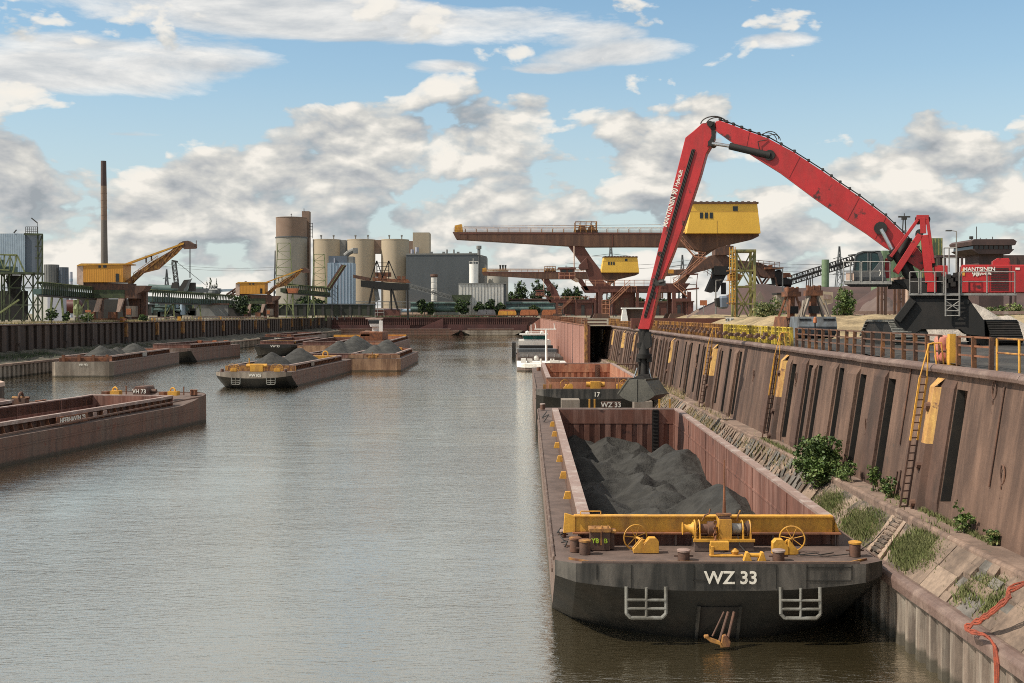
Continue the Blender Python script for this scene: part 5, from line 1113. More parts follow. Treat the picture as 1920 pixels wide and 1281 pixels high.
b.prism(E((1603,480),(1607,474),(1618,470.5),(1651,470),(1651,473),(1620,473.5),(1609,477),(1604,483), y=-1.9), -1.9, -.42); b.prism(E((1650,470),(1655,480),(1662,527),(1654,527), y=-1.88), -1.88, -.42); b.prism(E((1597,524),(1662,524),(1662,527),(1597,527), y=-1.9), -1.9, -.42)
b.bar(E3(1604,480,-1.86), E3(1598,526,-1.86), .1); b.bar(E3(1627.5,474,-1.86), E3(1627.5,512,-1.86), .08); b.bar(E3(1633,474,-1.86), E3(1633,512,-1.86), .05)
b.bar(E3(1590,479,-1.2), E3(1606,477,-1.2), .5, .06); cab = b.build('cab', 'grey', ex, bevel=.02)
b = MB(); b.prism(E((1604,481),(1610,476),(1627,474),(1640,474),(1646,477),(1650,490),(1634,511),(1600,511), y=-1.85), -1.85, -1.84); b.build('window', 'glass', cab)
b = MB(); b.prism(E((1648,506),(1650,506),(1652,512),(1650,518),(1648,518),(1650,512), y=-1.9), -1.91, -1.9); b.build('emblem', 'letter', cab)
b = MB(); b.prism(E((1586,511),(1601,511),(1601,526),(1586,526), y=-2.35), -2.35, -2.3); b.build('board', 'pink', ex)
# undercarriage
b = MB(); body = [(1710,560),(1816,560),(1846,602),(1848,632),(1812,628),(1800,618),(1728,618),(1714,628),(1690,632),(1676,602)]
b.prism(E(*body, y=-2.4), -2.4, 2.4); b.prism(E((1706,554),(1816,554),(1816,563),(1706,563), y=-2.2), -2.2, 2.2)
b.bar(E3(1712,562,-2.5), E3(1682,602,-2.5), .3, .5); b.build('undercarriage', 'blackm', ex, bevel=.04)
b = MB(); [b.tube(E3(x, 566, -2.45), E3(x, 566, -2.45)+Vector((0,.3,0)), .18, n=10) for x in (1710, 1812)]; b.build('lug', 'blackm', ex)
def track(name, xc, w, rz_, pale):
    """crawler: hexagonal side outline along its length, cleats on the shoes"""
    L, hgt = 6.2, 1.75; prof = [(-L/2+.2, .5), (-L/2+1.3, 1.55), (L/2-1.3, 1.55), (L/2-.2, .5), (L/2-.7, .0), (-L/2+.7, .0)]
    c_, s_ = math.cos(rz_), math.sin(rz_); tr = lambda v: [(xc + x*c_ - y*s_, x*s_ + y*c_, z) for x, y, z in v]
    b = MB(); b.prism([(y, z) for y, z in prof], -w/2+.15, w/2-.15, 'x'); b.v = tr(b.v); t_ = b.build(name, 'black', ex)
    b = MB()
    for (ya, za), (yb_, zb_) in zip(prof, prof[1:]+prof[:1]):
        a, c = Vector((0, ya, za)), Vector((0, yb_, zb_)); n = max(2, int((c-a).length/.27))
        for i in range(n):
            p = a.lerp(c, (i+.5)/n); d = (c-a).normalized(); nrm_ = Vector((0, -d.z, d.y)); 
            b.bar(p - d*.12 + nrm_*.04, p + d*.12 + nrm_*.04, w, .08); b.bar(p - d*.02 + nrm_*.1, p + d*.02 + nrm_*.1, w, .06)
    b.v = tr(b.v); b.build('track_shoe', pale, t_)
    b = MB(); [b.lathe([(.36, -w/2+.1), (.36, w/2-.1)], (0, y, .5), 14, 'x') for y in (-L/2+.7, L/2-.7)]; b.v = tr(b.v); b.build('idler', 'black', t_)
track('track', lp(ex, 1674, 640, -2.5)[0], 2.3, R(24), 'frame'); track('track', lp(ex, 1868, 640, -2.5)[0], 1.9, R(12), 'black')
# grab on the stick
tipx, tipz = lp(ex, 1208, 615, 0)
b = MB(); P = lambda px, py: Vector((*[lp(ex, px, py, 0)[0]], 0, lp(ex, px, py, 0)[1]))
b.tube(P(1208,612), P(1207,640), .38, .30, 12); b.tube(P(1207,640), P(1208,668), .30, .42, 12); b.prism(E((1196,622),(1218,622),(1220,650),(1212,655),(1200,650), y=-.3), -.3, .3); b.tube(P(1208,664), P(1208,672), .55, .5, 14)
b.cb(P(1200, 648), (.3,.6,.4)); b.build('rotator', 'blackm', ex, smooth=True)
head = b
b = MB(); b.tube(P(1207,668), P(1208,712), .2, .24, 10)
for dx in (-10, -5, 5, 10): b.tube(P(1207+dx*.7, 668), P(1207+dx*.95, 712), .08)
for dx in (-10, 10): b.cb(P(1208+dx, 674), (.3,.4,.35))
b.prism(E((1199,702),(1217,702),(1219,712),(1196,712), y=-.3), -.35, .35); b.build('grab_frame', 'blackm', ex, smooth=True)
b = MB(); b.tube(P(1195,690), P(1189,708), .05); b.tube(P(1216,690), P(1222,714), .05); b.build('grab_rod', 'steel', ex)
gc_ = P(1206, 752); th = R(18.6 - 31); gz0 = gc_.z; hw, top = 1.42, 1.58
def shell(sgn):
    b = MB(); prof = [(0, 0)]
    for k in range(1, 9): a = k/8; prof.append((sgn*hw*1.0*a, .52*a**2.4))
    prof += [(sgn*hw*.46, top*.98), (0, top)]; b.prism(prof, -1.15, 1.15)
    return b
for sgn in (-1, 1):
    b = shell(sgn); b.bx(min(0, sgn*.09), max(0, sgn*.09), -1.2, -1.14, .02, top); b.bar((sgn*hw, -1.17, .53), (sgn*hw*.46, -1.17, top*.98), .05, .09)
    b.bar((sgn*hw, -1.18, .53), (sgn*hw, 1.18, .53), .10, .06); b.bar((sgn*hw*.46, -1.1, top), (sgn*hw*.46, 1.1, top), .12, .1)
    c_, s_ = math.cos(th), math.sin(th); b.v = [(gc_.x + x*c_ - y*s_, x*s_ + y*c_, gz0 + z) for x, y, z in b.v]
    b.build('grab_shell', 'grabgrey', ex)
b = MB()
for y in (-.5, .5): b.prism([(-.5, top), (.5, top), (.25, top+.2), (-.25, top+.2)], y-.1, y+.1)
c_, s_ = math.cos(th), math.sin(th); b.v = [(gc_.x + x*c_ - y*s_, x*s_ + y*c_, gz0 + z) for x, y, z in b.v]; b.build('grab_hinge', 'blackm', ex)
# driver seated in the cab
pr = thing('person', 'driver in a pale shirt sitting behind the cab window of the red machine', 'person', (0, 0, 0)); Em = rootmat(ex)
p = E3(1625, 519, -1.2); pr.location = Em @ p; pr.rotation_euler = (0, 0, R(90-18.6))
def skinfig(name, pts, edges, rad, mt, parent):
    me = bpy.data.meshes.new(name); me.from_pydata(pts, edges, []); me.materials.append(M[mt]); o = link(name, me, parent)
    s_ = o.modifiers.new('skin', 'SKIN'); 
    for i, r_ in enumerate(rad): me.skin_vertices[0].data[i].radius = (r_, r_)
    me.skin_vertices[0].data[0].use_root = True; sb = o.modifiers.new('sub', 'SUBSURF'); sb.levels = 1; sb.render_levels = 1; return o
def mk(name, pts, edges, rad, mt, parent):
    import bmesh
    me = bpy.data.meshes.new(name); me.from_pydata(pts, edges, []); bm = bmesh.new(); bm.from_mesh(me); bm.verts.layers.skin.verify(); bm.to_mesh(me); bm.free()
    me.materials.append(M[mt]); o = link(name, me, parent)
    for i, r_ in enumerate(rad): me.skin_vertices[0].data[i].radius = (r_, r_)
    me.skin_vertices[0].data[0].use_root = True; o.modifiers.new('skin', 'SKIN'); sb = o.modifiers.new('sub', 'SUBSURF'); sb.levels = 1; sb.render_levels = 1; return o
pts = [(0,0,.1),(0,0,.3),(0,0,.5),(0,.02,.6),(0,.03,.68),(0,.05,.78),(-.19,0,.5),(-.25,.12,.28),(-.22,.36,.25),(.19,0,.5),(.25,.12,.28),(.22,.36,.25),(-.1,.1,.08),(-.12,.45,.1),(-.12,.5,-.3),(.1,.1,.08),(.12,.45,.1),(.12,.5,-.3),(-.22,.43,.25),(.22,.43,.25)]
ed = [(0,1),(1,2),(2,3),(3,4),(4,5),(2,6),(6,7),(7,8),(8,18),(2,9),(9,10),(10,11),(11,19),(0,12),(12,13),(13,14),(0,15),(15,16),(16,17)]
body = mk('body', pts, ed, [.15,.14,.15,.06,.085,.1,.075,.05,.04,.075,.05,.04,.09,.07,.05,.09,.07,.05,.035,.035], 'skin', pr)
mk('shirt', [(0,0,.08),(0,0,.3),(0,0,.5),(-.19,0,.5),(-.25,.12,.29),(.19,0,.5),(.25,.12,.29)], [(0,1),(1,2),(2,3),(3,4),(2,5),(5,6)], [.17,.16,.165,.09,.065,.09,.065], 'shirt', pr)
b = MB(); b.lathe([(.0,.0),(.09,.01),(.115,.06),(.10,.11),(0,.14)], (0,.02,.76), 12, cap=False); b.build('hair', 'hair', pr, smooth=True)
b = MB(); b.cb((0, -.15, -.02), (.5, .15, .2)); b.cb((0, .15, -.02), (.5, .55, .14)); b.cb((0, -.22, .35), (.48, .12, .75)); b.cb((0, .1, -.25), (.3, .3, .35)); 
b.v = [tuple(Em.inverted() @ (rootmat(pr) @ Vector(v))) for v in b.v]; b.build('seat', 'blackm', cab, bevel=.03)

# ================================================================ GRAB UNLOADERS ON THE RIGHT QUAY
un = thing('unloader_crane', 'big rust brown bridge unloader with a large yellow machine house, nearest of its kind', 'crane', (20, 230, 9.42), 0, 'bridge unloaders on the right quay')
U = lambda *pts: [lp(un, px, py, 0) for px, py in pts]
def U3(px, py, y=0): x, z = lp(un, px, py, 0); return Vector((x, y, z))
b = MB(); b.mi = 0
b.prism(U((849,436),(1282,437),(1420,440),(1420,444),(1408,450),(1347,464),(1341,466),(1320,474),(1283,464),(1180,463.5),(1098,464),(1088,463),(1065,462),(856,449.5)), -1.6, 1.6)
b.prism(U((1308,462),(1345,464),(1322,480),(1312,480)), -1.2, 1.2); b.build('girder', 'craneB', un, bevel=.06)
b = MB(); b.bar(U3(862,439,-1.62), U3(1282,439,-1.62), .06, .25); [b.bar(U3(x, 438, -1.63), U3(x, 449+(x-870)*.05, -1.63), .1, .1) for x in (876, 1147)]; b.build('girder_stiffener', 'craneR', un)
b = MB(); rails(b, [U3(852,437,-1.5), U3(1282,437,-1.5)], .9, (.5, 1), .05, 2.1, .05); rails(b, [U3(852,437,1.5), U3(1282,437,1.5)], .9, (.5, 1), .05, 2.1, .05); b.tube(U3(870,424.5,0)+Vector((0,0,0)), U3(1240,421.5,0), .04); b.build('walkway_railing', 'yelrust', un)
b = MB(); b.mi = 0; b.prism(U((853,424),(866,421),(868,436),(853,436)), -1.3, -.9); b.prism(U((853,424),(866,421),(868,436),(853,436)), .9, 1.3); b.mi = 1; b.prism(U((857,427),(864,427),(864,436),(857,436)), -.8, .8); b.build('tip_sheave', ['yel', 'blackm'], un)
b = MB(); rails(b, [U3(1078,437,-1.7), U3(1118,437,-1.7), U3(1118,437,1.7), U3(1078,437,1.7)], 2.1, (.3, .6, 1), .06, 1.1); b.build('trolley_railing', 'yelrust', un)
b = MB(); b.prism(U((1083,437),(1085,425),(1097,425),(1099,437)), -1, 1); b.prism(U((1101,437),(1103,427),(1109,421),(1114,427),(1116,437)), -1, 1); b.prism(U((1076,433),(1120,433),(1120,437),(1076,437)), -1.4, 1.4); b.build('trolley', 'rustdk', un)
b = MB(); b.prism(U((1292,385),(1413,385),(1419.5,440),(1282,440)), -3.4, 3.4); mh = b.build('machine_house', 'yelhouse', un, bevel=.05)
b = MB(); b.prism(U((1291,382),(1415,382),(1415,385.3),(1291,385.3)), -3.7, 3.7); [b.prism(U((x,380.6),(x+5,380.6),(x+5,382),(x,382)), -3.4, -3) for x in range(1296, 1410, 11)]; b.build('roof_edge', 'rustdk', un)
b = MB(); [b.prism(U((x,401.5),(x+6,401.5),(x+6,412.5),(x,412.5)), -3.46, -3.38) for x in (1307, 1316, 1325)]; b.prism(U((1368,390),(1377,390),(1377,398.5),(1368,398.5)), -3.46, -3.38); b.build('window', 'win', un)
b = MB(); b.prism(U((1338.5,416),(1339.2,416),(1339.2,440),(1338.5,440)), -3.42, -3.39); b.prism(U((1284,399.7),(1415,399.7),(1415,400.2),(1284,400.2)), -3.42, -3.39); b.build('panel_seam', 'yelrust', un)
b = MB(); b.prism(U((1066,462),(1094,463),(1110,487),(1124,505),(1131,527),(1146,538),(1115,538),(1104,524),(1098,505)), -1.2, 1.2); b.prism(U((1086,497),(1099,483),(1103,505),(1090,507),(1085,502)), -1.5, 1.5); b.build('slanted_leg', 'craneR', un, bevel=.05)
b = MB(); b.prism(U((1090,537),(1240,537),(1240,549),(1098,549)), -3, -2); b.prism(U((1090,537),(1240,537),(1240,549),(1098,549)), 2, 3); b.prism(U((1076,520),(1090,524),(1104,546),(1096,546),(1082,528),(1070,526)), -3, -2); b.prism(U((1240,532),(1290,532),(1276,549),(1240,549)), -3, 3); b.build('portal_beam', 'craneR', un, bevel=.05)
b = MB(); rails(b, [U3(1096,537,-3.2), U3(1240,537,-3.2)], 1.1, (.5, 1), .05, 2, .05); rails(b, [U3(1172,549,-3.2), U3(1190,549,-3.2)], 1.1, (1,), .05, 1); b.build('portal_railing', 'craneP', un)
for (x0, x1) in ((1120,1127), (1189,1194), (1256,1262), (1284,1290)):
    for y in (-4, 3): b = MB(); b.prism(U((x0,548),(x1,548),(x1,592),(x0,592)), y, y+1); b.build('leg', 'craneR', un)
b = MB(); b.prism(U((1147,549),(1186,549),(1186,590),(1147,590)), -2, 3); b.prism(U((1262,560),(1290,560),(1290,566),(1262,566)), -4.2, 4); b.build('electric_house', 'craneR', un)
b = MB(); [b.prism(U((x-10,588),(x+14,588),(x+18,597),(x-14,597)), y-.4, y+.8) for x in (1122, 1262) for y in (-4, 3)]; [b.prism(U((x,560),(x+9,560),(x+9,588),(x,588)), -2.06, -2) for x in (1152, 1168)]; b.build('bogie', 'rustdk', un)
b = MB(); b.prism(U((1301,478),(1323,478),(1300,505),(1272,548),(1256,548),(1290,500)), -1.2, 1.2); b.build('rear_leg', 'craneB', un, bevel=.05)
b = MB()
def stair(p0, p1, y=-3.4, w=.9):
    for yy in (y, y+w):
        a, c = U3(*p0, yy), U3(*p1, yy); b.bar(a, c, .09, .22); n = max(3, int((c-a).length/1.3))
        if yy == y:
            b.tube(a+Vector((0,0,1)), c+Vector((0,0,1)), .05); b.tube(a+Vector((0,0,.5)), c+Vector((0,0,.5)), .04); [b.tube(a.lerp(c, i/n), a.lerp(c, i/n)+Vector((0,0,1)), .04) for i in range(n+1)]
    a, c = U3(*p0, y), U3(*p1, y); n = int((c-a).length/.35); [b.bar(a.lerp(c, i/n), a.lerp(c, i/n)+Vector((0,w,0)), .2, .04) for i in range(n+1)]
for s0, s1 in (((1138,575),(1178,536)), ((1270,450),(1298,483)), ((1298,483),(1318,485)), ((1318,485),(1285,514)), ((1285,514),(1258,534)), ((1258,534),(1288,560))): stair(s0, s1)
b.build('stairway', 'craneP', un)
b = MB(); b.prism(U((1282,514),(1304,514),(1304,516),(1282,516)), -3.6, 0); b.prism(U((1284,542),(1305,540),(1305,543),(1284,545)), -3.6, 0); b.bar(U3(1303,515,-3.4), U3(1300,541,-3.4), .12); b.prism(U((1283,508),(1289,508),(1289,516),(1283,516)), -3.4, -2); b.build('landing', 'craneR', un)
b = MB(); b.prism(U((1127,567),(1136,567),(1138,596),(1124,596)), -3.6, -2.9); rails(b, [U3(1126,596,-4), U3(1140,596,-4)], 3.4, (.25,.5,.75,1), .07, .7); b.build('stair_foot', 'craneP', un)
b = MB(); b.prism(U((1049,506),(1075,506),(1072,514),(1050,514)), -4.2, -2); b.prism(U((1048,513.5),(1075,513.5),(1075,524),(1048,524)), -4.3, -1.9); cb2 = b.build('operator_cab', 'craneR', un)
b = MB(); b.prism(U((1051,507.5),(1060,507.5),(1060,513),(1051,513)), -4.26, -4.2); b.prism(U((1063,507.5),(1072,507.5),(1071,513),(1063,513)), -4.26, -4.2); b.build('window', 'win', cb2)
b = MB(); b.prism(U((1045,503),(1077,503),(1078,506),(1044,506)), -4.5, -1.8); b.tube(U3(1060,503,-3), U3(1060,499,-3), .06); b.build('cab_roof', 'craneR', cb2); b = MB(); rails(b, [U3(1046,524,-4.5), U3(1076,524,-4.5)], 1.1, (.5,1), .05, .9); b.build('cab_railing', 'craneP', cb2)
b = MB(); b.tube(U3(1075,463,-3), U3(1075,524,-3), .12); b.bar(U3(1072,522,-3), U3(1082,528,-2.5), 1, .5); b.build('hanger', 'pink', un)
un2 = dup(un, (20, 446, 9.42), label='second rust brown unloader farther back with a smaller looking yellow machine house')
# ================================================================ CONVEYOR GALLERY, TOWER, STOCKPILE ON THE RIGHT
cv = thing('conveyor_gallery', 'dark brown conveyor gallery rising and falling behind the unloader', 'conveyor', (50, 300, 9.42)); U_ = lambda r, *pts: [lp(r, px, py, 0) for px, py in pts]
b = MB(); b.prism(U_(cv, (1240,507),(1290,505),(1330,480),(1352,476),(1375,488),(1415,492),(1450,503),(1450,522),(1430,521),(1400,508),(1370,500),(1340,502),(1300,513),(1240,519)), -2, 2); b.build('gallery', 'rustdk', cv, bevel=.08)
b = MB(); b.prism(U_(cv, (1338,463),(1372,462),(1372,478),(1338,480)), -2.6, 2.6); [b.cb((lp(cv, x, 461, 0)[0], 0, lp(cv, x, 461, 0)[1]), (.6, 2, 1.0)) for x in (1344, 1350, 1358, 1366)]; b.build('head_house', 'rustdk', cv)
b = MB(); b.prism(U_(cv, (1430,502),(1464,502),(1464,505),(1430,506)), -3, 3); b.prism(U_(cv, (1442,497),(1447,497),(1447,503),(1442,503)), -1, 1); b.build('roof', 'rust', cv)
b = MB(); b.prism(U_(cv, (1340,505),(1366,505),(1343,548),(1337,546),(1333,549),(1322,546)), -1.5, 1.5); b.prism(U_(cv, (1336,500),(1362,500),(1366,516),(1338,516)), -2.3, 2.3); b.prism(U_(cv, (1353,530),(1360,530),(1360,552),(1353,552)), -1, 1); b.build('chute', 'blackm', cv)
b = MB(); rails(b, [Vector((*[lp(cv,1412,497,-2.2)[0]], -2.2, lp(cv,1412,497,-2.2)[1])), Vector((lp(cv,1462,502,-2.2)[0], -2.2, lp(cv,1462,502,-2.2)[1]))], 1.3, (.5, 1), .07, 1.5); rails(b, [Vector((lp(cv,1320,512,-2.2)[0], -2.2, lp(cv,1320,512,-2.2)[1])), Vector((lp(cv,1334,522,-2.2)[0], -2.2, lp(cv,1334,522,-2.2)[1]))], 1.5, (.5, 1), .07, 1); b.build('railing', 'rustdk', cv)
b = MB(); b.prism(U_(cv, (1449,512),(1460,506),(1468,520),(1482,526),(1482,534),(1450,534)), -2, 2); b.tube(U3(1464,530)*1.0 if False else Vector((lp(cv,1455,531,0)[0],0,lp(cv,1455,531,0)[1])), Vector((lp(cv,1483,534,0)[0],0,lp(cv,1483,534,0)[1])), .7, n=12); b.build('transfer_head', 'blackm', cv)
b = MB(); b.prism(U_(cv, (1462,512),(1478,512),(1480,520),(1464,522)), -2.2, 2.2); b.build('red_hopper', 'rust', cv)
b = MB(); [b.bar(Vector((lp(cv,xa,ya,0)[0], y, lp(cv,xa,ya,0)[1])), Vector((lp(cv,xb,yb,0)[0], y, lp(cv,xb,yb,0)[1])), .4) for xa,ya,xb,yb in ((1412,505,1432,545),(1440,520,1420,548),(1450,520,1455,545),(1240,519,1240,560)) for y in (-2, 2)]; b.build('trestle_leg', 'rustdk', cv)
b = MB(); b.prism(U_(cv, (1418,536),(1430,536),(1430,546),(1418,546)), -3, 0); b.build('small_shed', 'hullpale', cv); b = MB(); b.prism(U_(cv, (1436,533),(1448,533),(1448,545),(1436,545)), -3, 0); b.build('control_shed', 'blackm', cv)
# yellow green lattice tower
lt = thing('lattice_tower', 'yellow green lattice steel tower standing behind the quay railing', 'tower', (27.6, 140, 9.42)); b = MB()
T = lambda px, py, y: Vector((lp(lt, px, py, 0)[0], y, lp(lt, px, py, 0)[1]))
lv = [472, 508, 538, 570, 602, 622]
for x in (1377, 1411):
    for y in (-1.2, 1.2): b.bar(T(x, 472, y), T(x, 624, y), .28)
for k, (a, c) in enumerate(zip(lv[:-1], lv[1:])):
    for y in (-1.2, 1.2):
        b.bar(T(1377, a, y), T(1411, a, y), .2); b.bar(T(1377, c if k % 2 else a+2, y), T(1394, (a if k % 2 else c), y), .14); b.bar(T(1411, c if k % 2 else a+2, y), T(1394, (a if k % 2 else c), y), .14)
    for x in (1377, 1411): b.bar(T(x, a, -1.2), T(x, c, 1.2), .13)
b.prism([lp(lt, *p) for p in ((1374,469),(1413,469),(1413,473),(1374,473))], -1.5, 1.5); b.build('lattice', 'greenY', lt)
b = MB(); [b.bar(T(x, 465, -1.6), T(x, 603 if x > 1370 else 572, -1.6), .1) for x in (1363.5, 1369, 1373.5)]; [b.bar(T(1363.5, y_, -1.6), T(1373.5, y_, -1.6), .08) for y_ in range(470, 570, 6)]; b.build('caged_ladder', 'yel', lt)
b = MB(); [b.prism([lp(lt, *p) for p in ((1360,y_),(1375,y_),(1375,y_+1.4),(1360,y_+1.4))], -1.8, -.6) for y_ in (508, 526, 568)]; b.prism([lp(lt,*p) for p in ((1366,515),(1376,510),(1390,517),(1386,526),(1366,526))], -.8, .8); b.build('platform', 'yelrust', lt)
b = MB(); b.prism([lp(lt,*p) for p in ((1376,595),(1402,595),(1402,604),(1376,604))], -1, 1); b.tube(T(1408,606,-1.4), T(1420,606,-1.4), .3); b.build('winch', 'rustdk', lt)
# stockpiles
V, F = hgrid(150, 40, -15, 150, -40, 60, lambda X, Y: np.maximum(-.3, np.minimum(8.0 + 2.6*np.clip(X/50, 0, 1) + .7*vnoise(X, Y, .05, 51, 3)*4, 13.5 - .42*np.abs(Y) + .0*X) * np.clip((X+16)/16, .0, 1) * (1 - .35*np.clip((X-45)/60, 0, 1)) + vnoise(X, Y, .3, 52, 5, .6)*1.2))
o = npmesh('ore_stockpile', V, F, ['ore'], smooth=True); o.location = (58, 292, 9.4); tag(o, 'long dark red brown ore stockpile behind the lattice tower', 'stockpile', kind='stuff')
p = q(1652, 580, 190); heap('ore_heap', 'brown conical ore heap seen under the cab of the red machine', 'heap', p.x, p.y, 9.2, 10.5, 12, 5.8, 'oredk', 11, 60)
p = q(1650, 580, 240); heap('ore_heap', 'larger dark red ore heap behind the conical one', 'heap', p.x+2, p.y, 9.2, 26, 22, 8.5, 'ore', 12, 50, peaks=[(0,0,1,1),(.5,.1,.95,.9)])
heap('gravel_heap', 'pale gravel heap beside the black undercarriage', 'gravel heap', q(1845, 625, 88).x, 88, 9.3, 9.5, 7, 3.0, 'gravel', 13, 70, rough=.12, peaks=[(-.2,0,1,.95),(.3,-.1,.7,.8)])
heap('gravel_heap', 'low gravel heap visible beneath the black undercarriage', 'gravel heap', q(1762, 630, 84).x, 84, 9.3, 7.5, 3, 1.6, 'gravel', 14, 50, rough=.12, peaks=[(-.35,0,.85,.7),(.35,0,.85,.7),(0,0,.95,.8)])
# spare grabs on the yard
def grab(label, px, pyb, Y, mt, w, rz_, seed):
    r = thing('clamshell_grab', label, 'grab', (q(px, pyb, Y).x, Y, 9.5), rz_, 'spare clamshell grabs on the yard'); b = MB()
    prof = [(-w/2, 1.0)] + [(-w/2*math.cos(a), 1.0 - .95*math.sin(a)) for a in np.linspace(0, math.pi, 12)][1:] + [(w*.38, 1.75), (-w*.38, 1.75)]
    b.prism([(y, z) for y, z in prof], -w/2, w/2, 'x'); b.build('shell', mt, r, bevel=.03); b = MB(); [b.bx(-w*.46+s*w*.62, -w*.16+s*w*.62, -w*.44, -w*.40, z, z+.06) for s in (0, 1) for z in (1.1, 1.25, 1.4, 1.55)]; b.build('grille', 'blackm', r)
    b = MB(); [b.bar((s*w*.36, yy, 1.5), (s*.28, yy*.3, 3.5), .16) for s in (-1, 1) for yy in (-.8, .8)]; [b.bar((s*w*.42, -1.0, 1.1), (s*w*.28, -.3, 3.0), .12) for s in (-1, 1)]; b.build('arm', 'hullpale' if seed else 'rust', r)
    b = MB(); b.cb((0, 0, 3.6), (1.3, .9, .4)); b.cb((0, 0, 3.95), (.9, .6, .35)); [b.tube((x, -.2, 3.7), (x, -.2, 4.2), .12) for x in (-.45, 0, .45)]; b.cb((0, 0, 2.4), (.9, .8, .3)); b.tube((0,0,1.7), (0,0,3.5), .3); b.build('sheave_head', 'rust', r)
    b = MB(); b.cb((0, -.3, 2.3), (.8, .3, .6)); b.build('cylinder_block', 'blackm', r)
M['grabsteel'] = mat('blue grey grab steel', (.16,.185,.21), (.08,.085,.09), 1, .5, .6)
grab('grey spare clamshell grab with louvred sides beside the leafy tree', 1524, 640, 92, 'grabsteel', 3.0, 0, 1)
grab('rusty orange spare clamshell grab left of the grey one', 1483, 640, 97, 'rust', 2.1, R(20), 0)
r = thing('bollard_lamp', 'small red and white marker standing on the yard in front of the grey grab', 'marker', (q(1528, 640, 78).x, 78, 9.45)); b = MB(); b.tube((0,0,0),(0,0,1.5),.05); b.build('pole','blackm',r); b = MB(); b.lathe([(.05,1.4),(.14,1.45),(.1,1.75),(0,1.85)], n=10, cap=False); b.build('head','wag_r',r)
# plants on the right
plant('tree', 'bright leafy young tree standing beside the grey spare grab', 'tree', (q(1582, 605, 108).x, 108, 10.2), 3.9, 2.5, 31, 3800, .17, mats=('leafB', 'leafA'), lobes=11, trunk=.06)
plant('bush', 'wide olive bush left of the rusty spare grab', 'bush', (q(1447, 605, 128).x, 128, 10.0), 3.2, 4.6, 32, 3600, .20, mats=('leafY', 'leafA'), lobes=9, trunk=.05)
plant('bush', 'bush behind the red engine house, nearer the lamp', 'bush', (q(1865, 590, 150).x, 150, 9.6), 3.2, 4.5, 33, 1800, .24, mats=('leafA', 'leafY'), lobes=7, trunk=.05, group='bushes behind the engine house')
plant('bush', 'bush behind the red engine house at the right edge', 'bush', (q(1902, 590, 150).x, 150, 9.6), 3.5, 4.6, 34, 1800, .24, mats=('leafB', 'leafY'), lobes=7, trunk=.05, group='bushes behind the engine house')
plant('bush', 'low bush at the foot of the lattice tower', 'bush', (q(1404, 612, 136).x-.5, 136, 9.4), 1.4, 2.6, 35, 900, .16, mats=('leafA', 'leafY'), lobes=5, trunk=.05)
def at(px, Y, z=9.42): return (q(px, 588, Y).x, Y, z)
for (x0, x1, lb) in ((1596, 1712, 'rusty crash barrier behind the leafy tree'), (1856, 1935, 'rusty crash barrier behind the gravel heap')):
    a = at(x0, 120); c = at(x1, 120); r = thing('crash_barrier', lb, 'barrier', ((a[0]+c[0])/2, 120, 10.1), 0, 'crash barriers behind the yard'); L = c[0]-a[0]; b = MB(); b.bx(-L/2, L/2, -.05, .05, 1.3, 1.65); b.build('rail', 'coam', r); b = MB(); [b.bx(x, x+.12, -.04, .06, -.5, 1.3) for x in np.arange(-L/2, L/2, 1.3)]; b.build('post', 'rust', r)
def lamp(px, pyt, Y, label, arm=-1, mt='galv'):
    x, _, z = at(px, Y); r = thing('street_lamp', label, 'street lamp', (x, Y, z), 0, 'lamp posts on the right bank'); h_ = q(px, pyt, Y).z - z; b = MB(); b.tube((0,0,0), (0,0,h_), .12*Y/150, .07*Y/150, 8); b.tube((0,0,h_), (arm*.8*Y/150, 0, h_+.1), .05*Y/150); b.build('pole', mt, r)
    b = MB(); b.cb((arm*1.0*Y/150, 0, h_+.08), (.7*Y/150, .3, .15)); b.build('lamp_head', 'grey', r)
lamp(1792, 434, 130, 'tall lamp post right of the green building'); lamp(1342, 526, 240, 'lamp post in front of the dark chute', 1); lamp(1306, 534, 240, 'lamp post left of the dark chute', -1); lamp(1467, 503, 230, 'lamp post in front of the transfer head', -1)
r = thing('mast', 'slim mast with a rotor-like head standing behind the raised boom', 'mast', at(1694, 200)); h_ = q(1694, 410, 200).z - 9.42; b = MB(); [b.bar((x, 0, 0), (x*.15, 0, h_), .15) for x in (-1.1, 1.1)]; [b.bar((-1.1+.1*i, 0, i*h_/9), (1.1-.1*i, 0, (i+1)*h_/9), .1) for i in range(8)]; b.build('lattice', 'dark', r)
b = MB(); b.cb((0,0,h_+.3), (2.0, .3, .25)); b.cb((0,0,h_), (.8,.5,.4)); b.tube((0,0,h_), (0,0,h_+.9), .08); b.build('head', 'dark', r)
# green building, control tower, pipe bridge
r = thing('green_building', 'tall green striped cladding building behind the raised boom', 'building', at(1710, 250)); b = MB(); P2 = lambda r_, *pts: [lp(r_, px, py, 0) for px, py in pts]
M['greenclad'] = mat('green striped cladding', (.16,.23,.13), (.13,.20,.11), .3, .3, .6, rib=(.35,'X',2), bump=.6); b.prism(P2(r, (1655,470),(1725,470),(1725,592),(1655,592)), 0, 8); b.prism(P2(r, (1725,447),(1765,447),(1765,592),(1725,592)), -.6, 8); b.build('wall', 'greenclad', r)
b = MB(); [b.prism(P2(r, (x,447),(x+2,447),(x+2,592),(x,592)), -.75, -.6) for x in range(1727, 1765, 6)]; b.build('cladding_rib', 'greenY', r)
r = thing('control_tower', 'brown flat roofed control room with a window band above the engine house', 'building', at(1842, 200)); b = MB()
b.prism(P2(r, (1822,478),(1868,478),(1868,592),(1822,592)), -3, 3); b.prism(P2(r, (1801,470),(1881,470),(1872,479),(1815,479)), -4.5, 4.5); b.build('shaft', 'tower', r, bevel=.05)
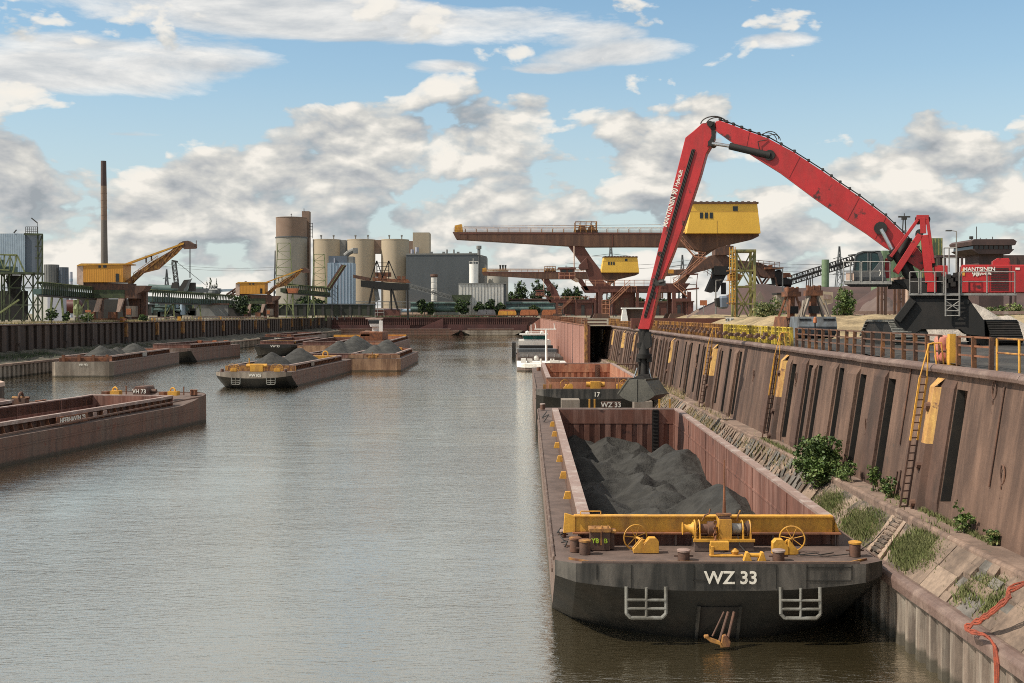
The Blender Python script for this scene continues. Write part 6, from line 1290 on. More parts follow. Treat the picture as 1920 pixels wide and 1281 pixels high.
b = MB(); b.prism(P2(r, (1806,463),(1877,463),(1878,472),(1805,472)), -4.3, 4.3); b.build('window_band', 'win', r); b = MB(); b.prism(P2(r, (1800,456),(1806,452),(1877,452),(1883,456),(1880,463),(1802,463)), -5, 5); b.build('roof', 'tower', r)
b = MB(); [b.bx(lp(r,x,468)[0]-.06, lp(r,x,468)[0]+.06, -4.42, -4.3, lp(r,x,472)[1], lp(r,x,463)[1]) for x in range(1808, 1878, 9)]; b.build('mullion', 'tower', r)
b = MB(); [b.tube((lp(r,x,452)[0], 0, lp(r,x,452)[1]), (lp(r,x,y_)[0], 0, lp(r,x,y_)[1]), .07) for x, y_ in ((1831,425),(1838,446),(1821,446),(1861,444),(1849,447))]; b.cb((lp(r,1821,446)[0],0,lp(r,1821,446)[1]), (.5,.5,.5)); b.build('antenna', 'dark', r)
r = thing('pipe_bridge', 'long dark horizontal bridge passing behind the control room', 'bridge', at(1840, 225)); b = MB(); b.prism(P2(r, (1752,479),(1975,479),(1975,484),(1752,484)), -1, 1); b.prism(P2(r, (1870,484),(1975,484),(1975,497),(1870,497)), -1, 1); b.build('deck', 'tower', r)
b = MB(); [b.bar((lp(r,x,482)[0], y, lp(r,x,482)[1]), (lp(r,x,482)[0], y, 0), .35) for x in (1756, 1768, 1800, 1900) for y in (-1, 1)]; rails(b, [Vector((lp(r,1752,492)[0],-1,lp(r,1752,492)[1])), Vector((lp(r,1800,492)[0],-1,lp(r,1800,492)[1]))], 1, (1,), .06, 2); b.build('support', 'tower', r)
# steel trestle under the cab, hoarding, debris, signs
r = thing('steel_trestle', 'rusty steel trestle standing below the cab of the red machine', 'trestle', at(1690, 118)); b = MB(); [b.bar((lp(r,x,530)[0], y, lp(r,x,535 if x < 1672 else 520)[1]), (lp(r,x,530)[0], y, 0), .22) for x in (1650, 1657, 1681, 1690) for y in (-.6, .6)]; [b.bar((lp(r,1650,y_)[0], 0, lp(r,1650,y_)[1]), (lp(r,1657,y_)[0], 0, lp(r,1650,y_)[1]), .15) for y_ in (548, 562)]; [b.bar((lp(r,1681,y_)[0], 0, lp(r,1681,y_)[1]), (lp(r,1690,y_)[0], 0, lp(r,1681,y_)[1]), .15) for y_ in (535, 552, 566)]; b.build('frame', 'rustdk', r)
b = MB(); b.bar((lp(r,1672,522)[0],0,lp(r,1672,524)[1]), (lp(r,1697,522)[0],0,lp(r,1697,522)[1]), .25); b.tube((lp(r,1696,522)[0],-.8,lp(r,1696,522)[1]), (lp(r,1696,522)[0],-.8,0), .16); b.build('pipe', 'pink', r)
for px, py, w_, lb in ((1653, 609, 1.0, 'pale concrete lump on the dry grass, left one'), (1672, 603, 1.4, 'pale concrete lump on the dry grass, right one')):
    b = MB(); rr_ = random.Random(px); b.lathe([(0,0),(w_*.5,.05),(w_*.45,.3),(w_*.25,.5),(0,.55)], n=9, cap=False); b.v = [(x*(1+rr_.uniform(-.2,.2)), y*(1+rr_.uniform(-.2,.2)), z*(1+rr_.uniform(-.3,.3))) for x,y,z in b.v]; o = b.build('concrete_lump', 'gravel'); o.location = (q(px, py, 103).x, 103, 10.35); tag(o, lb, 'rubble', 'concrete lumps')
def sign(px, py, Y, w_, h_, txt, lb, col='whiteclean', mt='dark', pole=True, zb=9.42):
    p_ = q(px, py, Y); r = thing('sign', lb, 'sign', (p_.x, Y, zb)); b = MB(); b.cb((0, 0, p_.z-zb), (w_, .06, h_)); s_ = b.build('board', col, r)
    if txt: text(txt, h_*.75, s_, (0, -.04, p_.z-zb), (R(90), 0, 0), mt)
    if pole: b = MB(); b.tube((0, .05, 0), (0, .05, p_.z-zb), .05); b.build('pole', 'galv', r)
    return r
sign(1368, 600, 125, .85, .5, 'KE 10', 'small white sign reading KE 10 above the yellow grid railing', mt='piledark'); sign(1447, 609, 112, .95, .5, '2133', 'small white sign with red digits at the end of the yellow grid railing', mt='wag_r')
sign(1319, 568, 200, 1.2, .9, None, 'small red and white round-cornered sign on a pole before the ore stockpile', 'wag_r'); 
r = sign(1425, 557, 180, .1, .1, None, 'triangular warning sign on a pole before the ore stockpile', 'galv'); p_ = q(1425, 556, 180); b = MB(); b.prism([(-.75, -.5), (.75, -.5), (0, .85)], -.05, .05); b.v = [(x, y, z + p_.z - 9.42) for x, y, z in b.v]; b.build('triangle', 'hullpale', r)
sign(1258, 512-3, 260, 1.2, .9, None, 'small orange sign on a pole above the dark gallery', 'wag_o')
r = thing('concrete_hut', 'small pale concrete hut at the foot of the stockpile', 'hut', at(1472, 180)); b = MB(); b.prism(P2(r, (1457,552),(1484,552),(1484,575),(1457,575)), 0, 3); b.build('wall', 'hullpale', r); b = MB(); b.prism(P2(r, (1456,549),(1487,549),(1487,552.5),(1456,552.5)), -.3, 3.3); b.build('roof', 'blackm', r)
r = thing('container', 'cream dumped container body behind the grey spare grab', 'container', at(1548, 125)); b = MB(); b.prism(P2(r, (1535,546),(1562,548),(1562,568),(1550,572),(1540,566)), 0, 2); b.build('shell', 'cream', r); b = MB(); b.prism(P2(r, (1543,552),(1558,553),(1557,562),(1544,561)), -.08, 0); b.build('panel', 'coam', r)
r = thing('tank', 'blue grey upright tank lying at the foot of the stockpile', 'tank', at(1360, 185)); b = MB(); b.prism(P2(r, (1350,556),(1366,554),(1367,578),(1351,580)), 0, 2.4); b.build('shell', 'bluedk', r, bevel=.3); b = MB(); b.prism(P2(r, (1343,560),(1350,558),(1350,576),(1345,574)), .3, 2); b.build('frame', 'blackm', r)
r = thing('hoarding', 'weathered pale concrete block beside the foot of the stick', 'block', at(1188, 165)); b = MB(); b.prism(P2(r, (1167,578),(1206,578),(1206,602),(1167,602)), 1.2, 2); b.build('panel', 'hull', r); b = MB(); b.prism(P2(r, (1168,580),(1174,580),(1178,602),(1165,602)), 0, 1); b.prism(P2(r, (1166,577),(1208,577),(1208,579.5),(1166,579.5)), 0, 1.6); b.build('frame', 'whiteclean', r)
r = thing('low_wall', 'long rust brown box beam lying behind the yellow railing', 'wall', at(1290, 145)); b = MB(); b.bx(-7, 7, 0, 1, .2, 1.5); b.build('beam', 'craneR', r); b = MB(); [b.bx(x, x+.3, -.15, 0, .1, .7) for x in np.arange(-6.8, 7, .7)]; b.build('bracket', 'rustdk', r)
r = thing('handrail', 'pale sloping handrail on the dry grass bank', 'handrail', at(1300, 150)); b = MB(); b.bar((lp(r,1288,594)[0],0,lp(r,1288,594)[1]), (lp(r,1310,581)[0],0,lp(r,1310,581)[1]), .15); b.bar((lp(r,1290,596)[0],1,lp(r,1290,596)[1]), (lp(r,1312,583)[0],1,lp(r,1312,583)[1]), .15); b.build('rail', 'pink', r)
V, F = hgrid(60, 30, 20, 62, 150, 215, lambda X, Y: GZ - .2 + 2.0*np.clip((Y-150)/40, 0, 1)*np.clip((X-24)/8, 0, 1) + vnoise(X, Y, .5, 61, 4)*.4); tag(npmesh('grass_field', V, F, ['drygrass'], smooth=True), kind='structure')
# inclined conveyor, stack and pylons
def conv(name, label, p0, p1, Y, w, legs, mt='green', n=16, bw=.3, belt='dark', ground=9.42, group=None):
    a, c = q(*p0, Y), q(*p1, Y); mid = (a+c)/2; r = thing(name, label, 'conveyor', (mid.x, Y, ground), 0, group); o_ = Vector(r.location); b = MB(); lattice(b, a-o_, c-o_, w, n, bw, h=w); b.build('truss', mt, r)
    b = MB(); b.bar(a-o_, c-o_, w*.8, w*.25); b.build('belt', belt, r)
    for px in legs:
        t_ = (px-p0[0])/(p1[0]-p0[0]); p_ = a.lerp(c, t_) - o_; b = MB(); [b.bar((p_.x+s*.2*w, y, p_.z-w/2), (p_.x+s*.5*w, y*1.4, 0), bw) for s in (-1, 1) for y in (-w/2, w/2)]; b.build('trestle_leg', mt, r)
    return r
conv('inclined_conveyor', 'thin grey green conveyor rising towards the machine cab', (1478, 527), (1612, 484), 330, 2.4, (1518,), 'dark', 26, .2)
r = thing('slim_stack', 'slim pale green stack in front of the thin conveyor', 'stack', at(1547, 300)); h_ = q(1547, 487, 300).z-9.42; b = MB(); b.tube((0,0,8), (0,0,h_), .95, n=14); b.build('shaft', 'greenclad', r, smooth=True); b = MB(); b.cb((0,0,8.3), (4.2, 3, 1.2)); b.cb((0,0,4), (2, 2, 8)); b.build('base', 'green', r)
def pylon(px, pyt, Y, label, arms, wb=8):
    x = q(px, 588, Y).x; r = thing('pylon', label, 'pylon', (x, Y, 9.42), 0, 'power pylons beyond the yard'); h_ = q(px, pyt, Y).z-9.42; b = MB(); k = Y/900
    for s in (-1, 1):
        for y in (-1, 1): b.bar((s*wb/2, y*wb/2, 0), (s*.3, y*.3, h_), .45*k+.1)
    for i in range(10):
        z0, z1 = h_*i/10, h_*(i+1)/10; w0, w1 = wb/2*(1-i/10), wb/2*(1-(i+1)/10); b.bar((-w0,-w0,z0), (w1,-w1,z1), .3*k); b.bar((w0,-w0,z0), (-w1,-w1,z1), .3*k)
    for z, w_ in arms:
        for s in (-1, 1): b.bar((0,0,h_*z+1.6), (s*w_, 0, h_*z), .3*k); b.bar((0,0,h_*z), (s*w_, 0, h_*z), .3*k)
    b.build('lattice', 'slate', r)
pylon(1573, 462, 900, 'power pylon left of the machine cab', ((.72, 6), (.82, 5), (.6, 5))); pylon(1145, 452, 800, 'wide armed power pylon behind the second unloader', ((.80, 13), (.62, 11)), 7); pylon(1279, 478, 1000, 'small power pylon seen under the big girder', ((.8, 11), (.62, 9))); pylon(313, 505, 1500, 'tiny power pylon above the pipes at left', ((.8, 5), (.6, 6)), 9); pylon(517, 470, 1200, 'wide armed pylon left of the tall silo', ((.35, 9), (.12, 12)), 4)

for i, (xa, ya, xb, yb, Y) in enumerate(((1330, 489, 1640, 497, 700), (1330, 505, 1640, 510, 800), (1060, 500, 1330, 489, 700), (290, 497, 530, 505, 1000))):
    a, c = q(xa, ya, Y), q(xb, yb, Y); r = thing('power_line', ('power wire crossing the sky above the thin conveyor, upper one', 'power wire crossing the sky above the thin conveyor, lower one', 'power wire crossing the sky under the big girder', 'power wire above the pipes behind the left gallery')[i], 'power line', a, 0, 'power wires against the sky')
    b = MB(); L = c - a; pts = [L*(k/12) - Vector((0, 0, 3.0*(1-(k/6-1)**2))) for k in range(13)]; [b.path([p + Vector((0, 0, dz)) for p in pts], .09, 4) for dz in (0, 2.2)]; b.build('wire', 'cable', r, each=False)
M['greenD'] = mat('dark green sheet', (.030,.036,.022), (.02,.022,.016), .2, .4, .8)
# ================================================================ LEFT BANK AND FAR SHORE
def P3(r, px, py, y=0): x, z = lp(r, px, py, y); return Vector((x, y, z))
def PP(r, *pts, y=0): return [lp(r, px, py, y) for px, py in pts]
def base(name, label, cat, px, Y, group=None, z=9.42): return thing(name, label, cat, (q(px, 588, Y).x, Y, z), 0, group)
def pr(r, name, mt, pts, y0, y1, bevel=0, y=None):
    b = MB(); b.prism(PP(r, *pts, y=y0 if y is None else y), y0, y1); return b.build(name, mt, r, bevel=bevel)
# portal crane (yellow)
def portal_crane(label, Y, ox):
    """measured on the nearer crane at Y=297"""
    r = thing('portal_crane', label, 'crane', (q(208, 588, 297).x, 297, 9.42), 0, 'yellow slewing cranes on the left quay')
    b = MB(); b.prism(PP(r, (165,495),(238,495),(238,530),(165,530)), -3.2, 3.2); mh = b.build('machine_house', 'orange', r)
    pr(r, 'end_wall', 'pink', ((144,498),(156,498),(156,535),(144,533)), -3.1, 3.1); pr(r, 'dark_bay', 'rustdk', ((156,498),(165,497),(165,530),(156,530)), -3, 3)
    pr(r, 'roof', 'yel', ((144,497.5),(152,494),(239,494),(239,496),(144,498.5)), -3.4, 3.4)
    b = MB(); b.prism(PP(r, (193,497),(197.5,497),(197.5,503),(193,503)), -3.3, -3.15); b.prism(PP(r, (202,497),(208,497),(208,503),(202,503)), -3.3, -3.15); b.prism(PP(r, (225,514),(231,514),(231,529),(225,529)), -3.3, -3.15); b.build('window', 'win', r)
    b = MB(); b.prism(PP(r, (154,530),(250,532),(250,536),(280,536),(274,546),(262,552),(262,560),(180,560),(180,540),(154,536)), -2.5, 2.5); b.build('slew_platform', 'rustdk', r)
    b = MB(); b.prism(PP(r, (182,544),(240,544),(240,559),(182,559)), -2.6, 2.6); b.build('portal_beam', 'green', r); 
    for pts in (((182,560),(190,560),(184,585),(175,585)), ((222,560),(232,560),(224,585),(218,585))): pr(r, 'leg', 'pink', pts, -3.4, -2.4)
    for pts in (((186,560),(192,560),(190,598),(184,598)), ((226,560),(234,560),(240,598),(232,598)), ((264,540),(274,540),(274,600),(264,600)), ((240,560),(263,560),(263,598),(247,598))): pr(r, 'rear_leg', 'rustdk', pts, 1.5, 3)
    b = MB(); [b.prism(PP(r, (x,585),(x+14,585),(x+14,597),(x,597)), -3.8, -2.2) for x in (172, 212)]; b.prism(PP(r, (175,597),(245,597),(245,601),(175,601)), -3.3, -2.6); b.build('bogie', 'rust', r)
    b = MB(); b.prism(PP(r, (244,574),(262,574),(262,594),(244,594)), -3.4, -1.5); sb_ = b.build('switch_cabinet', 'hullpale', r); b = MB(); b.prism(PP(r, (245,579),(254,579),(254,590),(245,590)), -3.46, -3.4); b.build('red_panel', 'wag_r', sb_)
    b = MB(); b.mi = 0; top = [(238,528),(262,508),(300,484),(322,471),(340,455)]; bot = [(345,459),(330,476),(315,488),(296,505),(268,512),(252,527),(246,534)]
    b.prism(PP(r, *(top+bot)), -1.1, -.9); b.prism(PP(r, *(top+bot)), .9, 1.1); b.build('jib', 'yelrust', r)
    b = MB(); [b.bar(P3(r, *p, -1.2), P3(r, *p, 1.2), .25) for p in top+bot]; [b.bar(P3(r, *top[i], -1.25), P3(r, *bot[-1-i], -1.25), .25) for i in range(5)]; [b.bar(P3(r, (top[i][0]+top[i+1][0])/2, (top[i][1]+top[i+1][1])/2, -1.25), P3(r, *bot[-1-i], -1.25), .2) for i in range(4)]
    rails(b, [P3(r,250,520,-1.3), P3(r,296,487,-1.3)], 1.0, (.5,1), .07, 1.5); b.build('jib_bracing', 'yelrust', r)
    b = MB(); [b.bar(P3(r, 236, 495.5+k*.5, y), P3(r, 345, 456.5, y), .42) for k, y in ((0,-1.2), (3,1.2))]; b.build('tie_rod', 'yel', r)
    b = MB(); [b.bar(P3(r, x, 497 - (x-262)*.35, -1), P3(r, x, 483 - (x-262)*.3, -1), .3) for x in (274, 284)]; b.bar(P3(r,273,482,-1), P3(r,285,480,-1), .3); b.prism(PP(r, (340,459),(345,453),(355,452),(361,456),(367,458),(367,465),(345,466)), -1.3, 1.3); b.bar(P3(r,345,466,-1.5), P3(r,368,465,-1.5), .4); b.bar(P3(r,368,451,-1.4), P3(r,368,466,-1.4), .15); b.build('jib_head', 'rustdk', r)
    b = MB(); [b.tube(P3(r, x, 466, 0), P3(r, x, 521, 0), .06) for x in (355, 357.5)]; b.build('hoist_rope', 'cable', r)
    return r
pc = portal_crane('large yellow slewing crane on the left quay with its jib raised to the right', 297, 0)
pc2 = dup(pc, (-102.5, 470, 9.42), label='smaller looking yellow slewing crane farther along the left quay')
# silo building on steel frame at far left
r = base('silo_building', 'pale blue ribbed building on a green steel frame', 'building', 30, 300); Yf = 0
M['bluerib'] = mat('pale blue ribbed cladding', (.30,.375,.45), (.26,.33,.41), .15, .3, .5, rib=(.55,'X',2), bump=.6)
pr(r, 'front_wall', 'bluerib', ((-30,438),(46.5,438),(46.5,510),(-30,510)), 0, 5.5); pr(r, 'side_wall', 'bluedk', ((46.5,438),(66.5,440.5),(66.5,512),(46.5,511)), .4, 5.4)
b = MB()
for x in (3, 8, 18, 44, 62, 71, 79.5):
    for y in (-.5, 6): b.bar(P3(r, x, 440 if x > 70 else 512, y), P3(r, x, 606, y), .32)
for x0, x1 in ((3,18),(18,44),(44,62),(62,79.5)):
    for y0_, y1_ in ((512,540),(540,572),(572,606)):
        b.bar(P3(r,x0,y1_,-.5), P3(r,x1,y0_,-.5), .22); b.bar(P3(r,x0,y0_,-.5), P3(r,x1,y0_,-.5), .25); b.bar(P3(r,x0,y1_,6), P3(r,x1,y0_,6), .22); b.bar(P3(r,x0,y0_,6), P3(r,x1,y1_,6), .22)
for y0_, y1_ in ((440,462),(462,484),(484,512)): b.bar(P3(r,71,y1_,-.5), P3(r,79.5,y0_,-.5), .2); b.bar(P3(r,71,y0_,-.5), P3(r,79.5,y0_,-.5), .3); b.bar(P3(r,66,y0_,-.5), P3(r,71,y0_,-.5), .3)
b.prism(PP(r, (-30,509),(66,511),(66,514),(-30,514)), -1.5, 6); b.bar(P3(r,46,439,-.6), P3(r,80,440,-.6), .5); b.build('steel_frame', 'green', r)
b = MB(); b.prism(PP(r, (8,516),(30,516),(26,552),(12,552)), 1, 4); b.prism(PP(r, (-20,545),(36,545),(36,600),(-20,600)), 5, 5.5); b.build('hopper', 'blackm', r)
b = MB(); rails(b, [P3(r,48,438,-.5), P3(r,71,438,-.5)], 1.7, (.33,.66,1), .07, .5); b.bar(P3(r,70,438,0), P3(r,70,418,0), .1); b.bar(P3(r,70,418,0), P3(r,59,409,0), .25); b.bar(P3(r,26,437,0), P3(r,31,431,0), .25); b.build('roof_railing', 'dark', r)
r = base('conveyor_bridge', 'green trussed walkway bridge passing in front of the blue building', 'bridge', 10, 280); b = MB()
a0 = [(-30,476),(32,479)]; lattice(b, P3(r,-30,490), P3(r,24,493), 3.0, 5, .28, h=3.6); b.bar(P3(r,32,479,-1.5), P3(r,46,510,-1.5), .3); b.bar(P3(r,32,479,-1.5), P3(r,24,512,-1.5), .3); b.bar(P3(r,-30,477,-1.5), P3(r,32,478,-1.5), .3); b.build('truss', 'greenL', r)
b = MB(); b.prism(PP(r, (-30,500),(30,500),(30,510),(-30,510)), -1, 1); b.prism(PP(r, (-30,487),(5,487),(5,500),(-30,500)), -.6, .6); b.build('belt_deck', 'teal', r); b = MB(); b.bar(P3(r,-5,590,-2), P3(r,36,562,-2), .4); b.build('brace', 'greenL', r)
for px0, px1, pt, lb in ((80,107,496,'grey ribbed silo block behind the green frame, wider one'),(107,125,501,'grey ribbed silo block behind the green frame, narrower one')):
    r = base('silo', lb, 'silo', (px0+px1)/2, 420, 'grey silos behind the green frame'); b = MB(); x0, z0 = lp(r, px0, pt); x1, _ = lp(r, px1, pt); b.lathe([((x1-x0)/2, 0), ((x1-x0)/2, z0)], (0, 2, 0), 20); b.build('shell', 'bluedk' if px0 > 90 else 'slateL', r, smooth=True)
    b = MB(); [b.tube((math.sin(a)*(x1-x0)*.505, 2-math.cos(a)*(x1-x0)*.505, 0), (math.sin(a)*(x1-x0)*.505, 2-math.cos(a)*(x1-x0)*.505, z0), .06) for a in np.linspace(-1.4, 1.4, 9)]; b.build('seam', 'slate', r)
r = base('stack', 'thin pale stack left of the big yellow crane', 'stack', 134, 600); b = MB(); b.tube((0,0,0), (0,0,q(134,510,600).z-9.4), .75, n=12); b.build('shaft', 'lilac', r, smooth=True); b = MB(); b.tube((0,0,q(134,528,600).z-9.4), (0,0,q(134,523,600).z-9.4), .85, n=12); b.build('band', 'blue', r)
r = base('chimney', 'very tall slim brown grey chimney at left', 'chimney', 196.5, 700); h_ = q(195, 302, 700).z-9.4; hs = [0, h_*.62, h_*.84, h_]; b = MB(); b.lathe([(2.35, 0), (1.75, h_*.62)], n=20); b.build('shaft', 'chim', r, smooth=True); b = MB(); b.lathe([(1.75, h_*.62), (1.7, h_*.84)], n=20); [b.lathe([(1.8, z), (1.8, z+.5)], n=20) for z in (h_*.65, h_*.70, h_*.745, h_*.79)]; b.build('banded_section', 'tan', r, smooth=True); b = MB(); b.lathe([(1.7, h_*.84), (1.55, h_)], n=20); b.build('top_section', 'tower', r, smooth=True)
# white and lilac store, tank, scrap under the gallery
r = base('store_shed', 'plain white and lilac shed behind the bush on the left quay', 'shed', 102, 330); pr(r, 'front_wall', 'lilac', ((89,555),(117,556),(117,604),(89,604)), 0, 3); pr(r, 'side_wall', 'whiteclean', ((62,556),(89,555),(89,604),(62,604)), .4, 3)
r = base('tank', 'dark red horizontal tank beside the white shed', 'tank', 128, 345); x0, z0 = lp(r, 117, 562); x1, z1 = lp(r, 139, 588); b = MB(); b.lathe([(.2, -2), (abs(z0-z1)/2, 0), (abs(z0-z1)/2, 6), (.2, 7)], (0, 0, (z0+z1)/2), 20, 'x'); b.v = [(x-2.5, y, z) for x, y, z in b.v]; b.build('shell', 'redtank', r, smooth=True); b = MB(); [b.bx(x, x+.4, -.8, .8, 0, z1+.6) for x in (-3, 2.5)]; b.build('saddle', 'dark', r)
r = base('bulk_shed', 'long dark shed behind the big yellow crane', 'shed', 230, 350); pr(r, 'wall', 'dark', ((144,561),(268,561),(268,604),(144,604)), 0, 4)
r = base('bulk_shed', 'long low grey shed under the green conveyor gallery', 'shed', 380, 430); pr(r, 'wall', 'slateL', ((362,571),(428,571),(428,597),(362,597)), 0, 6); pr(r, 'dark_end', 'dark', ((428,570),(450,570),(450,597),(428,597)), 0, 6); pr(r, 'roof', 'rustdk', ((360,569),(430,569),(430,571.3),(360,571.3)), -.3, 6.3)
r = base('pipe_cluster', 'tangle of teal and black pipes and tanks under the green gallery', 'pipework', 320, 400); rp2 = random.Random(8); b = MB()
for i in range(34):
    x = rp2.uniform(285, 360); y_ = rp2.uniform(570, 592); p_ = P3(r, x, y_, rp2.uniform(-1, 3)); d = rp2.choice([Vector((rp2.uniform(1,5),0,0)), Vector((0,0,rp2.uniform(1,3))), Vector((rp2.uniform(-2,2),0,rp2.uniform(-2,2)))]); b.tube(p_, p_+d, rp2.uniform(.15, .5))
b.build('pipe', 'teal', r); b = MB(); [b.cb(P3(r, rp2.uniform(285,362), rp2.uniform(582,596), 0), (rp2.uniform(.6,2.4), 1.5, rp2.uniform(.6,2))) for i in range(16)]; b.build('machinery', 'blackm', r); b = MB(); b.lathe([(1.0, -2.4), (1.0, 2.0)], P3(r, 343, 577, 0), 12); b.lathe([(.7, -1), (.7, 1)], P3(r, 331, 577, 0), 12); b.build('tank', 'blue', r)
r = base('pipe_cluster', 'small white and green drums and crates behind the warning sign', 'machinery', 150, 320); b = MB(); b.lathe([(1.1, 0), (1.3, 1.6), (.6, 2.8)], P3(r, 146, 590, 0), 12); b.lathe([(.5, 0), (.5, 4)], P3(r, 141, 590, 0), 10); b.build('drum', 'greenL', r); b = MB(); [b.cb(P3(r, x, 594, 0), (1.0, 1, 1.5)) for x in (141, 152, 160, 170)]; b.build('crate', 'white', r)
r = base('bulk_shed', 'very long low dark green shed behind the long green gallery', 'shed', 470, 535); pr(r, 'wall', 'greenD', ((272,571),(700,571),(700,592),(272,592)), 0, 8); pr(r, 'roof', 'slate', ((271,569.5),(701,569.5),(701,571.5),(271,571.5)), -.4, 8.4); b = MB(); [b.prism(PP(r, (x,572),(x+5,572),(x+5,592),(x,592)), -.2, 0) for x in range(280, 700, 17)]; b.build('door', 'dark', r)
r = base('ore_shed', 'long dark red shed behind the legs of the unloaders', 'shed', 1165, 520); pr(r, 'wall', 'craneR', ((1062,568),(1300,566),(1300,592),(1062,592)), 0, 10); pr(r, 'roof', 'rustdk', ((1060,566.5),(1302,564.5),(1302,567),(1060,569)), -.5, 10.5); b = MB(); [b.prism(PP(r, (x,572),(x+6,572),(x+6,592),(x,592)), -.2, 0) for x in range(1070, 1290, 20)]; b.build('door', 'dark', r)
# galleries on the left bank
def gallery(label, x0, t0, b0, x1, t1, b1, Y0, Y1, n, legs=(), mt='green', skin='teal'):
    """long trussed conveyor gallery between two points given by pixel column, top and bottom rows and distance"""
    a = q(x0, (t0+b0)/2, Y0); c = q(x1, (t1+b1)/2, Y1); mid = (a+c)/2; h0 = q(x0,t0,Y0).z - q(x0,b0,Y0).z; h_ = (h0 + q(x1,t1,Y1).z - q(x1,b1,Y1).z)/2
    r = thing('conveyor_gallery', label, 'conveyor', (mid.x, mid.y, 9.42), 0, 'green conveyor galleries on the left bank'); o_ = Vector(r.location); b = MB(); A, Cc = a-o_, c-o_; d = (Cc-A)
    for s in (-1, 1):
        b.bar(A+Vector((0,0,s*h_/2)), Cc+Vector((0,0,s*h_/2)), .5, .35)
    for i in range(n+1):
        p = A.lerp(Cc, i/n); b.bar(p-Vector((-1.2,0,h_/2)), p+Vector((1.2,0,h_/2)), .22); 
        if i < n: p2 = A.lerp(Cc, (i+.5)/n); b.bar(p+Vector((1.2,0,.1)), p2+Vector((1.2,0,h_/2)), .25)
    b.build('truss', mt, r); b = MB(); b.hexa([A+Vector((-1,0,-h_/2)), A+Vector((.9,0,-h_/2)), Cc+Vector((.9,0,-h_/2)), Cc+Vector((-1,0,-h_/2)), A+Vector((-1,0,.0)), A+Vector((.9,0,.0)), Cc+Vector((.9,0,.0)), Cc+Vector((-1,0,.0))]); b.build('side_panel', skin, r)
    b = MB(); b.bar(A+Vector((.6,0,h_/2+.25)), Cc+Vector((.6,0,h_/2+.25)), .9, .15); b.build('roof_strip', 'greenL', r); b = MB(); b.bar(A+Vector((.9,0,-h_/2-.3)), Cc+Vector((.9,0,-h_/2-.3)), 1.4, .35); b.build('walkway', 'dark', r)
    for k in legs:
        p = A.lerp(Cc, k); b = MB(); [b.bar((p.x+s*1.1, p.y, p.z-h_/2), (p.x+s*1.6, p.y, 0), .4) for s in (-1, 1)]; b.bar((p.x-1.5, p.y, 1), (p.x+1.1, p.y, p.z-h_/2), .2); b.build('trestle_leg', 'greenL', r)
    return r
gallery('green trussed gallery between the blue building and the big yellow crane', 70, 531, 552, 180, 541, 560, 262, 300, 30, (.3, .75))
gallery('long green trussed gallery running from the big yellow crane to the smaller one', 279, 545, 566, 436, 555, 572, 356, 470, 44, (.2, .5, .8))
gallery('dark green gallery between the smaller yellow crane and the pale blue tower', 530, 533, 548, 616, 541, 556, 500, 540, 26, (.15, .6), 'green', 'green')
conv('inclined_conveyor', 'brown inclined conveyor rising to the smaller yellow crane', (428, 556), (464, 532), 470, 2.0, (), 'rustdk', 8, .3)
# blue pipes, silver dome, derrick, chute behind
r = base('pipeline', 'thick pale teal pipe roofline behind the long green gallery', 'pipeline', 350, 560); b = MB(); p_ = [P3(r,279,541), P3(r,330,543), P3(r,380,546)]; b.path(p_, 2.0, 14); b.build('pipe', 'teal', r, smooth=True); b = MB(); b.prism(PP(r, (362,541),(413,541),(413,549),(362,549)), -2, 2); b.lathe([(.5,-2),(2.8,-1.2),(3.2,0),(2.8,1)], P3(r, 401, 549), 16); b.build('tank', 'slate', r); b = MB(); b.bar(P3(r,413,545), P3(r,440,544), .5, 1.2); b.build('blue_beam', 'blue', r)
r = base('rooftop_sign', 'small white lettered sign standing on a roof', 'sign', 401, 558); pr(r, 'board', 'whiteclean', ((392,534),(407.5,534),(407.5,543.5),(392,543.5)), -2.3, -2.1)
x, z = lp(r, 400, 538.8, -2.3); text('FAM', 2.1, r, (x, -2.34, z), (R(90), 0, 0), 'dark')
r = base('derrick', 'dark leaning crane jib standing behind the left gallery', 'crane', 330, 520); b = MB(); lattice(b, P3(r,332,540), P3(r,326,492), 1.6, 9, .25); b.prism(PP(r, (321,541),(336,541),(334,530),(324,530)), -1, 1); b.bar(P3(r,322,489), P3(r,333,491), .8); b.build('jib', 'dark', r); b = MB(); b.tube(P3(r,331,491), P3(r,386,535), .1); b.build('stay', 'cable', r)
r = base('loading_chute', 'dark round topped chute pair rising behind the long green gallery', 'chute', 350, 500); b = MB(); b.hexa([P3(r,332,546,-1), P3(r,343,546,-1), P3(r,343,546,2), P3(r,332,546,2), P3(r,345,525,-1), P3(r,357,524,-1), P3(r,357,524,2), P3(r,345,525,2)]); b.build('chute', 'dark', r); b = MB(); b.hexa([P3(r,344,546,-1.5), P3(r,350,546,-1.5), P3(r,350,546,2), P3(r,344,546,2), P3(r,354,526,-1.5), P3(r,361,521,-1.5), P3(r,361,521,2), P3(r,354,526,2)]); b.build('panel', 'slate', r); b = MB(); b.prism(PP(r, (356,530),(365,530),(365,546),(352,546)), 0, 2); b.build('base', 'dark', r)
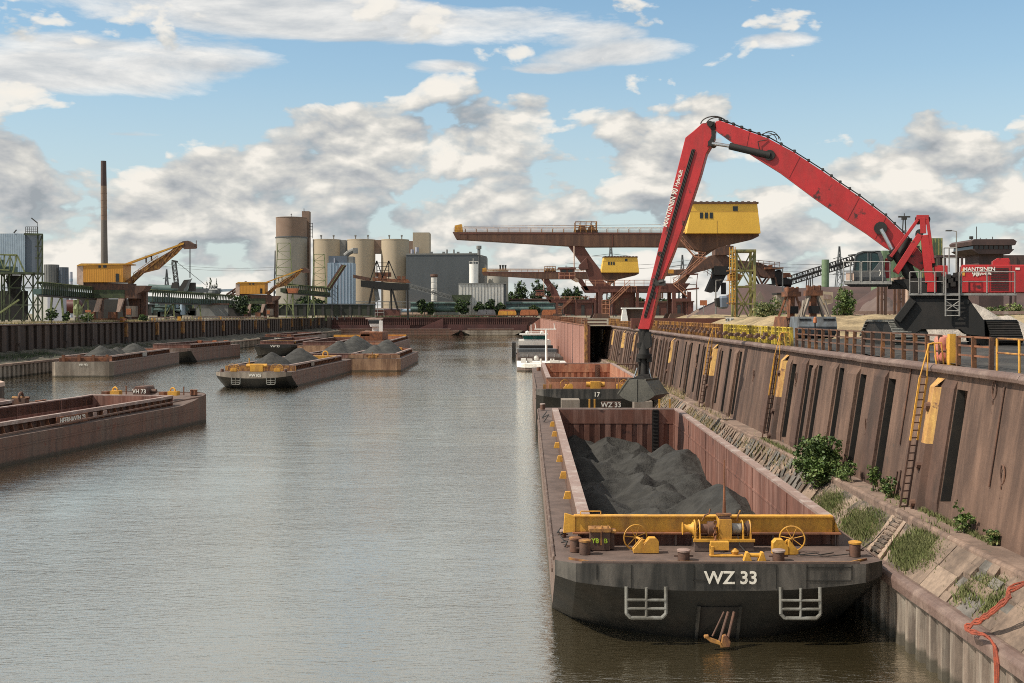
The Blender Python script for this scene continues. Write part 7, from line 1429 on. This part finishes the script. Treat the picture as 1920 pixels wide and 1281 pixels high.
# poplars and trees
k_ = 0
for px, pt, Y, w_, lb in ((388,526,640,2.4,'leftmost slim poplar above the white rooftop sign'),(396,517,640,3.0,'tallest slim poplar above the white rooftop sign'),(405,520,640,3.0,'rightmost slim poplar above the white rooftop sign')):
    plant('poplar', lb, 'tree', (q(px,588,Y).x, Y, 9.4), q(px,pt,Y).z-9.4, w_, 60+k_, 700, .6, mats=('leafD','leafA'), lobes=9, trunk=.1, group='poplars behind the rooftop sign', tr=.02); k_ += 1
trees = [(452,553,430,9,'tree under the inclined conveyor at the smaller yellow crane'),(470,560,520,9,'dark tree behind the smaller yellow crane legs'),(575,553,560,12,'dark tree between the silo and the pale green mast'),(595,557,540,10,'dark tree right of the smaller yellow crane'),
  (790,560,660,7,'leftmost conifer-like tree before the slate building'),(806,566,660,7,'second small tree before the slate building'),(868,561,655,12,'wide tree before the low white building, left one'),(918,560,655,9,'tree before the low white building, tallest'),(902,566,655,8,'low tree before the low white building'),(937,567,655,7,'small tree at the right end of the low white building'),(1000,572,655,8,'small dark tree before the teal pipe bridge'),
  (975,526,900,16,'tall dark tree left in the clump beyond the smaller unloader'),(1005,524,900,18,'tall dark tree middle of the clump beyond the smaller unloader'),(1035,529,900,12,'tall dark tree right in the clump beyond the smaller unloader'),(1062,540,900,14,'lower dark tree right of the clump'),(1080,537,900,12,'dark tree seen between the unloader legs'),(962,545,900,10,'low dark tree at the left end of the clump'),
  (1128,560,640,13,'green tree behind the first unloader leg'),(1225,553,640,12,'green tree behind the raised stick'),(1150,557,620,14,'wide green tree between the two unloader legs'),(1196,556,620,12,'green tree just left of the raised stick'),(1250,558,610,12,'green tree right of the raised stick'),(1100,556,620,12,'green tree left of the machine room of the unloader')]
for i, (px, pt, Y, w_, lb) in enumerate(trees):
    plant('tree', lb, 'tree', (q(px,588,Y).x, Y, 9.4), q(px,pt,Y).z-9.4, w_, 80+i, 3400, .9*Y/800+.15, mats=('leafD','leafA') if Y < 700 else ('leafD','leafA'), lobes=11, trunk=.12, group='trees on the far shore', tr=.03)
for px, py, Y, w_, h_, lb in ((97,606,250,4.2,3.4,'dark bush on the left quay edge below the white shed'),(165,604,268,3.5,2.6,'green bush beside the warning sign on the left quay'),(124,604,256,2.5,2.6,'dark bush behind the left quay edge near the red tank'),(268,603,290,3,2,'low bush right of the big yellow crane'),(598,585,590,9,8,'dark bush at the end of the left quay'),(630,590,600,6,6,'dark bush on the corner block')):
    plant('bush', lb, 'bush', (q(px,588,Y).x, Y, 9.4), h_, w_, int(px), 1100, .35*Y/270, mats=('leafA','leafD') if px != 165 else ('leafB','leafA'), lobes=7, trunk=.05, group='bushes on the left quay')
sign(165, 583.5, 258, 1.2, .5, None, 'small red and white sign on the left quay', 'wag_r')
# silos
def silo(px0, px1, pt, pb, label, mt, Y=700, fit='tank', extra=None, grp='tall cement silos'):
    r = base('silo', label, 'silo', (px0+px1)/2, Y, grp); x0, z0 = lp(r, px0, pt); x1, _ = lp(r, px1, pt); rad = (x1-x0)/2; b = MB(); b.lathe([(rad, 0), (rad, z0-.5), (rad*1.015, z0-.5), (rad*1.015, z0)], (0, rad, 0), 36); b.build('shell', mt, r, smooth=True); return r, rad, z0
r, rad, z0 = silo(512, 571, 444, 590, 'tallest round silo with a brown upper drum on grey concrete', 'greyconc')
x_, z1 = lp(r, 541, 406); b = MB(); b.lathe([(rad*.975, z0), (rad*.975, z1-.4), (rad*.99, z1-.4), (rad*.99, z1)], (0, rad, 0), 36); b.build('upper_drum', 'tan', r, smooth=True); b = MB(); b.lathe([(rad*1.03, z0-.3), (rad*1.03, z0+.3)], (0, rad, 0), 36); b.build('walkway', 'slate', r)
b = MB(); b.tube((0, rad, z1), (0, rad, z1+2.5), .15); b.cb((0, rad, z1+2), (.8, .3, .3)); b.build('antenna', 'dark', r)
r = base('stair_tower', 'tall square brown stair tower beside the tallest silo', 'tower', 572, 715); pr(r, 'shaft', 'tan', ((566,396),(579.5,396),(579.5,592),(566,592)), 0, 6); b = MB(); [b.bar(P3(r, x, 418, 1), P3(r, x, 447, 1), .25) for x in (581, 586)]; [b.bar(P3(r, 579, y_, 1), P3(r, 586, y_, 1), .25) for y_ in (419, 425, 431, 437, 443)]; b.tube(P3(r,570,396), P3(r,570,391), .2); b.build('ladder_frame', 'dark', r)
for px0, px1, lb in ((583,636,'left one of the three cream silos'), (648,701,'middle one of the three cream silos'), (712,765,'right one of the three cream silos')):
    r, rad, z0 = silo(px0, px1, 448, 590, lb, 'cream'); b = MB(); [b.tube((dx, rad, z0), (dx, rad, z0+2.6), .35) for dx in (-3.5, 4)]; [b.cb((dx, rad, z0+2.4), (1.1, 1, .9)) for dx in (-3.5, 4)]; b.build('roof_vent', 'slateL', r)
r = base('silo_link', 'bridging block joining the middle and right cream silos', 'building', 706, 706); pr(r, 'wall', 'tan', ((699,450),(714,450),(714,475),(699,475)), 0, 8)
r = base('silo_link', 'grey lift shaft between the left and middle cream silos', 'building', 642, 706); pr(r, 'wall', 'slateL', ((637,450),(648,450),(648,590),(637,590)), 0, 8)
r = base('cream_tower', 'square cream tower behind the right cream silo', 'tower', 788, 740); pr(r, 'wall', 'cream', ((774,436),(805,436),(805,592),(774,592)), 0, 14); pr(r, 'side_strip', 'tan', ((764,452),(774,452),(774,592),(764,592)), 1, 10); b = MB(); b.tube(P3(r,782,478,-2), P3(r,782,464,-2), 1.2, n=12); b.tube(P3(r,773,478,-2), P3(r,773,468,-2), 1.0, n=12); b.build('roof_vent', 'lilac', r)
r = base('slate_building', 'huge windowless slate grey building', 'building', 835, 690); pr(r, 'front_wall', 'slate', ((761,477),(897.5,476),(897.5,592),(761,592)), 0, 30); pr(r, 'side_wall', 'slateL', ((897.5,477),(912.5,481),(912.5,592),(897.5,592)), .6, 29); b = MB(); [b.cb(P3(r, x, 474.5, 3), (1.6, 1.6, 1.4)) for x in (783, 809, 832, 859, 882)]; [b.tube(P3(r, x, 476, 3), P3(r, x, y_, 3), .5) for x, y_ in ((838,468),(851,468))]; b.tube(P3(r,898,478,-.8), P3(r,898,462,-.8), .9, .9, 10); b.tube(P3(r,898,467,-.8), P3(r,898,461,-.8), 1.5, n=10); b.build('roof_vent', 'slateL', r)
b = MB(); b.prism(PP(r, (896.6,478),(897.6,478),(897.6,592),(896.6,592)), -.25, 0); b.prism(PP(r, (761,475.6),(898,474.8),(898,477.3),(761,478)), -.25, 0); b.build('edge_trim', 'slateL', r)
r, rad, z0 = silo(879.5, 896.5, 495, 590, 'slim white silo standing in front of the slate building', 'whiteclean', 672, grp='white process silos'); b = MB(); rails(b, [(-rad, rad, z0), (rad, rad, z0)], 1.5, (1,), .1, 1.5); b.tube((-.3, rad, z0), (-.3, rad, z0+3.4), .15); b.build('roof_railing', 'white', r); b = MB(); b.tube((-rad-.4, 0, z0*.5), (-rad-.4, 0, z0*.62), .6); b.build('side_pipe', 'white', r)
r = base('vent_stack', 'white segmented vent stack in front of the slate building', 'stack', 814, 672); b = MB(); h_ = lp(r, 814, 520)[1]; [b.lathe([(1.75, h_*k/7+.2), (1.75, h_*(k+1)/7-.4), (1.55, h_*(k+1)/7-.3), (1.55, h_*(k+1)/7+.2)], n=16) for k in range(7)]; b.build('shaft', 'white', r, smooth=True); b = MB(); b.lathe([(1.5, h_), (2.2, h_+.5), (2.0, h_+1.7), (.8, h_+1.8)], n=14); b.build('head', 'rustdk', r)
r = base('low_white_building', 'low white vertical boarded building before the slate one', 'building', 905, 662); pr(r, 'front_wall', 'white', ((860,532),(944,532),(944,592),(860,592)), 0, 12); pr(r, 'side_wall', 'slate', ((944,532),(948.5,533),(948.5,592),(944,592)), .5, 12); b = MB(); [b.prism(PP(r, (x,532),(x+.5,532),(x+.5,592),(x,592)), -.15, 0) for x in range(866, 944, 6)]; b.build('board_joint', 'slateL', r); pr(r, 'roof_edge', 'slateL', ((859,531),(949,531),(949,532.6),(859,532.6)), -.4, 12.4)
r, rad, z0 = silo(913, 953, 505, 590, 'wide cream silo partly behind the low white building', 'greyconc', 676, grp=None); b = MB(); [b.tube((x, rad, z0), (x, rad, z0+2.2), .5) for x in (1.5, 3, 4.5)]; [b.cb((x, rad, z0+2.3), (1.2, 1, .8)) for x in (1.5, 3, 4.5)]; b.build('roof_vent', 'dark', r); b = MB(); b.lathe([(rad*1.02, z0-.6), (rad*1.02, z0)], (0, rad, 0), 30); b.build('rim', 'cream', r)
r = base('sloping_conveyor', 'thin grey conveyor sloping down in front of the slate building', 'conveyor', 810, 660); b = MB(); lattice(b, P3(r,768,536), P3(r,846,558), 2.2, 18, .25); b.bar(P3(r,768,536), P3(r,846,558), 1.4, .8); b.build('truss', 'slateL', r); b = MB(); b.prism(PP(r, (846,553),(884,553),(880,564),(866,575),(850,564)), 0, 4); b.build('hopper', 'green', r)
# pale blue tower, masts, dark crane
r = base('blue_tower', 'tall pale blue clad tower with a dark grey top', 'tower', 640, 580); pr(r, 'wall', 'blue', ((614,493),(662,493),(662,576),(614,576)), 0, 10); pr(r, 'top_storey', 'bluedk', ((616,480),(651,480),(651,493.5),(616,493.5)), .4, 9); pr(r, 'top_box', 'slateL', ((651,481),(662,481),(662,493.5),(651,493.5)), .6, 9)
b = MB(); [b.prism(PP(r, (x,493),(x+.6,493),(x+.6,576),(x,576)), -.2, 0) for x in (620,626,632,638,644,650,656)]; b.prism(PP(r, (626,484),(628,484),(628,493),(626,493)), -.4, .2); b.build('cladding_rib', 'lilac', r); b = MB(); b.path([P3(r,647,480,2), P3(r,654,474,2), P3(r,664,469,2)], 1.3, 10); b.prism(PP(r, (662,465),(669,465),(669,475),(662,475)), 0, 4); b.build('duct', 'slateL', r); b = MB(); b.prism(PP(r, (614,576),(664,576),(664,580),(614,580)), -.4, 10.4); [b.prism(PP(r, (x,578),(x+1.5,578),(x+1.5,600),(x,600)), 0, 1) for x in (618, 630, 645, 658)]; b.build('base_frame', 'dark', r)
r = base('inclined_gallery', 'steep brown covered conveyor climbing the front of the pale blue tower', 'conveyor', 632, 560); b = MB(); b.hexa([P3(r,612,539,-1.5), P3(r,618,547,-1.5), P3(r,618,547,1.5), P3(r,612,539,1.5), P3(r,640,496,-1.5), P3(r,650,498,-1.5), P3(r,650,498,1.5), P3(r,640,496,1.5)]); b.build('housing', 'rustdk', r); b = MB(); b.bar(P3(r,615,543,-1.7), P3(r,646,497,-1.7), .6, .3); b.build('roof_strip', 'greenL', r)
b = MB(); [b.bar(P3(r, x, 535, 0), P3(r, x, 600, 0), .4) for x in (624, 633)]; [b.bar(P3(r,624,y_,0), P3(r,633,y_+8,0), .2) for y_ in range(535, 595, 8)]; b.build('trestle_leg', 'slate', r)
def mast_frame(label, x0, x1, pt, pb, Y, sp, foot):
    r = base('lattice_mast', label, 'mast', (x0+x1)/2, Y, 'pale green lattice masts'); b = MB()
    for x, xb in ((x0, x0-sp), (x1, x1+sp)):
        for y in (-1.2, 1.2): b.bar(P3(r, x, pt, y), P3(r, xb, pb, y), .35)
    n = 5
    for i in range(n):
        f = i/n; f2 = (i+1)/n; L = lambda f_, s: P3(r, (x0-sp*f_) if s < 0 else (x1+sp*f_), pt+(pb-pt)*f_, -1.2)
        b.bar(L(f,-1), L(f,1), .25); b.bar(L(f,-1 if i%2 else 1), L(f2,1 if i%2 else -1), .16)
    b.bar(P3(r,x0-sp,pb,-1.2), P3(r,x1+sp,pb,-1.2), .7)
    if foot: [b.bar(P3(r,x0-sp,pb,-1.2), P3(r,x0-sp,602,-1.2), .5), b.bar(P3(r,x1+sp,pb,-1.2), P3(r,x1+sp,602,-1.2), .9), b.bar(P3(r,x0-sp,560,-1.2), P3(r,x1+sp,578,-1.2), .35), b.bar(P3(r,x0-sp,590,-1.2), P3(r,x1+sp,560,-1.2), .35)]
    b.build('lattice', 'greenL', r); return r
mast_frame('pale green lattice mast in front of the tallest silo', 521, 544, 456, 532, 560, 4, False); mast_frame('pale green lattice mast with thick legs in front of the left cream silo', 589, 608, 477, 538, 540, 3, True)
r = base('cart_loader', 'pale green frame with a red hopper cart beside the dark green gallery', 'frame', 545, 500); b = MB(); b.bar(P3(r,549,545), P3(r,549,590), .6); [b.bar(P3(r,xa,ya), P3(r,xb,yb), .35) for xa,ya,xb,yb in ((523,571,549,571),(532,560,549,584),(524,578,532,571),(549,560,565,571),(536,536,560,536))]; b.build('frame', 'greenL', r); b = MB(); b.prism(PP(r, (539,541),(559,541),(556,550),(542,550)), -2, 2); b.build('hopper', 'wag_r', r)
r = base('dark_gantry_crane', 'black and rust gantry crane with two A frames in front of the cream silos', 'crane', 715, 575); b = MB(); b.prism(PP(r, (678,526),(767,533),(767,544),(730,545),(678,538)), -3, 3); b.build('girder', 'blackm', r)
b = MB(); [b.bar(P3(r,*a,y), P3(r,*c,y), .9) for a, c in (((699,538),(690,582)),((735,542),(746,582)),((764,542),(765,600)),((733,542),(734,580))) for y in (-3,3)]; b.build('leg', 'blackm', r)
b = MB(); [b.bar(P3(r,*a,y), P3(r,*c,y), .45) for a, c in (((706.5,489),(694,526)),((706.5,489),(719,524)),((729,489),(716,522)),((729,489),(745,528)),((706.5,489),(707,524)),((729,489),(729,524))) for y in (-2,2)]; [b.bar(P3(r,706.5,y_), P3(r,729,y_), .25) for y_ in (493, 500, 507)]; b.build('a_frame', 'blackm', r)
b = MB(); b.prism(PP(r, (700,520),(746,524),(765,524),(770,531),(700,527)), -2.4, 2.4); b.prism(PP(r, (704,511),(733,511),(733,519),(704,519)), -2, 2); [b.cb(P3(r, x, 521, -2), (1.6, 1, 1.6)) for x in (712, 722, 748, 757)]; b.build('machinery', 'rust', r)
b = MB(); b.hexa([P3(r,662,515,-1), P3(r,662,521,-1), P3(r,662,521,1), P3(r,662,515,1), P3(r,694,521,-1), P3(r,694,528,-1), P3(r,694,528,1), P3(r,694,521,1)]); b.build('feed_conveyor', 'rustdk', r); b = MB(); b.prism(PP(r, (688,580),(750,580),(750,592),(688,592)), -3, 3); b.build('bogie', 'craneR', r); b = MB(); rails(b, [P3(r,696,592,-3.3), P3(r,720,592,-3.3)], 3.0, (.5,1), .15, 2.5); b.build('railing', 'galv', r)
b = MB(); b.prism(PP(r, (701,540),(708,540),(712,562),(704,566)), -1, 1); b.build('hanging_grab', 'slateL', r)
# pipe bridge and pipeline along the far shore
r = base('pipe_bridge', 'long teal pipe bridge running along the far shore', 'pipe bridge', 880, 665); b = MB(); [b.bar(P3(r,664,y_), P3(r,1050,y_), w_, w_) for y_, w_ in ((566,.5),(572,.35))]; [b.bar(P3(r,x,565), P3(r,x,596), .4) for x in range(664, 1050, 22)]; b.build('frame', 'slateL', r)
b = MB(); [b.tube(P3(r,770,y_,d), P3(r,1040,y_,d), w_, n=12) for y_, w_, d in ((569,.7,0),(574.5,1.1,1),(580,1.4,-1))]; b.build('pipe', 'teal', r, smooth=True); b = MB(); b.tube(P3(r,664,583,1), P3(r,1040,581,1), 1.1, n=12); b.build('pale_pipe', 'blue', r, smooth=True)
r = base('long_shed', 'long low cream shed behind the dark gantry crane', 'shed', 660, 680); pr(r, 'wall', 'pink', ((562,578),(800,578),(800,590),(562,590)), 0, 10)
r = base('far_shed', 'long low dark roofed shed behind the trees on the far shore', 'shed', 1000, 720); pr(r, 'wall', 'dark', ((958,562),(1060,562),(1060,592),(958,592)), 0, 10); pr(r, 'roof', 'rustdk', ((956,560),(1062,560),(1062,563),(956,563)), -.5, 10.5)
for i, (x0, mt, lb) in enumerate(((895, 'wag_g', 'grey freight wagon on the far quay'), (934, 'wag_o', 'yellow orange freight wagon on the far quay'), (975, 'wag_r', 'red orange freight wagon right of the yellow one'), (1016, 'wag_r', 'last red orange freight wagon partly behind the unloader'))):
    r = base('freight_wagon', lb, 'wagon', x0+17, 650, 'freight wagons on the far quay'); b = MB(); hh_ = 3.2
    for s in (-1, 1): b.prism([(s*.15, .9), (s*5.0, .9), (s*5.1, 2.2), (s*4.7, hh_+.2), (s*.15, hh_+.2)], -1.4, 1.4)
    b.build('body', mt, r); b = MB(); b.prism([(-4.8, hh_), (4.8, hh_), (4.2, hh_+1.0), (-4.2, hh_+1.0)], -1.3, 1.3); b.build('roof', 'wag_r' if mt == 'wag_o' else mt, r); b = MB(); [b.lathe([(.45, -1.3), (.45, 1.3)], (x, 0, .45), 10, 'y') for x in (-4, -2.5, 2.5, 4)]; b.bx(-5.2, 5.2, -1, 1, .6, .9); b.build('wheel_set', 'dark', r)
grass('far_shore_scrub', 'dark green scrub along the far quay', [(-50, 645, 9.4, 60, 6, 0, 1.6)], 6000, 2.2, ['leafD', 'leafA'], 71)
r = base('rail_track', 'rusty loading rails and fence line along the far quay edge', 'fence', 830, 636); b = MB(); b.bx(-55, 62, 0, .4, 1.0, 1.3); [b.bx(x, x+.3, 0, .3, 0, 1.3) for x in range(-55, 62, 4)]; b.build('rail', 'craneR', r)
for i, (a, c, Y, lb) in enumerate(((280, 330, 292, 'concrete and steel balustrade right of the big yellow crane, nearer piece'), (344, 500, 330, 'long low balustrade along the left quay, farther piece'), (140, 176, 272, 'short low balustrade left of the big yellow crane'))):
    r = base('balustrade', lb, 'railing', (a+c)/2, Y, 'balustrades on the left quay'); x0 = lp(r, a, 590)[0]; x1 = lp(r, c, 590)[0]; b = MB(); b.bx(x0, x1, 0, .2, 1.0, 1.25); b.bx(x0, x1, 0, .2, .3, .45); b.build('rail', 'conc', r); b = MB(); [b.bx(x, x+.25, -.03, .23, 0, 1.1) for x in np.arange(x0, x1, .9)]; b.build('post', 'hullpale', r)
